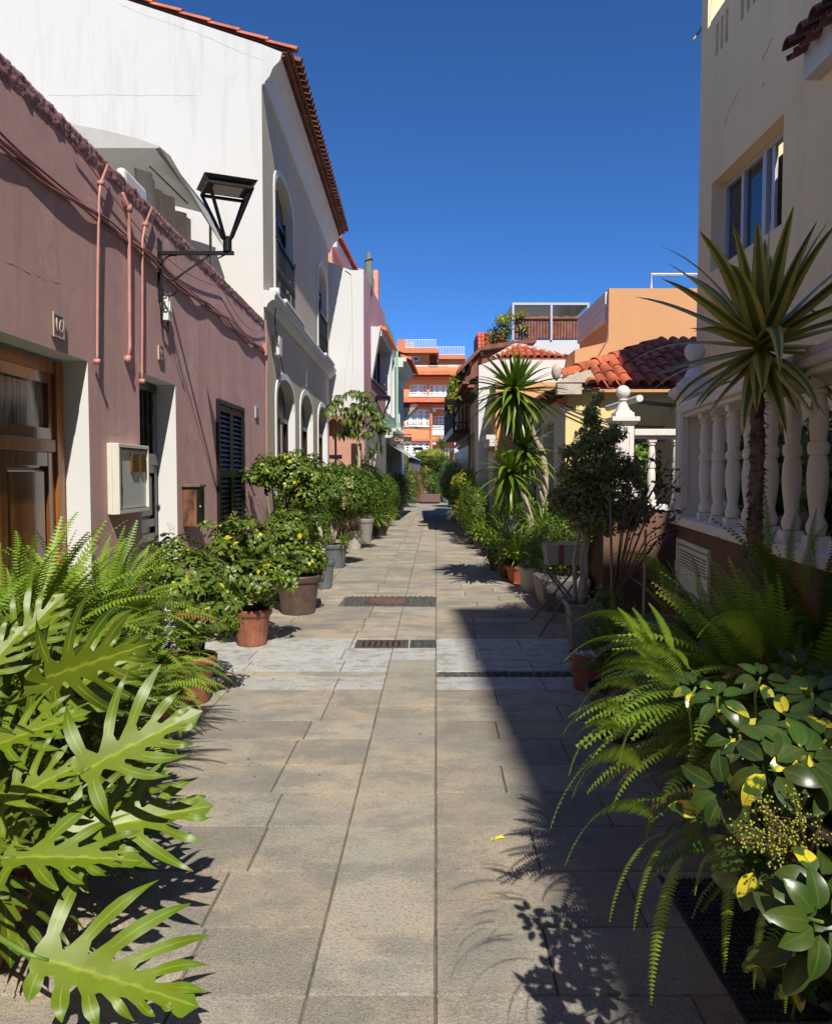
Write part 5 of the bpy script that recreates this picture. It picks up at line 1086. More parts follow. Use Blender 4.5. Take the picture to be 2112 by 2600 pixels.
for h in (hs[0], hs[2], hs[3], hs[4]): a, b, z0, z1 = h; FA.box(m, a-.12, b+.12, z0-.12, z0, -.15, 0)
m.build('white_trim', M['winw'], ab)
m = MB(); a, z = A2(585, 0)[0], 0; FA.box(m, A2(587, 0)[0], A2(612, 0)[0], 0, A2(0, 925)[1], -.25, -.001); FA.box(m, XLa, XRa, A2(0, 1335)[1], A2(0, 1310)[1], -.2, -.001); FA.box(m, A2(285, 0)[0], A2(590, 0)[0], A2(0, 960)[1], A2(0, 945)[1], -.2, -.001)
FA.box(m, XLa, XRa, A2(0, 640)[1], A2(0, 615)[1], -.3, -.001); m.build('bands', M['orange_d'], ab)
for (y0, y1) in ((550, 612), (850, 918)):
    z1_, z0_ = A2(0, y0)[1], A2(0, y1)[1]; m = MB(); x0_ = A2(285, 0)[0]
    nn = 62
    m.face([(x0_-1, YA-1.1, z0_), (XRa, YA-1.1, z0_), (XRa, YA, z1_), (x0_-1, YA, z1_)]); m.face([(x0_-1, YA-1.1, z0_-.1), (XRa, YA-1.1, z0_-.1), (XRa, YA, z0_-.1), (x0_-1, YA, z0_-.1)])
    for k in range(nn): x = x0_-1+(XRa-x0_+1)*(k+.5)/nn; barrel_row(m, (x, YA-1.15, z0_), (x, YA-.0, z1_), .11, 5, seg=1, lift=.02)
    m.build('skirt_roof', plain('skirt_tile', (.58, .17, .07), .8, var=.3, vscale=2), ab, smooth='auto')
m = MB(); zpar = A2(0, 500)[1]; FA.box(m, XLa, XRa, zz1, zpar, 0, .2); m.build('parapet', M['orange'], ab)
Z = lambda y: A2(0, y)[1]; Xx = lambda x: A2(x, 0)[0]
m = MB(); FA.box(m, Xx(225), Xx(582), Z(500), Z(330), 1.5, 8); FA.box(m, Xx(680), Xx(992), Z(500), Z(395), 1.5, 8); FA.box(m, Xx(582), Xx(680), Z(500), Z(330), 4, 8); m.build('top_storey', M['orange'], ab)
m = MB(); FA.box(m, Xx(222), Xx(690), Z(330), Z(292), .4, 8); FA.box(m, Xx(225), Xx(660), Z(292), Z(268), .8, 8); FA.box(m, Xx(690), Xx(998), Z(392), Z(372), 1.0, 8); FA.box(m, Xx(690), Xx(992), Z(372), Z(342), 1.2, 8); FA.box(m, Xx(215), Xx(302), Z(268), Z(165), 1.0, 3.0); m.build('roof_slabs', M['orange_d'], ab)
m = MB(); FA.box(m, Xx(582), Xx(680), Z(500), Z(400), 3.9, 3.99); m.build('dark_recess', M['interior'], ab)
glazed(FA, Xx(285), Xx(462), Z(410), Z(355), 1.44, 3, 1, ab, M['winw'], .1, .1); glazed(FA, Xx(795), Xx(902), Z(505), Z(455), 1.44, 4, 2, ab, M['winw'], .1, .1)
m = MB(); FA.box(m, Xx(305), Xx(560), Z(492), Z(478), -.05, .02); FA.box(m, Xx(580), Xx(900), Z(490), Z(480), -.05, .02); m.build('white_rail', M['winw'], ab)
def roof_rail(x0, x1, y0, y1, d):
    m = MB(); a, b, z0, z1 = Xx(x0), Xx(x1), Z(y1), Z(y0); FA.box(m, a, b, z1-.06, z1, d, d+.06); FA.box(m, a, b, z0+.05, z0+.1, d, d+.06)
    n_ = int((x1-x0)/17)
    for k in range(n_+1): x = a+(b-a)*k/n_; FA.box(m, x-.025, x+.025, z0, z1, d+.01, d+.05)
    m.build('roof_rail', M['rail'], ab)
roof_rail(303, 655, 168, 268, 1.0); roof_rail(665, 985, 243, 342, 1.4)
m = MB(); FA.box(m, Xx(305), Xx(412), Z(262), Z(178), 2.0, 2.4)
for k in range(5): FA.box(m, Xx(305), Xx(412), Z(262-k*19), Z(255-k*19), 1.9, 2.0)
m.build('roof_unit', M['cream_pl'], ab)
t = thing('spiral_stair', 'black iron stair railing standing in front of the orange apartment block', 'stair', A2(780, 1330)+(0,) if False else (Xx(780), YA-4, 0)); m = MB()
for x in (735, 765, 800, 830): m.tube([(Xx(x), YA-4, 0), (Xx(x), YA-4, Z(1185 if x < 800 else 1080))], .05, 5)
for k in range(6): m.tube([(Xx(735), YA-4, Z(1320-k*22)), (Xx(900), YA-4, Z(1310-k*22-12))], .035, 5)
m.build('railing', M['black'], t)
t = thing('overhead_wires', 'thin wires slung across the far end of the street', 'wires', (0, 29, 3)); m = MB()
p0, p1 = atY(1005, 1075, 29), atY(1214, 1066, 29)
for j in range(3): m.tube([p0.lerp(p1, k/12)+Vector((0, 0, -.12*math.sin(math.pi*k/12)*(1+.4*j)-.04*j)) for k in range(13)], .010, 4)
m.build('wires', M['grey_c'], t)
# far lamp post and hedge-side panel
t = thing('lamp_post', 'small black street lamp on a post beyond the clipped tree', 'street lamp', (atY(1062, 1200, 47).x, 47, 0)); cx = atY(1062, 1200, 47).x; zt = atY(1062, 1140, 47).z; m = MB(); m.tube([(cx, 47, 0), (cx, 47, zt-.6)], .05, 6); m.build('post', M['black'], t)
m = MB()
for k in range(4): a = math.pi/4+k*math.pi/2; m.bar((cx+.05*math.cos(a), 47+.05*math.sin(a), zt-.6), (cx+.35*math.cos(a), 47+.35*math.sin(a), zt-.05), .04)
m.lathe([(.36, -.06), (.4, .04), (.3, .1)], (cx, 47, zt), 4, rot=math.pi/4, capt=True, ); m.build('lantern', M['black'], t)
t = thing('garden_gate', 'rust brown panel door half hidden behind the clipped tree at the street end', 'gate', (0, 46, 0)); m = MB(); q = atY(1063, 1150, 46); m.box(q.x-.1, q.x+.3, 46, 46.1, 0, 2.3); m.build('panel', M['redpanel'], t); m = MB(); m.box(q.x-.16, q.x-.1, 45.97, 46.1, 0, 2.35); m.box(q.x+.3, q.x+.36, 45.97, 46.1, 0, 2.35); m.build('post', M['woodslat'], t)
# ================================================================ plants: templates
def norm(a): a = np.asarray(a, float); return a/np.maximum(np.linalg.norm(a, axis=-1, keepdims=True), 1e-9)
def basis(fwd, up):                            # rows x (along the leaf), y, z
    x = norm(fwd); z = np.asarray(up, float); z = norm(z-x*np.sum(z*x, -1, keepdims=True)); y = np.cross(z, x)
    return np.stack([x, y, z], -2)
def leaf_tpl(w, n=1, arch_=.12, fold=.15, shape=None, pet=0.0):
    """leaf along +x, unit length; n+1 stations"""
    shape = shape or (lambda t: math.sin(math.pi*t**.8)**.8); V, C, Q, T = [], [], [], []
    if n == 1:
        V = [(0, 0, 0), (.45, w/2, fold*w+arch_*.5), (1, 0, -arch_*.3), (.45, -w/2, fold*w+arch_*.5), (.5, 0, arch_*.5)]
        C = [(0, 0, 0), (0, .5, 1), (0, 1, 0), (0, .5, 1), (0, .5, 0)]; T = [(0, 3, 4), (4, 3, 2), (0, 4, 1), (4, 2, 1)]
        V = [(x*(1-pet)+pet if x else 0, y, z) for x, y, z in V]
        return np.array(V), np.array(C, float), np.zeros((0, 4), int), np.array(T)
    for i in range(n+1):
        t = i/n; hw = max(w/2*shape(t), .004); x = pet+(1-pet)*t; z = arch_*math.sin(math.pi*t*.8)-arch_*.6*t*t
        V += [(x, hw, z+hw*fold), (x, 0, z), (x, -hw, z+hw*fold)]; C += [(0, t, 1), (0, t, 0), (0, t, 1)]
    for i in range(n):
        a = 3*i; Q += [(a, a+1, a+4, a+3), (a+1, a+2, a+5, a+4)]
    Q = [q[::-1] for q in Q]
    return np.array(V), np.array(C, float), np.array(Q), np.zeros((0, 3), int)
def merge(tpls): 
    V, C, Q, T, n = [], [], [], [], 0
    for v, c, q, t in tpls: V.append(v); C.append(c); Q.append(q+n); T.append(t+n); n += len(v)
    return np.concatenate(V), np.concatenate(C), np.concatenate(Q), np.concatenate(T)
def xf(tpl, M_, p=(0, 0, 0), s=1): v, c, q, t = tpl; return (v*s)@np.asarray(M_)+np.asarray(p), c, q, t
def whorl_tpl(k, w, n, droop, pet=.25, jitter=.12, seed=0, arch_=.12):
    r = random.Random(seed); out = []
    for i in range(k):
        a = 2*math.pi*i/k+r.uniform(-jitter, jitter)*2; e = -droop+r.uniform(-jitter, jitter); L_ = r.uniform(.8, 1.08)
        sh = lambda t: max(0, math.sin(math.pi*min(1, t**.75)))**.7 if t < 1 else 0
        lf = leaf_tpl(w/L_, n, arch_, .2, sh if n > 1 else None, pet)
        f = np.array([math.cos(a)*math.cos(e), math.sin(a)*math.cos(e), math.sin(e)]); out.append(xf(lf, basis(f, [0, 0, 1.0]), s=L_))
    return merge(out)
def fern_tpl(a0, k, n=42, pl=.078, w=.0185, fine=2, seed=0):
    """frond in the xz plane, unit length; a0 start elevation, k bend (degrees)"""
    r = random.Random(seed); V, C, Q, T = [], [], [], []; N = n; p = np.zeros(3); pts = [p.copy()]; tang = []
    for i in range(N):
        a = R(a0-k*(i/N)**1.2); d = np.array([math.cos(a), 0, math.sin(a)]); tang.append(d); p = p+d/N; pts.append(p.copy())
    tang.append(tang[-1])
    def quad(a, b, c, d): Q.append((a, b, c, d))
    for i in range(0, N, 3):                     # the stalk
        j = min(i+3, N); b = len(V); u = .0035
        for q, pp in ((0, pts[i]), (1, pts[j])): V.extend([pp+[0, u, 0], pp+[0, -u, 0]]); C.extend([(0, 0, .5)]*2)
        quad(b, b+1, b+3, b+2)
    for i in range(2, N+1):
        t = i/N; L_ = pl*(min(1, t/.22)**.6)*(1-max(0, t-.45)/.58)**.75+.006; d = tang[i]; nrm = np.array([-d[2], 0, d[0]])
        for s in (-1, 1):
            f = norm(np.array([0, s, 0])*.96+d*(.22+r.uniform(-.06, .06))-nrm*(.12+r.uniform(-.08, .08))); b = len(V); q = pts[i]; ww = w*(.55+.45*L_/pl)
            mid = q+f*L_*.5+nrm*L_*.03; tip = q+f*L_-nrm*L_*.07
            V.extend([q-d*ww*.5, q+d*ww*.5, mid-d*ww*.42, mid+d*ww*.42, tip]); C.extend([(0, t, 0)]*2+[(0, t, .5)]*2+[(0, t, 1)])
            if s > 0: Q.append((b, b+1, b+3, b+2)); T.append((b+2, b+3, b+4))
            else: Q.append((b+2, b+3, b+1, b)); T.append((b+4, b+3, b+2))
    return np.array(V), np.array(C, float), np.array(Q), np.array(T)
FERNS = [fern_tpl(82, 50, seed=1), fern_tpl(75, 85, seed=2), fern_tpl(62, 110, seed=3), fern_tpl(50, 95, seed=4), fern_tpl(30, 95, seed=5), fern_tpl(85, 25, seed=6)]
WH_S = [whorl_tpl(8, .40, 3, .25, seed=i) for i in range(3)]           # umbrella plant, mid distance
WH_B = [whorl_tpl(k, .40, 7, d, pet=.22, seed=10+k, arch_=.10) for k, d in ((7, .35), (8, .1), (6, .6))]     # near
WH_P = [whorl_tpl(11, .22, 4, .95, pet=.18, seed=20+i, arch_=.25) for i in range(3)]
LF1 = leaf_tpl(.5); LF3 = leaf_tpl(.46, 3)

def fern(name, label, x, y, z0, n, L_, group=None, m=None, spread=.10, az=None, elev=None, pot=None, flat=1.0, extra=None, potxy=None):
    t = thing(name, label, 'fern', (x, y, 0), group); g = NP()
    for k in range(len(FERNS)):
        c = max(1, int(n*(.26, .22, .18, .14, .12, .08)[k])); P, MM = [], []
        for i in range(c):
            a = random.uniform(*az) if az else random.uniform(0, 2*math.pi)
            s = L_*random.uniform(.6, 1.12); f = np.array([math.cos(a), math.sin(a), 0]); tl = R(random.uniform(-10, 10))
            up = np.array([0, 0, 1.0])+np.cross(f, [0, 0, 1])*math.tan(R(random.uniform(-22, 22)))
            b = basis(f, up); b = np.array([b[0], b[1]*random.uniform(.85, 1.15), b[2]])*s; MM.append(b)
            rr = spread*math.sqrt(random.random()); P.append((x+math.cos(a)*rr, y+math.sin(a)*rr, z0+random.uniform(-.05, .03)))
        g.inst(FERNS[k], np.array(MM), np.array(P), rng.random(c))
    for e in (extra or []):                      # fronds placed by hand: (base, tip, template, roll)
        b0, tp, k, roll = e; b0, tp = np.array(b0), np.array(tp); f = tp-b0; h = f.copy(); h[2] = 0; tv = FERNS[k][0]; tipv = tv[-1]
        tl = math.hypot(tipv[0], tipv[2]); s = np.linalg.norm(f)/tl; ta = math.atan2(tipv[2], tipv[0]); fa = math.atan2(f[2], np.linalg.norm(h))
        hx = norm(h); da = fa-ta; X_ = hx*math.cos(da)+np.array([0, 0, 1])*math.sin(da); Z_ = -hx*math.sin(da)+np.array([0, 0, 1])*math.cos(da)
        Y_ = np.cross(Z_, X_); Y2_ = Y_*math.cos(roll)+Z_*math.sin(roll)*.0+np.cross(norm(f), Y_)*math.sin(roll)
        g.inst(FERNS[k], np.array([[X_*s, Y2_*s, Z_*s]]), np.array([b0]), np.array([random.uniform(.5, .94)]))
    g.build('fronds', m or L['fern'], t)
    if pot: make_pot(t, *(potxy or (x, y)), *pot)
    return t
def make_pot(t, x, y, rt, rb, h, mt, style='round', n=28, soil=True, z=0.0):
    m = MB(); md = None
    if style == 'ribbed': md = lambda a, j: 1-(.035*(math.sin(a*22) > 0) if 2 <= j <= 3 else 0); n = 88
    if style == 'square': m.lathe([(rb*1.05, 0), (rt, h*.9), (rt*1.12, h*.9), (rt*1.16, h), (rt*1.02, h), (rt*.98, h*.9)], (x, y, z), 4, rot=math.pi/4)
    else: m.lathe([(rb, 0), (rb+.004, .012), (rb+.006, .02), (rb+(rt-rb)*.72, h*.72), (rt*.96, h*.8), (rt*1.0, h*.81), (rt*1.04, h*.84), (rt*1.07, h*.9), (rt*1.08, h*.97), (rt*1.04, h), (rt*.97, h), (rt*.93, h*.92)], (x, y, z), n, mod=md)
    p = m.build('pot', mt, t, smooth='auto', bevel=.012 if style == 'square' else 0)
    if soil:
        m = MB(); m.lathe([(rt*.955, h*.92), (rt*.6, h*.945), (.001, h*.96)], (x, y, z), 4 if style == 'square' else n, capb=False, rot=math.pi/4 if style == 'square' else 0); m.build('soil', M['soil'], p)
    return p
def trunk(t, pts, r, mt, name='trunk', n=8, wob=.08): m = MB(); m.tube(pts, r, n, wob=wob); return m.build(name, mt, t, smooth=True)
def blob_points(blobs, n, shell=.35):
    """points near the surface of a set of ellipsoids, with outward normals; drops points buried in others"""
    vol = [b[3]*b[4]*b[5] for b in blobs]; ar_ = [v**(2/3) for v in vol]; P, N_ = [], []
    for b, a in zip(blobs, ar_):
        k = int(n*a/sum(ar_)); d = norm(rng.normal(size=(k, 3))); rr = 1-shell*rng.random(k)**1.7
        lump = 1+.12*np.sin(d[:, 0]*7+b[0]*9)*np.sin(d[:, 2]*6+1)+.08*np.sin(d[:, 1]*11+d[:, 2]*9)
        p = np.array(b[:3])+d*np.array(b[3:6])*(rr*lump)[:, None]; nn = norm(d/np.array(b[3:6])); keep = np.ones(k, bool)
        for o in blobs:
            if o is b: continue
            q = (p-np.array(o[:3]))/np.array(o[3:6]); keep &= (np.sum(q*q, 1) > .6)
        P.append(p[keep]); N_.append(nn[keep])
    return np.concatenate(P), np.concatenate(N_)
def leaves(t, blobs, n, size, mt, tpl=LF1, name='foliage', shell=.4, down=.55, gaps=.0, zfloor=.05, up=.35):
    P, N_ = blob_points(blobs, n, shell)
    if gaps:
        q = np.sin(P[:, 0]*9+P[:, 2]*5)*np.sin(P[:, 1]*8+2)*np.sin(P[:, 2]*11+P[:, 0]*4); keep = q > -1+gaps; P, N_ = P[keep], N_[keep]
    k = P[:, 2] > zfloor; P, N_ = P[k], N_[k]; n = len(P)
    tang = norm(np.cross(N_, rng.normal(size=(n, 3)))); f = norm(tang+N_*.35+np.array([0, 0, -down])*rng.random((n, 1))+rng.normal(size=(n, 3))*.25)
    u = norm(N_+np.array([0, 0, up])+rng.normal(size=(n, 3))*.35); Mx = basis(f, u)*(size*rng.uniform(.6, 1.2, n))[:, None, None]
    g = NP(); g.inst(tpl, Mx, P, rng.random(n)); return g.build(name, mt, t)
def whorls(t, blobs, n, size, mt, tpls=WH_S, name='foliage', shell=.5, zfloor=.08, upb=.6):
    P, N_ = blob_points(blobs, n, shell); k = P[:, 2] > zfloor; P, N_ = P[k], N_[k]; n = len(P); g = NP()
    u = norm(N_+np.array([0, 0, upb])+rng.normal(size=(n, 3))*.3); f = np.cross(u, rng.normal(size=(n, 3))); Mx = basis(f, u)*(size*rng.uniform(.7, 1.2, n))[:, None, None]
    which = rng.integers(0, len(tpls), n)
    for i, tp in enumerate(tpls):
        s = which == i
        if s.any():
            g.inst(tp, Mx[s], P[s], rng.random(s.sum()))
            k_ = len(g.C[-1]); nl = 8 if tpls is WH_S else 11; g.C[-1][:, 0] = np.repeat(rng.random(s.sum()*nl), k_//(s.sum()*nl))
    # leaflets of one whorl differ: re-roll the random channel per leaflet
    for j in range(len(g.C)):
        pass
    return g.build(name, mt, t), P, u
def rosette(t, c, n, L_, w, mt, e0=85, e1=-40, droop=.5, name='leaves', seg=7, az=None, fold=.35, p_e=1.0, tip=.12, tilt=None, lvar=.25, stiff=1.6, grow=0):
    """sword leaves round a growing point; e0..e1 elevation from the youngest to the oldest"""
    g = NP(); ga = 2.39996
    for i in range(n):
        q = (i+.5)/n; e = R(e0+(e1-e0)*q**p_e+random.uniform(-7, 7)); a = ga*i+random.uniform(-.25, .25)
        if az: a = random.uniform(*az)
        LL = L_*(1+grow*q)*random.uniform(1-lvar, 1.05)*(.75+.35*math.sin(math.pi*min(1, q*1.1+.1))); p = np.array(c, float)+np.array([0, 0, -.10*L_*q]); V, C, Q = [], [], []
        rr = random.random(); side = np.array([-math.sin(a), math.cos(a), 0]); dr = droop*random.uniform(.6, 1.4)*(random.uniform(1.8, 3.4) if random.random() < .22 else 1); roll = random.uniform(-.5, .5)
        for k in range(seg+1):
            s = k/seg; ee = e-dr*(s**stiff)*(.4+math.cos(e)); d = np.array([math.cos(a)*math.cos(ee), math.sin(a)*math.cos(ee), math.sin(ee)])
            nr = np.cross(d, side); hw = w/2*(min(1, .55+s*2.2) if s < .35 else max(0.02, (1-(s-.35)/.65)**tip_p(tip))); fl = fold*(1-s*.6)
            sd = side*math.cos(roll*s)+nr*math.sin(roll*s)
            nn_ = np.cross(d, sd)
            V += [p+sd*hw-nn_*hw*fl*1, p+sd*hw*.45-nn_*hw*fl*.35, p, p-sd*hw*.45-nn_*hw*fl*.35, p-sd*hw-nn_*hw*fl]; C += [(rr, s, 1), (rr, s, .5), (rr, s, 0), (rr, s, .5), (rr, s, 1)]
            p = p+d*LL/seg
        for k in range(seg):
            for j in range(4): b = 5*k+j; Q.append((b, b+1, b+6, b+5))
        g.add(V, C, Q)
    return g.build(name, mt, t)
def tip_p(x): return .55+x
def lobed(g, base, tip, nrm, W=.75, n=6, rnd=.5, up=.22, droop=.18, wid=1.0, seed=0, asym=1.0):
    """deeply cut split leaf from base to tip (world), W = lobe length / midrib length"""
    r = random.Random(seed); base, tip = np.array(base, float), np.array(tip, float); Lm = np.linalg.norm(tip-base); ax = norm(tip-base); z = norm(np.array(nrm, float)); z = norm(z-ax*np.dot(z, ax)); y = np.cross(z, ax)
    def W3(s, v, h=0):                           # leaf plane -> world, with bend
        av = abs(v); zz = up*av-droop*(av**2)*1.3-droop*.6*max(0, s-.2)**2+h
        return base+Lm*(ax*s+y*v+z*zz)
    V, C, Q = [], [], []
    def add(p, c): V.append(p); C.append((rnd, c[0], c[1])); return len(V)-1
    band = lambda s: .035+.055*math.sin(math.pi*min(1, s*1.1+.05))
    S0, S1 = .02, .92; mids = {}
    for sgn in (1, -1):
        edges = []; s = S0
        for i in range(n):
            rw = (S1-S0)/n; gap = rw*.10; a = S0+i*rw+(gap if i else 0); b = S0+(i+1)*rw; m_ = (a+b)/2; q = i/(n-1)
            LLn = W*(.82+.45*q if q < .4 else 1.0-.62*(q-.4)/.6)*r.uniform(.85, 1.12)*(1 if sgn > 0 else asym); th = R((104, 82, 64, 54, 45, 37, 31)[min(6, int(round(q*6)))]+r.uniform(-6, 6)); ww = rw*.225*wid*r.uniform(.9, 1.15)*max(.6, math.sin(th))
            # root row on the band edge, and on the midrib
            rt = [add(W3(x, sgn*band(x)), (.08, c)) for x, c in ((a, .9), (m_, .35), (b, .9))]; md = [add(W3(x, 0, .0), (0, c)) for x, c in ((a, 0), (m_, 0), (b, 0))]
            for k in (0, 1): Q.append((md[k], md[k+1], rt[k+1], rt[k]) if sgn > 0 else (rt[k], rt[k+1], md[k+1], md[k]))
            if i: pr = edges[-1]; Q.append((pr[1], md[0], rt[0], pr[0]) if sgn > 0 else (pr[0], rt[0], md[0], pr[1]))
            edges.append((rt[2], md[2])); prev = rt; px, pv = m_, sgn*band(m_); ns = 7; curve = R(r.uniform(18, 34))
            for k in range(1, ns+1):
                u = k/ns; t2 = th-curve*u; dx, dv = math.cos(t2), sgn*math.sin(t2); px += dx*LLn/ns; pv += dv*LLn/ns
                h = ww*(.88+.42*math.sin(math.pi*min(1, u*1.15)))*(1 if u < .62 else max(.05, (1-(u-.62)/.38)**.6)); nx, nv = -math.sin(t2), sgn*math.cos(t2)
                wv = .012*math.sin(u*7+i*2+seed)
                row = [add(W3(px-abs(nx)*0+nx*h*1, pv+nv*h, wv), (u, 1)), add(W3(px, pv, 0), (u, 0)), add(W3(px-nx*h, pv-nv*h, -wv), (u, 1))]
                for j in (0, 1): Q.append((prev[j], prev[j+1], row[j+1], row[j]) if sgn > 0 else (row[j], row[j+1], prev[j+1], prev[j]))
                prev = row
    # terminal lobe
    prev = None
    for k in range(7):
        u = k/6; s = S1+.17*u; h = .055*wid*(.9+.6*math.sin(math.pi*min(1, u*1.1+.1)))*(1 if u < .5 else max(.04, (1-(u-.5)/.5)**.7)); row = [add(W3(s, h), (u, 1)), add(W3(s, 0), (u, 0)), add(W3(s, -h), (u, 1))]
        if prev:
            for j in (0, 1): Q.append((prev[j+1], prev[j], row[j], row[j+1]))
        prev = row
    g.add(V, C, Q)
def hedge(name, label, group, x, y, blobs, n, size, mt, pot=None, trunks=None, tpl=LF1, cat='shrub', bark='bark', extra=None, **k):
    t = thing(name, label, cat, (x, y, 0), group); leaves(t, blobs, n, size, mt, tpl, **k)
    if pot: make_pot(t, x, y, *pot)
    if trunks:
        m = MB()
        for pts, r in trunks: m.tube(pts, r, 7, wob=.1)
        m.build('trunk', M[bark], t, smooth=True)
    if extra: [leaves(t, [b_], extra[1]//len(extra[0]), *extra[2:], name='pale_growth') for b_ in extra[0]]
    return t
def twigs(t, c, blobs, n, r=.006, mt='barkd', name='branches'):
    m = MB(); P, _ = blob_points(blobs, n*3, .6)
    for p in P[:n]:
        p = Vector(p); a = Vector(c); mid = a.lerp(p, .5)+Vector((random.uniform(-.06, .06), random.uniform(-.06, .06), .05)); m.tube([a, mid, p], [r*1.6, r, r*.5], 5)
    return m.build(name, M[mt], t, smooth=True)

# ================================================================ left side, from the camera outwards
def pt(u, v, Y): return tuple(atY(u, v, Y))
L5 = lambda x, y, Y: pt(x*.3275, 1400+y*.3275, Y)
L8 = lambda x, y, Y: pt(x*.3275, 1900+y*.3275, Y)
TOC = np.array([0.15, -.75, .75])
t = thing('split_leaf_plant', 'big bright green split leaf philodendron filling the lower left corner', 'plant', (-1.45, 2.35, 0)); g = NP()
big = [  # base, tip, normal, W, n, seed
    (L8(225, 1600, 1.98), L8(1460, 1955, 2.05), (-.05, -.75, .85), .66, 6, 3, 1.1, .35),
    (L5(600, 1730, 2.25), L5(1480, 1255, 2.35), (.1, -.85, .6), .66, 5, 5, 1.0, .8),
    (L5(250, 1190, 2.65), L5(1035, 800, 2.75), (.05, -.8, .65), .66, 5, 8, 1.0, .9),
    (L5(60, 800, 2.75), L5(455, 350, 2.85), (.1, -.85, .5), .75, 5, 13, 1.0, .9),
    (L8(0, 850, 2.1), L8(1035, 825, 2.15), (0, -.45, .9), .6, 5, 21, 1.0, .6),
    (L8(480, 690, 2.35), L8(1570, 430, 2.5), (-.1, -.8, .7), .62, 5, 31, 1.0, .9),
    (L5(-150, 1560, 2.3), L5(620, 1230, 2.4), (0, -.5, .85), .62, 6, 34, 1.0, .9),
    (L5(-60, 2000, 2.2), L5(600, 1640, 2.25), (.2, -.75, .7), .6, 5, 35, 1.0, .9),
    (L5(-200, 1050, 2.5), L5(160, 600, 2.6), (.2, -.8, .5), .75, 5, 36, 1.0, .9)]
for b, tp, nr, W_, n_, sd, wd, asy in big: lobed(g, b, tp, nr, W_, n_, rnd=random.uniform(.75, 1), seed=sd, wid=wd, asym=asy)
ctrs = [(-1.5, 2.3), (-1.55, 2.75), (-1.75, 3.1)]
for i in range(60):
    cx, cy = ctrs[i % 3]; a = random.uniform(-2.2, 1.6); rr = random.uniform(.12, .42); z = random.uniform(.2, .98); L_ = random.uniform(.28, .42)
    b = np.array([cx+math.cos(a)*rr, cy+math.sin(a)*rr, z]); d = np.array([math.cos(a), math.sin(a)*.8, random.uniform(-.5, .6)]); tpx = b+norm(d)*L_
    if tpx[0] > -.82-.02*i % .1 or tpx[1] < 1.7: continue
    lobed(g, b, tpx, np.array([.1, -.4, .7])+rng.normal(size=3)*.6, random.uniform(.6, .78), random.choice((5, 5, 6)), rnd=random.uniform(0, .45), seed=100+i, wid=1.0, up=random.uniform(.1, .3), droop=random.uniform(.1, .35))  # inner leaves get darker greens, so colour shades the gaps
g.build('leaves', L['philo'], t)
m = MB()
for b, tp, *_ in big:
    c = Vector(ctrs[0 if b[1] < 2.4 else 1]+(.12,)); bb_ = Vector(b); mid = c.lerp(bb_, .55)+Vector((0, 0, .10)); m.tube([c, mid, bb_, bb_+(Vector(tp)-bb_)*.12], [.011, .009, .007, .005], 7)
for i in range(40):
    cx, cy = ctrs[i % 3]; a = random.uniform(0, 6.28); c = Vector((cx, cy, .12)); e = c+Vector((math.cos(a)*random.uniform(.12, .35), math.sin(a)*random.uniform(.12, .35), random.uniform(.15, .75))); m.tube([c, c.lerp(e, .5)+Vector((0, 0, .08)), e], [.010, .008, .006], 6)
m.build('stalks', M['petiole'], t, smooth=True); make_pot(t, -1.5, 2.4, .26, .18, .26, M['terra'])

# sword ferns along the mauve wall
FG = 'bright sword ferns along the mauve wall'
def nearw(x): return (-.9, 1.3)
fe = [(L5(300, 480, 3.7), L5(440, -10, 3.7), 5, .2), (L5(250, 420, 3.6), L5(310, 40, 3.6), 0, 1.2), (L5(420, 400, 3.9), L5(800, 300, 3.7), 1, .3), (L5(10, 500, 3.6), L5(10, -60, 3.6), 5, 1.4), (L5(560, 450, 4.2), L5(590, 90, 4.3), 0, .8)]
fern('sword_fern', 'bright green sword fern spilling up in front of the varnished door', -1.85, 3.65, .62, 150, .78, FG, pot=(.2, .14, .3, M['terra']), extra=fe)
fern('sword_fern', 'large bright sword fern in front of the mauve wall below the meter box', -1.80, 4.40, .60, 180, .68, FG, pot=(.2, .14, .3, M['terra']),
     extra=[(L5(900, 550, 4.4), L5(955, 10, 4.5), 5, 1.4), (L5(960, 500, 4.5), L5(1010, 90, 4.5), 5, 1.2), (L5(1000, 450, 4.5), L5(1290, 170, 4.4), 3, .4), (L5(700, 500, 4.3), L5(720, 180, 4.3), 0, .9)])
fern('sword_fern', 'arching sword fern leaning over the paving beside the first terracotta pot', -1.60, 4.60, .38, 110, .50, FG, az=(-2.9, .25), pot=(.17, .12, .26, M['terra']),
     extra=[(L5(1300, 1000, 4.7), L5(1630, 1115, 4.6), 2, .2), (L5(1250, 1100, 4.7), L5(1560, 1245, 4.5), 2, .3), (L5(1280, 620, 4.8), L5(1550, 830, 4.7), 2, .3), (L5(1200, 1050, 4.6), L5(1400, 1440, 4.4), 3, .3), (L5(1150, 1050, 4.6), L5(1450, 910, 4.6), 2, .3)])
fern('sword_fern', 'low sword fern tucked behind the split leaf plant', -1.55, 3.85, .35, 130, .60, FG, pot=(.17, .12, .22, M['terra']))
fern('sword_fern', 'sword fern half hidden at the left edge below the varnished door', -1.95, 3.05, .55, 90, .66, FG, pot=(.17, .12, .3, M['terra']))

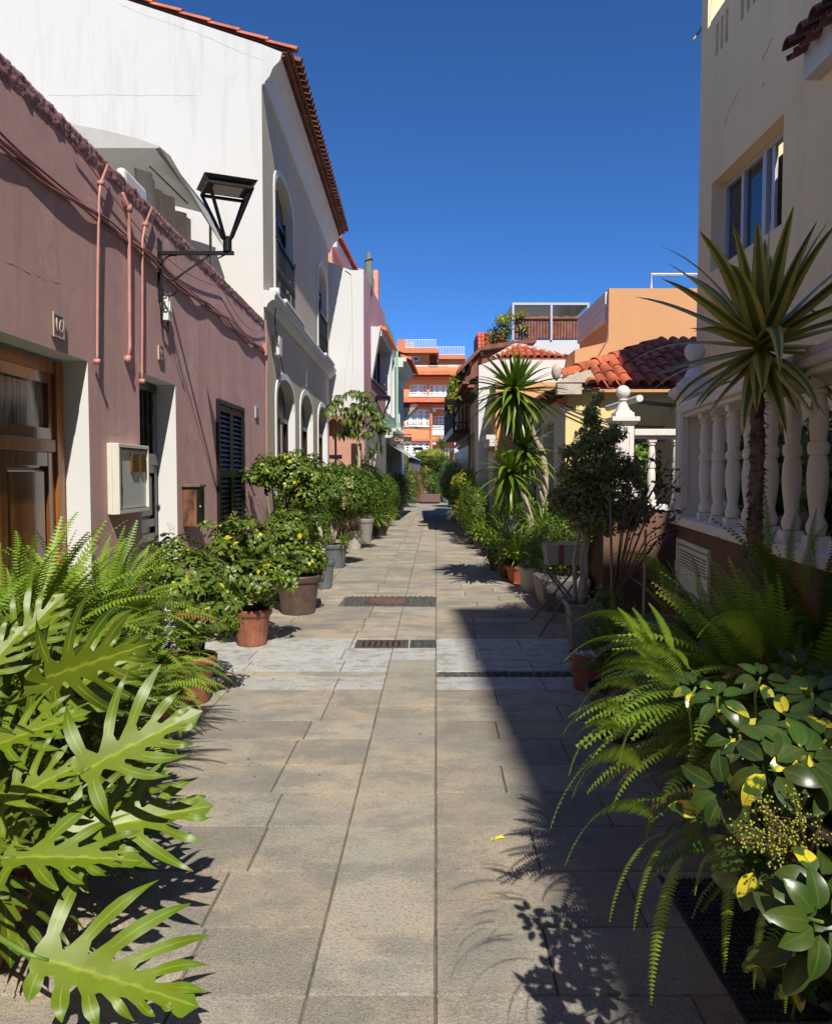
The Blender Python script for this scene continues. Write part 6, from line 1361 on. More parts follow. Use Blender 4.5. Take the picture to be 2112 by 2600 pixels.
# umbrella plants in pots
def umbrella(label, x, y, pot, blobs, n, size, trunks=None, flowers=0, net=None, group='umbrella plants in pots along the left wall', bark='bark'):
    t = thing('umbrella_plant', label, 'potted plant', (x, y, 0), group); o, P, U = whorls(t, blobs, n, size, L['schef'])
    if pot: make_pot(t, x, y, *pot)
    m = MB(); h = (pot[2] if pot else 0)
    for i in range(5): p = P[rng.integers(0, len(P))]; m.tube([(x, y, h*.8), (x+(p[0]-x)*.4, y+(p[1]-y)*.4, h+(p[2]-h)*.5), tuple(p)], [.014, .011, .007], 6)
    for pts, r in (trunks or []): m.tube(pts, r, 8, wob=.08)
    m.build('stems', M[bark], t, smooth=True)
    if net:
        m = MB()
        for pts, r in net: m.tube(pts, r, 10, wob=.18)
        m.build('netting', M['netting'], t, smooth=True)
    if flowers:
        g = NP(); top = P[np.argsort(-(P[:, 2]-.25*P[:, 1]))][:max(40, len(P)//2)]
        for i in range(flowers):
            p = top[rng.integers(0, len(top))]+np.array([0, -.03, .02]); d = norm(np.array([random.uniform(-.5, .5), random.uniform(-.6, .1), random.uniform(.5, 1)])); L_ = random.uniform(.08, .16); k = 60
            s = rng.random(k)*L_; q = p+d*s[:, None]+rng.normal(size=(k, 3))*.018*(1.1-s[:, None]/L_*.7); f = rng.normal(size=(k, 3)); g.inst(LF1, basis(f, rng.normal(size=(k, 3)))*.012, q, rng.random(k))
        g.build('flower_spikes', L['flower'], t)
    return t
umbrella('variegated umbrella plant in the nearest smooth terracotta pot, stems wrapped in black netting', -1.56, 5.42, (.165, .115, .33, M['terra']), [(-1.62, 5.55, .82, .30, .30, .26), (-1.45, 5.4, .62, .26, .25, .2), (-1.75, 5.7, .95, .22, .2, .2)], 260, .085, flowers=9,
         net=[([(-1.6, 5.45, .35), (-1.62, 5.5, .62), (-1.65, 5.55, .8)], .045), ([(-1.53, 5.5, .35), (-1.5, 5.55, .6), (-1.48, 5.6, .72)], .035)])
umbrella('variegated umbrella plant with flower spikes in a ribbed terracotta pot', -1.52, 7.25, (.175, .125, .34, M['terra'], 'ribbed'), [(-1.62, 7.3, .95, .36, .3, .25), (-1.42, 7.15, .62, .3, .25, .2), (-1.72, 7.2, .62, .26, .25, .3), (-1.25, 7.3, .70, .2, .2, .16)], 360, .09, flowers=14,
         net=[([(-1.6, 7.25, .35), (-1.66, 7.2, .6), (-1.7, 7.2, .85)], .055), ([(-1.45, 7.25, .3), (-1.48, 7.2, .6), (-1.5, 7.2, .8)], .05)])
umbrella('dense leafy umbrella plant in a wide dark brown plastic pot', -1.34, 8.92, (.245, .185, .44, M['brownp']), [(-1.5, 8.95, .75, .3, .28, .25), (-1.2, 8.9, .62, .22, .22, .2), (-1.45, 8.95, 1.0, .25, .25, .2)], 380, .088, trunks=[([(-1.12, 9.3, .3), (-1.1, 9.3, .7)], .03)], flowers=3)
umbrella('tall umbrella tree with brown trunks leaning out beside the black shutter', -1.72, 9.9, (.22, .17, .35, M['greyp']), [(-1.85, 9.9, 1.62, .22, .25, .2), (-1.5, 9.8, 1.62, .36, .3, .28), (-1.35, 9.9, 1.32, .3, .3, .22), (-2.0, 9.6, 1.55, .12, .14, .10)], 480, .088, trunks=[([(-1.72, 9.9, .3), (-1.66, 9.9, .8), (-1.6, 9.9, 1.4)], [.04, .035, .025]), ([(-1.7, 9.9, .3), (-1.8, 9.85, .9), (-1.88, 9.85, 1.4)], [.035, .03, .02])], flowers=2, bark='barkd')

# figs and hedging further up the left
GF = 'clipped fig shrubs in pots up the left side'
def figtr(x, y, z0, z1): return [([(x+random.uniform(-.03, .03), y, z0), (x+random.uniform(-.09, .09), y+random.uniform(-.05, .05), (z0+z1)/2), (x+random.uniform(-.2, .2), y, z1)], [.03, .026, .014]) for _ in range(5)]
hedge('potted_fig', 'fig with white painted stem in the small grey pot behind the brown one', GF, -1.29, 10.86, [(-1.42, 10.95, 1.0, .24, .25, .22), (-1.35, 10.9, .7, .16, .16, .14)], 1800, .05, L['ficus'], (.165, .12, .4, M['greyp']), [([(-1.33, 10.8, .35), (-1.31, 10.8, .8), (-1.4, 10.85, 1.0)], [.035, .03, .02])], cat='potted plant')
hedge('potted_fig', 'round dark fig with a pale plaited trunk in the widest grey pot', GF, -1.42, 13.3, [(-1.42, 13.3, 1.30, .55, .5, .44), (-1.8, 13.2, 1.35, .35, .4, .38), (-1.08, 13.4, 1.22, .34, .4, .36)], 14000, .062, L['ficus'], (.26, .2, .4, M['greyp']), figtr(-1.42, 13.3, .35, 1.1), cat='potted plant',
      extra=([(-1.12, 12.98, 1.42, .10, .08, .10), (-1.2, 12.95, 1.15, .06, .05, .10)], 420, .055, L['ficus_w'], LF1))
rosette(thing('strap_leaf_tuft', 'strap leaf tuft spilling round the foot of the plaited fig', 'plant', (-1.2, 13.2, .4)), (-1.22, 13.15, .42), 40, .3, .02, L['spider'], 85, 0, 1.4)
hedge('potted_fig', 'bright green fig above the pale beige pot', GF, -1.31, 16.6, [(-1.30, 16.2, 1.28, .5, .6, .48), (-1.0, 16.4, 1.15, .34, .4, .42), (-1.7, 16.2, 1.35, .35, .4, .42)], 12000, .06, L['ficus'], (.18, .14, .4, M['beigep']), figtr(-1.31, 16.6, .35, 1.0), cat='potted plant')
hedge('potted_fig', 'leafy fig above the tall taupe pot', GF, -1.18, 18.2, [(-1.2, 18.3, 1.32, .55, .55, .52), (-.92, 18.6, 1.1, .3, .4, .45)], 9000, .06, L['ficus'], (.2, .14, .56, M['taupe']), figtr(-1.18, 18.2, .5, 1.1), cat='potted plant')
rosette(thing('strap_leaf_plant', 'glossy strap leaf plant drooping over its dark bowl on the left', 'potted plant', (-1.0, 20.2, 0)), (-.98, 20.0, .45), 70, .55, .045, L['spider'], 80, -25, 1.2)
pb = thing('plant_bowl', 'dark low bowl beneath the drooping strap leaves', 'pot', (-1.0, 20.3, 0)); make_pot(pb, -1.0, 20.3, .3, .22, .25, M['darkp'])
for i, (x, y, h, w, lab) in enumerate(((-1.25, 21.5, 1.75, .55, 'clipped fig hedge below the hanging street lantern on the left'), (-1.0, 24.0, 1.65, .5, 'clipped fig hedge in front of the stone clad shop wall'), (-.85, 27.0, 1.7, .55, 'clipped fig hedge below the hanging shop sign'), (-.75, 30.5, 1.7, .55, 'clipped fig hedge below the shop awning on the left'))):
    hedge('fig_hedge', lab, 'clipped fig hedges up the left side', x, y, [(x-.1, y, h*.62, w, .9, h*.4), (x, y+.9, h*.6, w, .9, h*.38), (x-.3, y+.2, h*.75, w*.7, .7, h*.3)], 6500, .07, L['ficus'] if i % 2 == 0 else L['ficus'], (.24, .18, .35, M['brownp']), figtr(x, y, .3, .9))
pp = thing('potted_dracaena', 'leafy dracaena in a pink pot on the left edge of the far paving', 'potted plant', (-.62, 31.5, 0)); rosette(pp, (-.62, 31.4, 1.1), 40, .6, .06, L['spider'], 80, 0, .8); make_pot(pp, -.62, 31.5, .17, .12, .42, plain('pink_pot', (.55, .2, .15), .6)); trunk(pp, [(-.62, 31.5, .4), (-.62, 31.45, 1.1)], .03, M['bark'])
rosette(thing('strap_leaf_plant', 'strap leaf plant before the hedge under the shop sign', 'plant', (-.78, 24.5, 0)), (-.78, 24.0, .35), 60, .5, .04, L['spider'], 80, -10, 1.1)
hedge('dark_tree', 'dark green tree rising left of the clipped tree at the end', None, -.55, 38, [(-.55, 38, 1.6, .65, .9, 1.0), (-.35, 37.6, .9, .6, .7, .8), (-.75, 38.3, 2.1, .5, .7, .5)], 9000, .085, L['ficus'], None, [([(-.5, 38, 0), (-.5, 38, 1.5)], [.08, .05])], cat='tree', bark='barkd')
hedge('potted_fig', 'dense fig filling the gap before the first arch', GF, -1.72, 11.9, [(-1.75, 11.9, 1.18, .36, .45, .45), (-1.6, 12.1, .8, .25, .3, .3)], 8000, .058, L['ficus'], (.18, .14, .3, M['terra']), figtr(-1.72, 11.9, .3, .9), cat='potted plant')
hedge('potted_fig', 'dense fig against the grey wall before the third arch', GF, -1.78, 14.8, [(-1.72, 14.9, 1.22, .36, .7, .42), (-1.5, 15.0, .95, .3, .5, .35)], 9000, .06, L['ficus'], (.18, .14, .3, M['terra']), figtr(-1.78, 14.8, .3, .9), cat='potted plant')
# umbrella tree with drooping leaf wheels
t = thing('umbrella_tree', 'tall umbrella tree with drooping finger leaves against the white side wall', 'tree', (-1.24, 17.0, 0)); cpx = atY(912, 1040, 17)
wc = []
for u, v in ((895, 985), (860, 1005), (925, 995), (945, 1010), (905, 1025), (875, 1035), (940, 1040), (965, 1040), (850, 1030), (915, 1060), (950, 1070), (880, 1065), (970, 1075), (900, 1090), (935, 1095), (865, 1085), (920, 1020), (890, 1050), (958, 1055)):
    
    for _ in range(2): p = atY(u+random.uniform(-9, 9), v+random.uniform(-9, 9), 17+random.uniform(-.35, .35)); wc.append(tuple(p))
P = np.array(wc); U = norm(np.array([[random.uniform(-.3, .3), random.uniform(-.6, .0), 1] for _ in P])); F_ = np.cross(U, rng.normal(size=P.shape)); g = NP()
for i in range(3): s = np.arange(len(P)) % 3 == i; g.inst(WH_P[i], (basis(F_, U)*(.27*rng.uniform(.85, 1.15, len(P)))[:, None, None])[s], P[s], rng.random(s.sum()))
g.build('foliage', L['palm'], t); m = MB(); m.tube([(-1.22, 17, 0), (-1.26, 17, 1.2), (-1.22, 17.02, 2.0), (-1.28, 17, 2.7)], [.045, .04, .035, .025], 8, wob=.1)
for p in wc[::2]: m.tube([(-1.26, 17, 2.45), ((p[0]-1.26)/2, p[1], (p[2]+2.5)/2-.05), p], [.012, .010, .006], 5)
m.build('trunk', M['bark'], t, smooth=True)
t = thing('frangipani', 'sparse young tree with upright leaf tufts before the stone clad wall', 'tree', (-1.1, 19.5, 0)); m = MB()
for u, v in ((915, 1180), (940, 1160), (955, 1145), (925, 1195)):
    p = atY(u, v, 19.5); m.tube([(-1.15, 19.5, .9), ((p.x-1.15)/2, 19.5, (p.z+1)/2), tuple(p)], [.03, .025, .02], 6); rosette(t, tuple(p), 9, .34, .07, L['palm'], 75, 5, .4)
m.build('trunk', M['bark'], t, smooth=True)

# ================================================================ the end of the street
t = thing('planter_tree', 'clipped mushroom shaped tree with lime green top in a square brown planter', 'tree', (.36, 42.7, 0)); cx, cz = atY(1092, 1160, 42.7).x, 0
m = MB(); m.box(cx-.52, cx+.52, 42.2, 43.2, .08, .52); m.box(cx-.45, cx-.3, 42.3, 43.1, -.0, .08); m.box(cx+.3, cx+.45, 42.3, 43.1, 0, .08); m.build('planter', M['darkwood'] if False else plain('planter_wood', (.16, .09, .075), .8, var=.15), t, bevel=.02)
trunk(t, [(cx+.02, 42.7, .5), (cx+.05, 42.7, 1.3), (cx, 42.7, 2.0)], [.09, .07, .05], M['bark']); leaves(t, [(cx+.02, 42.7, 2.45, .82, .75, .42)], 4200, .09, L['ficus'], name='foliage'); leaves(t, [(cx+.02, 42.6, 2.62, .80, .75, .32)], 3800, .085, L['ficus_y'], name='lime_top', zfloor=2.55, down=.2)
leaves(t, [(cx, 42.6, 1.2, .5, .5, .55), (cx-.2, 42.6, 1.8, .45, .4, .4)], 3200, .09, L['ficus'], name='lower_foliage')
for (x, y, bl, lab, mt, n) in ((1.25, 44, [(1.25, 44, 1.1, .7, .8, 1.1), (1.5, 44, 2.0, .7, .7, .5)], 'dark shrub right of the planter tree', L['ficus'], 7000), (-.5, 43.5, [(-.7, 43.5, 1.2, .8, .8, 1.2)], 'dark shrub left of the planter tree', L['ficus'], 5000), (1.6, 38, [(1.7, 38, 1.3, .6, 1.2, .8), (1.9, 37, 1.9, .5, 1, .4)], 'dark leafy shrub on the right before the planter tree', L['ficus'], 7000), (-2.2, 47, [(-1.6, 47, 1.4, 1, .8, 1.4)], 'shrub mass by the far left corner', L['ficus'], 4000), (3.2, 50, [(3, 50, 1.6, 2.2, .8, 1.6)], 'shrub mass beyond the planter tree on the right', L['ficus'], 6000)):
    hedge('dark_shrub', lab, None, x, y, bl, n, .10, mt, None, [([(x, y, 0), (x, y, 1)], .05)], bark='barkd')
t = thing('far_yucca', 'small spiky yucca silhouetted against the orange block', 'plant', (1.1, 46, 0)); p = atY(1122, 1135, 46); rosette(t, tuple(p), 45, .85, .09, L['yucca'], 88, -30, .5); trunk(t, [(p.x, 46, 0), (p.x, 46, p.z)], .06, M['barkd'])
rosette(thing('strap_leaf_plant', 'strap leaf plant at the foot of the planter tree', 'plant', (.9, 43.2, 0)), (.95, 43, .5), 60, .9, .07, L['spider'], 85, 0, .9)

# ================================================================ right side, from far to near
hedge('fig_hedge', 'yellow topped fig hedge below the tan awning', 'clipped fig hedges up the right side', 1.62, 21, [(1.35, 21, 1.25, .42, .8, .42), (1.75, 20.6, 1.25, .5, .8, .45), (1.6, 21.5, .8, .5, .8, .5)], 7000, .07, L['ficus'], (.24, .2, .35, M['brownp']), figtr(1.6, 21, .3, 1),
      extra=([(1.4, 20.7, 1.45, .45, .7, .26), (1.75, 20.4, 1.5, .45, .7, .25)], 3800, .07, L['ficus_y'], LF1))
hedge('fig_hedge', 'darker fig hedge beyond the yellow topped one on the right', 'clipped fig hedges up the right side', 1.55, 26, [(1.4, 26, 1.1, .5, 1.5, .7), (1.6, 28, 1.4, .6, 1.5, .7), (1.5, 30.5, 1.3, .55, 1.4, .7)], 8000, .085, L['ficus'], (.24, .2, .35, M['brownp']), figtr(1.55, 26, .3, 1))
hedge('fig_hedge', 'farthest fig hedge on the right', 'clipped fig hedges up the right side', 1.6, 34, [(1.55, 34, 1.2, .5, 1.8, .8)], 4500, .09, L['ficus'], None, figtr(1.6, 34, 0, .8))
t = thing('yellow_fern', 'drooping yellow green fern under the yellow topped hedge', 'fern', (1.15, 20.2, 0)); g = NP()
for k in range(5): c = 16; A_ = rng.random(c)*6.28; F_ = np.stack([np.cos(A_), np.sin(A_), 0*A_], 1); g.inst(FERNS[k], basis(F_, np.tile([0, 0, 1.], (c, 1)))*.5, np.tile([1.18, 20.2, .5], (c, 1)), rng.random(c))
g.build('fronds', leafmat('yellow_frond', (.3, .3, .02), (.5, .45, .04), tr=.3), t)
for (x, y, n, L_, w, lab, mt, pz) in ((1.35, 16.5, 90, .45, .05, 'bushy strap leaf plant far along the right edge of the paving', 'spider', .5), (1.45, 15.0, 90, .42, .05, 'dark strap leaf clump before the shop openings', 'spider', .55), (1.30, 12.9, 130, .42, .045, 'bright strap leaf clump by the foot of the tall yucca', 'spider', .5), (1.42, 11.9, 110, .42, .045, 'strap leaf clump just beyond the red pot', 'spider', .45)):
    t = thing('strap_leaf_plant', lab, 'plant', (x, y, 0), 'strap leaf plants along the right edge'); rosette(t, (x, y, pz*.6), n, L_, w, L[mt], 85, -5, 1.1, lvar=.4); rosette(t, (x+.15, y+.25, pz), n//2, L_, w, L[mt], 85, 0, 1.0, name='inner_leaves'); make_pot(t, x+.06, y+.1, .17, .13, .3, M['brownp'])
t = thing('blue_grey_agave', 'upright blue grey agave among the strap leaf clumps', 'plant', (1.45, 12.3, 0)); rosette(t, (1.42, 12.2, .6), 26, .42, .055, L['agave'], 88, 35, .25); make_pot(t, 1.42, 12.2, .15, .11, .5, M['terra'])
# tall three headed yucca
YK = 10.6; t = thing('tall_yucca', 'tall yucca with bare leaning trunks and three spiky heads right of the paving', 'yucca', (1.6, YK, 0)); q = lambda u, v, dy=0: tuple(atY(u, v, YK+dy))
h1, h2, h3 = q(1306, 985), q(1332, 1135, .1), q(1292, 1195, -.1)
rosette(t, h1, 165, .58, .072, L['yucca'], 90, -90, .30, name='top_head', p_e=.72, lvar=.2, stiff=2, grow=.65); rosette(t, h2, 90, .52, .062, L['yucca'], 80, -85, .4, name='middle_head', lvar=.35, grow=.5); rosette(t, h3, 90, .54, .066, L['yucca'], 75, -88, .5, name='lower_head', lvar=.35, grow=.5)
m = MB()
for pts, rr in (([q(1348, 1420), q(1347, 1320), q(1330, 1258), q(1305, 1215), h3], [.042, .04, .036, .032, .028]), ([q(1382, 1290, .1), q(1384, 1200, .1), q(1377, 1150, .1), q(1357, 1110, .05), q(1330, 1040), h1], [.05, .045, .042, .038, .034, .028]), ([q(1382, 1275, .1), q(1365, 1230, .1), q(1348, 1195, .1), h2], [.04, .034, .03, .026]), ([q(1380, 1460, .1), q(1382, 1290, .1)], [.055, .05])):
    Pn = [Vector(p) for p in pts]; fine = []
    for i in range(len(Pn)-1):
        for k in range(6): fine.append((Pn[i].lerp(Pn[i+1], k/6), rr[i]+(rr[i+1]-rr[i])*k/6))
    fine.append((Pn[-1], rr[-1])); m.tube([f[0] for f in fine], [f[1]*(1+.07*(j % 2)) for j, f in enumerate(fine)], 9, wob=.05)
m.build('trunks', M['bark'], t, smooth=True); make_pot(t, 1.6, YK, .22, .17, .34, M['beigep'])
t = thing('young_yucca', 'short yellow green yucca at the foot of the tall yucca', 'yucca', (1.62, 9.9, 0)); p = atY(1385, 1345, 9.8); rosette(t, tuple(p), 75, .42, .035, L['spider'], 88, -20, .35); trunk(t, [(p.x, 9.8, .2), (p.x, 9.8, p.z)], .03, M['bark']); make_pot(t, p.x, 9.8, .15, .11, .3, M['terra'])
fern('potted_fern', 'glossy fern arching over the orange red pot on the right', 1.50, 11.5, .35, 110, .5, None, m=L['fern'], pot=(.19, .13, .24, M['terra2']))
hedge('trailing_plant', 'dark fine leaved plant trailing over the white trough on the crossed stand', None, 1.42, 8.5, [(1.35, 8.45, .86, .24, .2, .2), (1.55, 8.6, .95, .3, .2, .15), (1.22, 8.4, .72, .14, .15, .16)], 4200, .03, L['ficus'], cat='plant')
t = thing('folding_stand', 'folding crossed leg stand holding a white flower trough', 'plant stand', (1.45, 8.2, 0)); m = MB()
f1, f2 = Vector(atZ(1348, 1575)), Vector(atZ(1368, 1617)); tz = .62
m.tube([f1, (1.72, 8.3, tz)], .012, 6); m.tube([f2, (1.72, 8.05, tz)], .012, 6); m.tube([(1.80, 8.3, 0), (1.34, 8.4, tz)], .012, 6); m.tube([(1.85, 7.7, 0), (1.34, 8.1, tz)], .012, 6); m.tube([(1.34, 8.05, tz), (1.34, 8.45, tz)], .012, 6); m.tube([(1.72, 8.0, tz), (1.72, 8.4, tz)], .012, 6); m.build('frame', M['greyp'], t)
t = thing('flower_trough', 'white trough with faded rust stripe on the crossed stand', 'planter', (1.5, 8.25, .63)); m = MB(); m.hexa([(1.36, 8.1, .64), (1.70, 8.1, .64), (1.70, 8.35, .64), (1.36, 8.35, .64), (1.32, 8.06, .86), (1.74, 8.06, .86), (1.74, 8.39, .86), (1.32, 8.39, .86)]); m.build('trough', M['beigep'], t, bevel=.01)
m = MB(); m.hexa([(1.47, 8.093, .645), (1.52, 8.093, .645), (1.52, 8.1, .645), (1.47, 8.1, .645), (1.465, 8.05, .855), (1.515, 8.05, .855), (1.515, 8.06, .855), (1.465, 8.06, .855)]); m.build('stripe', M['terra'], t)
bx = thing('stone_trough', 'pale weathered planter on the ground behind the crossed stand', 'planter', (1.62, 9.3, 0)); m = MB(); m.hexa([(1.5, 9.0, 0), (1.95, 9.0, 0), (1.95, 9.6, 0), (1.5, 9.6, 0), (1.42, 8.95, .38), (2.02, 8.95, .38), (2.02, 9.65, .38), (1.42, 9.65, .38)]); m.build('trough', M['taupe'], bx, bevel=.02)
hedge('dark_shrub', 'dark shrub growing from the pale trough behind the crossed stand', None, 1.7, 9.3, [(1.75, 9.3, .75, .3, .3, .4), (1.9, 9.0, 1.1, .25, .3, .3)], 3000, .05, L['ficus'], None, [([(1.7, 9.3, .3), (1.75, 9.3, .8)], .02)], bark='barkd')
hedge('dark_shrub', 'tall dark shrub filling the gap between the weeping fig and the yellow house', None, 1.95, 9.9, [(1.95, 9.9, 1.0, .34, .4, .5), (1.75, 10.2, .7, .3, .4, .4), (2.0, 9.4, 1.35, .24, .3, .3)], 9000, .05, L['ficus'], (.2, .16, .3, M['darkp']), figtr(1.95, 9.9, .3, 1), bark='barkd')
hedge('dark_shrub', 'dark shrub between the tall yucca and the shop openings', None, 1.85, 13.2, [(1.8, 13.4, .85, .3, .9, .5), (1.75, 14.8, .9, .3, .8, .5)], 9000, .055, L['ficus'], (.2, .16, .3, M['darkp']), figtr(1.85, 13.3, .3, .9), bark='barkd')
hedge('dark_shrub', 'dark shrub at the foot of the white house before the fig hedge', None, 1.35, 17.8, [(1.3, 17.8, .8, .35, 1.0, .55), (1.35, 19.2, .95, .3, .7, .5)], 8000, .06, L['ficus'], (.2, .16, .3, M['darkp']), figtr(1.35, 17.8, .3, .9), bark='barkd')
# weeping fig in the grey pot
YW2 = 7.15; q = lambda u, v, dy=0: atY(u, v, YW2+dy)
t = thing('weeping_fig', 'dusty weeping fig with several bare stems in a square grey pot before the balustrade', 'tree', (1.52, YW2, 0))
bl = [tuple(q(u, v, dy))+(rx, .22, rz) for u, v, rx, rz, dy in ((1500, 1110, .13, .13, 0), (1490, 1180, .24, .17, 0), (1545, 1170, .16, .17, .05), (1460, 1250, .17, .15, 0), (1530, 1250, .25, .18, .05), (1500, 1310, .24, .15, 0), (1575, 1290, .16, .16, .1), (1500, 1045, .06, .07, 0), (1420, 1290, .08, .06, 0), (1514, 1010, .035, .06, 0), (1600, 1190, .12, .12, .1), (1625, 1290, .10, .10, .1), (1440, 1200, .09, .09, 0), (1560, 1100, .09, .08, .05), (1470, 1140, .10, .08, 0))]
for k in range(26):
    b_ = random.choice(bl[:7]); a = random.uniform(0, 6.28); r_ = random.uniform(.035, .075); bl.append((b_[0]+math.cos(a)*b_[3]*1.1, b_[1]+random.uniform(-.1, .1), b_[2]+math.sin(a)*b_[5]*1.15, r_, r_, r_*random.uniform(.8, 1.6)))
leaves(t, bl, 21000, .044, L['fig_d'], shell=.95, down=1.2); m = MB()
for i in range(6):
    x0 = 1.50+random.uniform(-.05, .06); m.tube([(x0, YW2, .35), (x0+random.uniform(-.03, .03), YW2, .8), (x0+random.uniform(-.10, .12), YW2+.05, 1.25), (x0+random.uniform(-.15, .2), YW2+.05, 1.7)], [.022, .017, .012, .006], 7, wob=.1)
m.tube([(1.50, YW2, .35), (1.52, YW2, .62)], [.05, .03], 8, wob=.15); m.build('trunk', M['bark'], t, smooth=True); twigs(t, (1.5, YW2, 1.1), bl, 60, .004); make_pot(t, 1.52, YW2-.03, .2, .15, .42, M['taupe'], 'square')
# purple twiggy shrub, cane and bamboo stake
t = thing('purple_shrub', 'sparse purple leaved shrub reaching in front of the corner pillar', 'shrub', (1.68, 6.8, 0)); m = MB(); g = NP(); tips = []
for u, v in ((1700, 1165), (1720, 1235), (1740, 1290), (1750, 1320), (1800, 1310), (1690, 1190), (1640, 1230), (1730, 1200), (1660, 1150), (1620, 1180), (1780, 1325), (1640, 1290), (1600, 1240)):
    p = atY(u, v, 5.8 if u > 1690 else 6.4); a = Vector((1.66, 6.6, .5)); mid = a.lerp(p, .5)+Vector((.0, 0, .18)); m.tube([a, mid, p], [.009, .006, .003], 5)
    for k in range(16): b = mid.lerp(p, random.random()); tips.append(tuple(b+Vector((random.gauss(0, .035), random.gauss(0, .035), random.gauss(0, .03)))))
m.tube([(1.66, 6.8, 0), (1.66, 6.6, .5)], .014, 6); m.build('stems', M['barkd'], t, smooth=True); P = np.array(tips); g.inst(LF3, basis(rng.normal(size=P.shape), rng.normal(size=P.shape)+[0, -.5, .8])*(.055*rng.uniform(.6, 1.3, len(P)))[:, None, None], P, rng.random(len(P))); g.build('foliage', L['purple'], t)
m = MB(); a, b = atY(1560, 1570, 6.2), atY(1548, 1260, 6.9); m.tube([(a.x, 6.2, .0), tuple(b)], .011, 6); tag(m.build('wooden_cane', M['otimber'] if False else plain('cane', (.3, .17, .09), .7), smooth=True), 'thin brown cane leaning behind the weeping fig', 'cane')
m = MB(); a = atY(1632, 1480, 5.6); b = atY(1638, 1345, 5.6); m.tube([(a.x, 5.6, 0), tuple(b)], .010, 6); tag(m.build('garden_stake', plain('stake', (.36, .24, .13), .7), smooth=True), 'pale garden stake upright before the brown wall', 'stake')
t = thing('stone_filled_pot', 'terracotta pot of white pebbles beside the square grey pot', 'pot', (1.3, 5.75, 0)); make_pot(t, 1.28, 5.75, .15, .11, .27, M['terra'], soil=False); m = MB()
for i in range(240): a = random.random()*6.28; r_ = .135*math.sqrt(random.random()); s_ = random.uniform(.006, .012); m.lathe([(s_*.2, -s_*.6), (s_, 0), (s_*.2, s_*.6)], (1.28+r_*math.cos(a), 5.75+r_*math.sin(a), .245+random.uniform(0, .012)), 5)
m.build('pebbles', M['pebble'], t)
hedge('small_bush', 'small light green bush between the square grey pot and the ferns', None, 1.52, 6.0, [(1.5, 6.0, .45, .18, .18, .25), (1.4, 5.9, .62, .1, .1, .12)], 900, .045, L['ficus'], (.13, .1, .25, M['terra']), shell=.9)
# greenery on the terrace behind the balusters
for (x, y, lab, s) in ((2.6, 4.6, 'leafy plant in shade on the terrace behind the near balusters', .5), (2.75, 6.2, 'dark pot plant on the terrace behind the middle balusters', .45), (2.6, 9.6, 'leafy pot plants on the terrace behind the far balusters', .5), (2.4, 3.2, 'broad dark plant on the terrace behind the last balusters at the right edge', .5)):
    hedge('terrace_plant', lab, None, x, y, [(x, y, zb+.42, s*.7, s*.7, s*.75)], 1400, .10, L['ficus'], None, [([(x, y, zb), (x, y, zb+.4)], .02)], tpl=LF3)
t = thing('white_pot', 'white pot with a blue base on the terrace between the two pillars', 'pot', (2.42, 8.95, zb)); make_pot(t, 2.45, 8.95, .13, .1, .12, M['balus'], z=zb+.10); m = MB(); m.lathe([(.12, 0), (.13, .095)], (2.45, 8.95, zb-.018), 20, capt=True); m.build('base', M['blue'], t)
# striped yucca before the balustrade
YV = 3.45; q = lambda u, v, dy=0: tuple(atY(u, v, YV+dy)); t = thing('striped_yucca', 'yellow striped yucca on a rough dark trunk in front of the white balustrade', 'yucca', (1.5, YV, 0)); hd = q(1932, 858)
rosette(t, hd, 60, .60, .078, L['yucca_v'], 84, -52, .35, seg=9, p_e=.9, lvar=.15, fold=.45, stiff=2.2)
m = MB(); pts = [q(1915, 1450), q(1917, 1300), q(1922, 1150), q(1920, 1000), q(1928, 900)]; Pn = [Vector(p) for p in pts]; fine = []
for i in range(4):
    for k in range(9): fine.append(Pn[i].lerp(Pn[i+1], k/9))
m.tube(fine, [.030+.004*(j % 2)-.0001*j for j in range(len(fine))], 10, wob=.12)
for j in range(330):                              # the ragged stubs of shed leaves
    f = random.random()*(len(fine)-1); i = int(f); c = fine[i].lerp(fine[min(i+1, len(fine)-1)], f-i); a = random.random()*6.28; d = Vector((math.cos(a), math.sin(a), 0)); s = Vector((-d.y, d.x, 0)); L_ = random.uniform(.012, .03)
    b = c+d*.028; e = b+d*L_+Vector((0, 0, random.uniform(-.02, .012))); m.face([b+s*.012, b-s*.012, e-s*.002, e+s*.002]); m.face([b+s*.012-Vector((0, 0, .006)), e+s*.002, e-s*.002, b-s*.012-Vector((0, 0, .006))])
m.build('trunk', M['barkd'], t); make_pot(t, 1.45, YV, .22, .17, .35, M['darkp'])
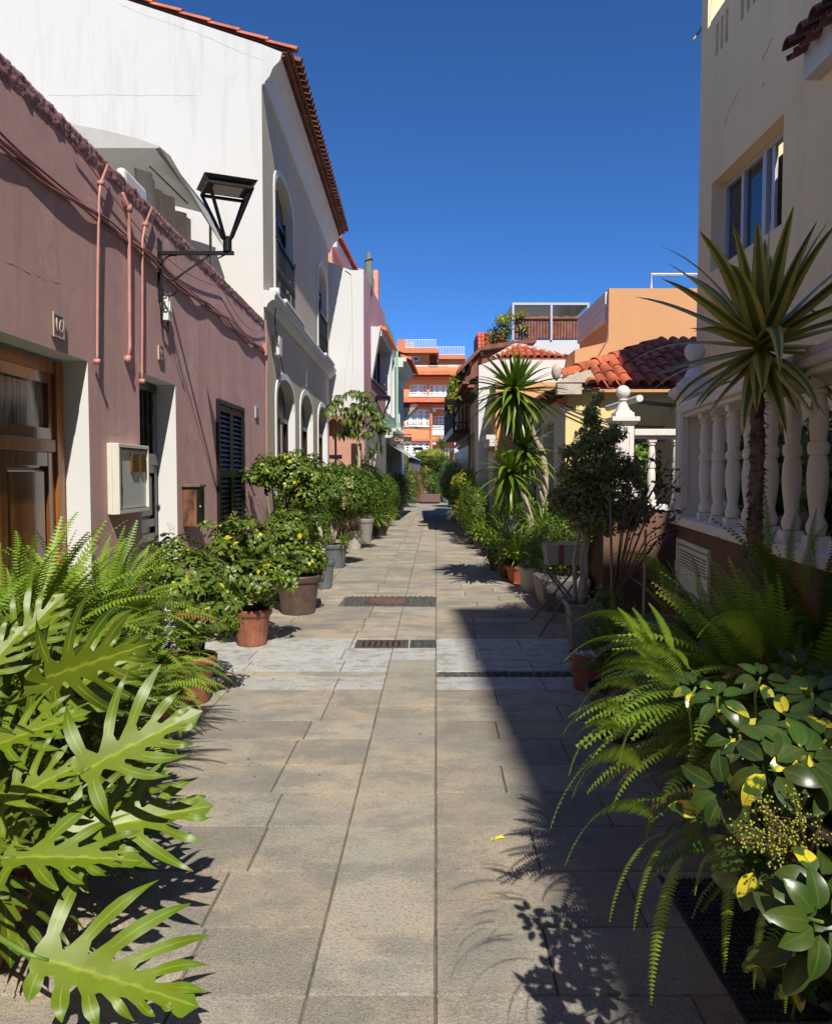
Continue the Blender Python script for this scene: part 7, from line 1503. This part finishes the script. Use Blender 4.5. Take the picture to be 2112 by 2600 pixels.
# ferns on the right, the shaded ones in the darkened leaf colour
G2 = 'sword ferns in shade on the right'; K7 = lambda x, y, Y: tuple(atY(1400+x*.4101, 900+y*.4101, Y)); K8 = lambda x, y, Y: tuple(atY(1300+x*.5149, 1500+y*.5149, Y))
PB = lambda h: (.21, .16, h, M['darkp'])
fern('sword_fern', 'tall upright sword fern in shade against the nearest balusters', 1.62, 3.0, .72, 128, .72, G2, L['fern_shaded'], pot=PB(.6), extra=[(K7(1300, 1400, 3.1), K7(1310, 850, 3.1), 5, 1.3), (K7(1480, 1400, 2.9), K7(1520, 960, 2.9), 5, 1.2), (K7(1620, 1450, 2.8), K7(1640, 960, 2.8), 5, 1.4), (K7(1350, 1450, 3), K7(1400, 1070, 3), 0, 1.2), (K7(1560, 1500, 2.7), K7(1700, 1050, 2.7), 0, 1.1)])
fern('sword_fern', 'sword fern in shade below the white cupboard door', 1.5, 3.9, .55, 160, .62, G2, L['fern_shaded'], pot=PB(.5), extra=[(K7(700, 1500, 3.6), K7(600, 1140, 3.7), 5, 1.2), (K7(900, 1480, 3.6), K7(850, 1230, 3.6), 0, 1.0), (K7(760, 1560, 3.3), K7(370, 1240, 3.2), 3, .9)])
fern('sword_fern', 'sword fern low in the shade beside the pebble pot', 1.25, 4.7, .35, 80, .52, G2, L['fern_shaded'], pot=PB(.3))
fern('sword_fern', 'sword fern with sunlit tips leaning out over the paving', 1.16, 2.45, .70, 240, .64, G2, L['fern'], az=(1.6, 4.9), potxy=(1.40, 2.5), pot=PB(.5),
     extra=[(K7(650, 1900, 2.000), K7(410, 1570, 1.953), 5, 1.3), (K7(660, 1880, 2.000), K7(500, 1570, 1.953), 5, 1.4), (K7(760, 1850, 1.953), K7(600, 1540, 1.906), 5, 1.4), (K7(620, 1850, 2.046), K7(135, 1660, 1.953), 3, .8), (K7(1300, 1900, 2.046), K7(900, 1755, 1.767), 1, .9), (K7(700, 1990, 1.953), K7(75, 1905, 1.860), 2, .6), (K7(820, 2000, 1.860), K7(320, 1925, 1.767), 2, .9),
            (K8(830, 480, 1.860), K8(420, 400, 1.767), 1, .9), (K8(820, 500, 1.860), K8(400, 440, 1.767), 1, .9), (K8(640, 500, 1.860), K8(300, 660, 1.721), 2, .9), (K8(560, 620, 1.860), K8(250, 710, 1.674), 1, .9), (K8(540, 700, 1.814), K8(285, 760, 1.674), 1, 1.0), (K8(560, 700, 1.767), K8(280, 910, 1.628), 2, .8), (K8(650, 640, 1.767), K8(520, 890, 1.628), 4, .9),
            (K8(650, 880, 1.814), K8(190, 1170, 1.581), 2, .9), (K8(640, 890, 1.767), K8(295, 1020, 1.581), 2, 1.0), (K8(700, 1130, 1.767), K8(262, 1355, 1.581), 2, .9), (K8(760, 1200, 1.767), K8(480, 1630, 1.581), 4, .8), (K8(800, 1200, 1.767), K8(600, 1670, 1.581), 4, .8), (K8(840, 1300, 1.767), K8(685, 2040, 1.581), 4, .7), (K8(1080, 1400, 1.767), K8(1045, 1880, 1.581), 4, .7), (K8(1250, 1550, 1.674), K8(1190, 1960, 1.534), 4, .8), (K8(1380, 1700, 1.581), K8(1345, 2080, 1.442), 4, .7), (K8(1000, 1300, 1.767), K8(900, 1500, 1.628), 4, .8), (K8(870, 380, 1.814), K8(770, 285, 1.767), 0, 1.2), (K8(700, 420, 1.860), K8(600, 285, 1.814), 0, 1.2)])
fern('sword_fern', 'sword fern in deep shade in the lower right corner', 1.15, 2.05, .55, 208, .55, G2, L['fern_shaded'], az=(1.5, 5), potxy=(1.5, 2.1), pot=PB(.4))
# umbrella plant in the lower right corner, partly sunlit
J = lambda x, y, Y: np.array(atY(1680+x*.2807, 1850+y*.2807, Y))
t = thing('umbrella_plant', 'glossy yellow blotched umbrella plant with green berries in the lower right corner', 'potted plant', (1.1, 1.35, 0)); g = NP(); P, U, SZ, K_ = [], [], [], []
wl = [((985, 330), 1.42, .11, (-.5, -.6, .6), 0), ((560, 570), 1.5, .11, (-.5, -.7, .3), 1), ((1290, 250), 1.45, .12, (.2, -.6, .7), 1), ((950, 150), 1.5, .10, (-.1, -.5, .9), 0), ((840, 1200), 1.42, .115, (-.5, -.7, .3), 0), ((760, 1350), 1.45, .11, (-.4, -.8, .1), 2), ((1320, 1930), 1.28, .125, (-.2, -.9, .35), 0), ((1450, 1750), 1.25, .12, (.1, -.9, .4), 1),
      ((1450, 1380), 1.3, .11, (.2, -.8, .5), 2), ((1500, 480), 1.45, .12, (.3, -.7, .6), 1), ((1180, 1480), 1.45, .10, (0, -.8, .4), 2), ((450, 780), 1.6, .11, (-.5, -.6, .5), 1), ((1480, 100), 1.5, .12, (.2, -.5, .8), 0), ((700, 60), 1.7, .10, (-.3, -.6, .7), 1)]
for (xy, Y, s, n_, k) in wl: P.append(J(*xy, Y*.96)); U.append(n_); SZ.append(s); K_.append(k)
for (u, v, Y) in ((1765, 1745, 1.75), (1820, 1770, 1.65), (1930, 1720, 1.7), (1995, 1830, 1.55), (2060, 1760, 1.6), (2080, 1850, 1.5), (1850, 1840, 1.7)): P.append(np.array(atY(u, v, Y))); U.append((random.uniform(-.5, .3), -.5, .9)); SZ.append(.09); K_.append(random.randint(0, 2))
for i in range(170): P.append(np.array([random.uniform(.86, 1.4), random.uniform(1.45, 1.95), random.uniform(.35, 1.15)])); U.append((random.uniform(-.6, .4), random.uniform(-.9, .2), random.uniform(.1, 1))); SZ.append(random.uniform(.07, .1)); K_.append(random.randint(0, 2))
P, U, SZ, K_ = np.array(P), norm(np.array(U)), np.array(SZ)*.78, np.array(K_); F_ = np.cross(U, rng.normal(size=P.shape)); B_ = basis(F_, U)*SZ[:, None, None]
for i in range(3): s = K_ == i; g.inst(WH_B[i], B_[s], P[s], rng.random(s.sum())); nl = (7, 8, 6)[i]; g.C[-1][:, 0] = np.repeat(rng.random(s.sum()*nl), len(g.C[-1])//(s.sum()*nl))
g.build('foliage', L['schef_r'], t); m = MB()
for p, u_ in zip(P, U): e = Vector(p); b = e-Vector(u_)*.12+Vector((.08, .12, -.1)); m.tube([e, e-Vector(u_)*.05, b], [.0028, .003, .004], 6)
m.build('leaf_stalks', M['stem'], t, smooth=True); m = MB(); c0 = Vector((1.1, 1.5, .4))
for p in P[::4]: p = Vector(p)+Vector((.08, .12, -.12)); m.tube([c0, c0.lerp(p, .6)+Vector((.02, 0, .08)), p], [.012, .009, .005], 7)
m.build('stems', M['barkd'], t, smooth=True); m = MB(); st = MB(); red = M['barkd']
def berry(c, r): m.lathe([(r*math.sin(R(a)), -r*math.cos(R(a))) for a in (10, 50, 90, 130, 170)], tuple(c), 7)
a0 = J(1320, 1190, 1.33)
for (tx, ty, nb) in ((860, 640, 60), (760, 890, 45), (700, 1020, 40), (1180, 620, 55), (1150, 880, 30), (1030, 1130, 45), (1430, 880, 22), (960, 900, 55), (900, 740, 30)):
    e = J(tx, ty, 1.31); mid = Vector(a0).lerp(Vector(e), .55)+Vector((0, 0, .008)); st.tube([tuple(a0), tuple(mid), tuple(e)], [.0035, .0022, .0014], 6)
    for k in range(nb): f = random.uniform(.45, 1.05); b = Vector(a0).lerp(Vector(e), f); d = Vector((random.gauss(0, .011), random.gauss(0, .009), random.gauss(0, .011))); berry(b+d, .0021); st.tube([tuple(b), tuple(b+d)], .0005, 3, cap=False)
a1 = J(1250, 1300, 1.33)
for (tx, ty, nb) in ((950, 1370, 30), (1060, 1300, 22), (1150, 1270, 20)):
    e = J(tx, ty, 1.31); st.tube([tuple(a1), tuple(e)], [.0025, .0014], 6)
    for k in range(nb): f = random.uniform(.5, 1.05); b = Vector(a1).lerp(Vector(e), f); d = Vector((random.gauss(0, .009), random.gauss(0, .007), random.gauss(0, .009))); berry(b+d, .0021); st.tube([tuple(b), tuple(b+d)], .0005, 3, cap=False)
m.build('berries', plain('berry_green', (.30, .34, .03), .35), t, smooth=True); st.build('berry_stalks', plain('berry_stalk', (.11, .07, .03), .6), t, smooth=True); make_pot(t, 1.38, 1.75, .2, .15, .3, M['darkp'])
# vines on the terrace of the pergola house and the balcony
t = thing('terrace_vine', 'vine with yellow leaf clusters climbing the left post of the pergola', 'plant', (2.9, 24, 5.6)); P = [atY(u, v, 23.9) for u, v in ((1318, 800), (1325, 828), (1335, 832), (1310, 805), (1330, 795))]; g = NP()
for p in P: rosette(t, tuple(p), 10, .28, .06, L['ficus_y'], 60, -40, .8, name='leaf_cluster')
leaves(t, [(2.72, 24.3, 5.95, .35, .4, .45), (2.45, 24.6, 5.75, .35, .4, .4)], 2200, .08, L['ficus'], shell=.8, name='foliage'); leaves(t, [(2.6, 24.0, 6.25, .25, .2, .18)], 260, .09, L['ficus_y'], shell=.8, name='yellow_foliage')
t = thing('balcony_vine', 'yellow green vine hanging over the dark balcony', 'plant', (1.1, 22.3, 3.5)); leaves(t, [(1.12, 22.4, 4.05, .22, .5, .35), (1.0, 22.2, 3.65, .14, .3, .35)], 900, .09, L['ficus_y'], shell=.8); leaves(t, [(1.2, 22.8, 3.9, .3, .6, .4)], 1500, .09, L['ficus'], shell=.8, name='dark_foliage')

# bits of leaf litter blown against the pots
m = MB()
for i in range(420):
    left = random.random() < .6; y = random.uniform(4, 22); x = (-1.25-random.expovariate(7) if left else 1.05+random.expovariate(7)) if y > 6 else random.uniform(-1.3, .9)
    if y < 6 and random.random() < .6: continue
    a = random.random()*6.28; s_ = random.uniform(.006, .018); c_, d_ = math.cos(a)*s_, math.sin(a)*s_; z = .004
    m.face([(x-c_, y-d_, z), (x-d_*.4, y+c_*.4, z+s_*.3), (x+c_, y+d_, z+.001), (x+d_*.4, y-c_*.4, z+s_*.2)])
tag(m.build('leaf_litter', plain('dry_leaf', (.16, .09, .04), .9, var=.6, vscale=30)), kind='stuff')
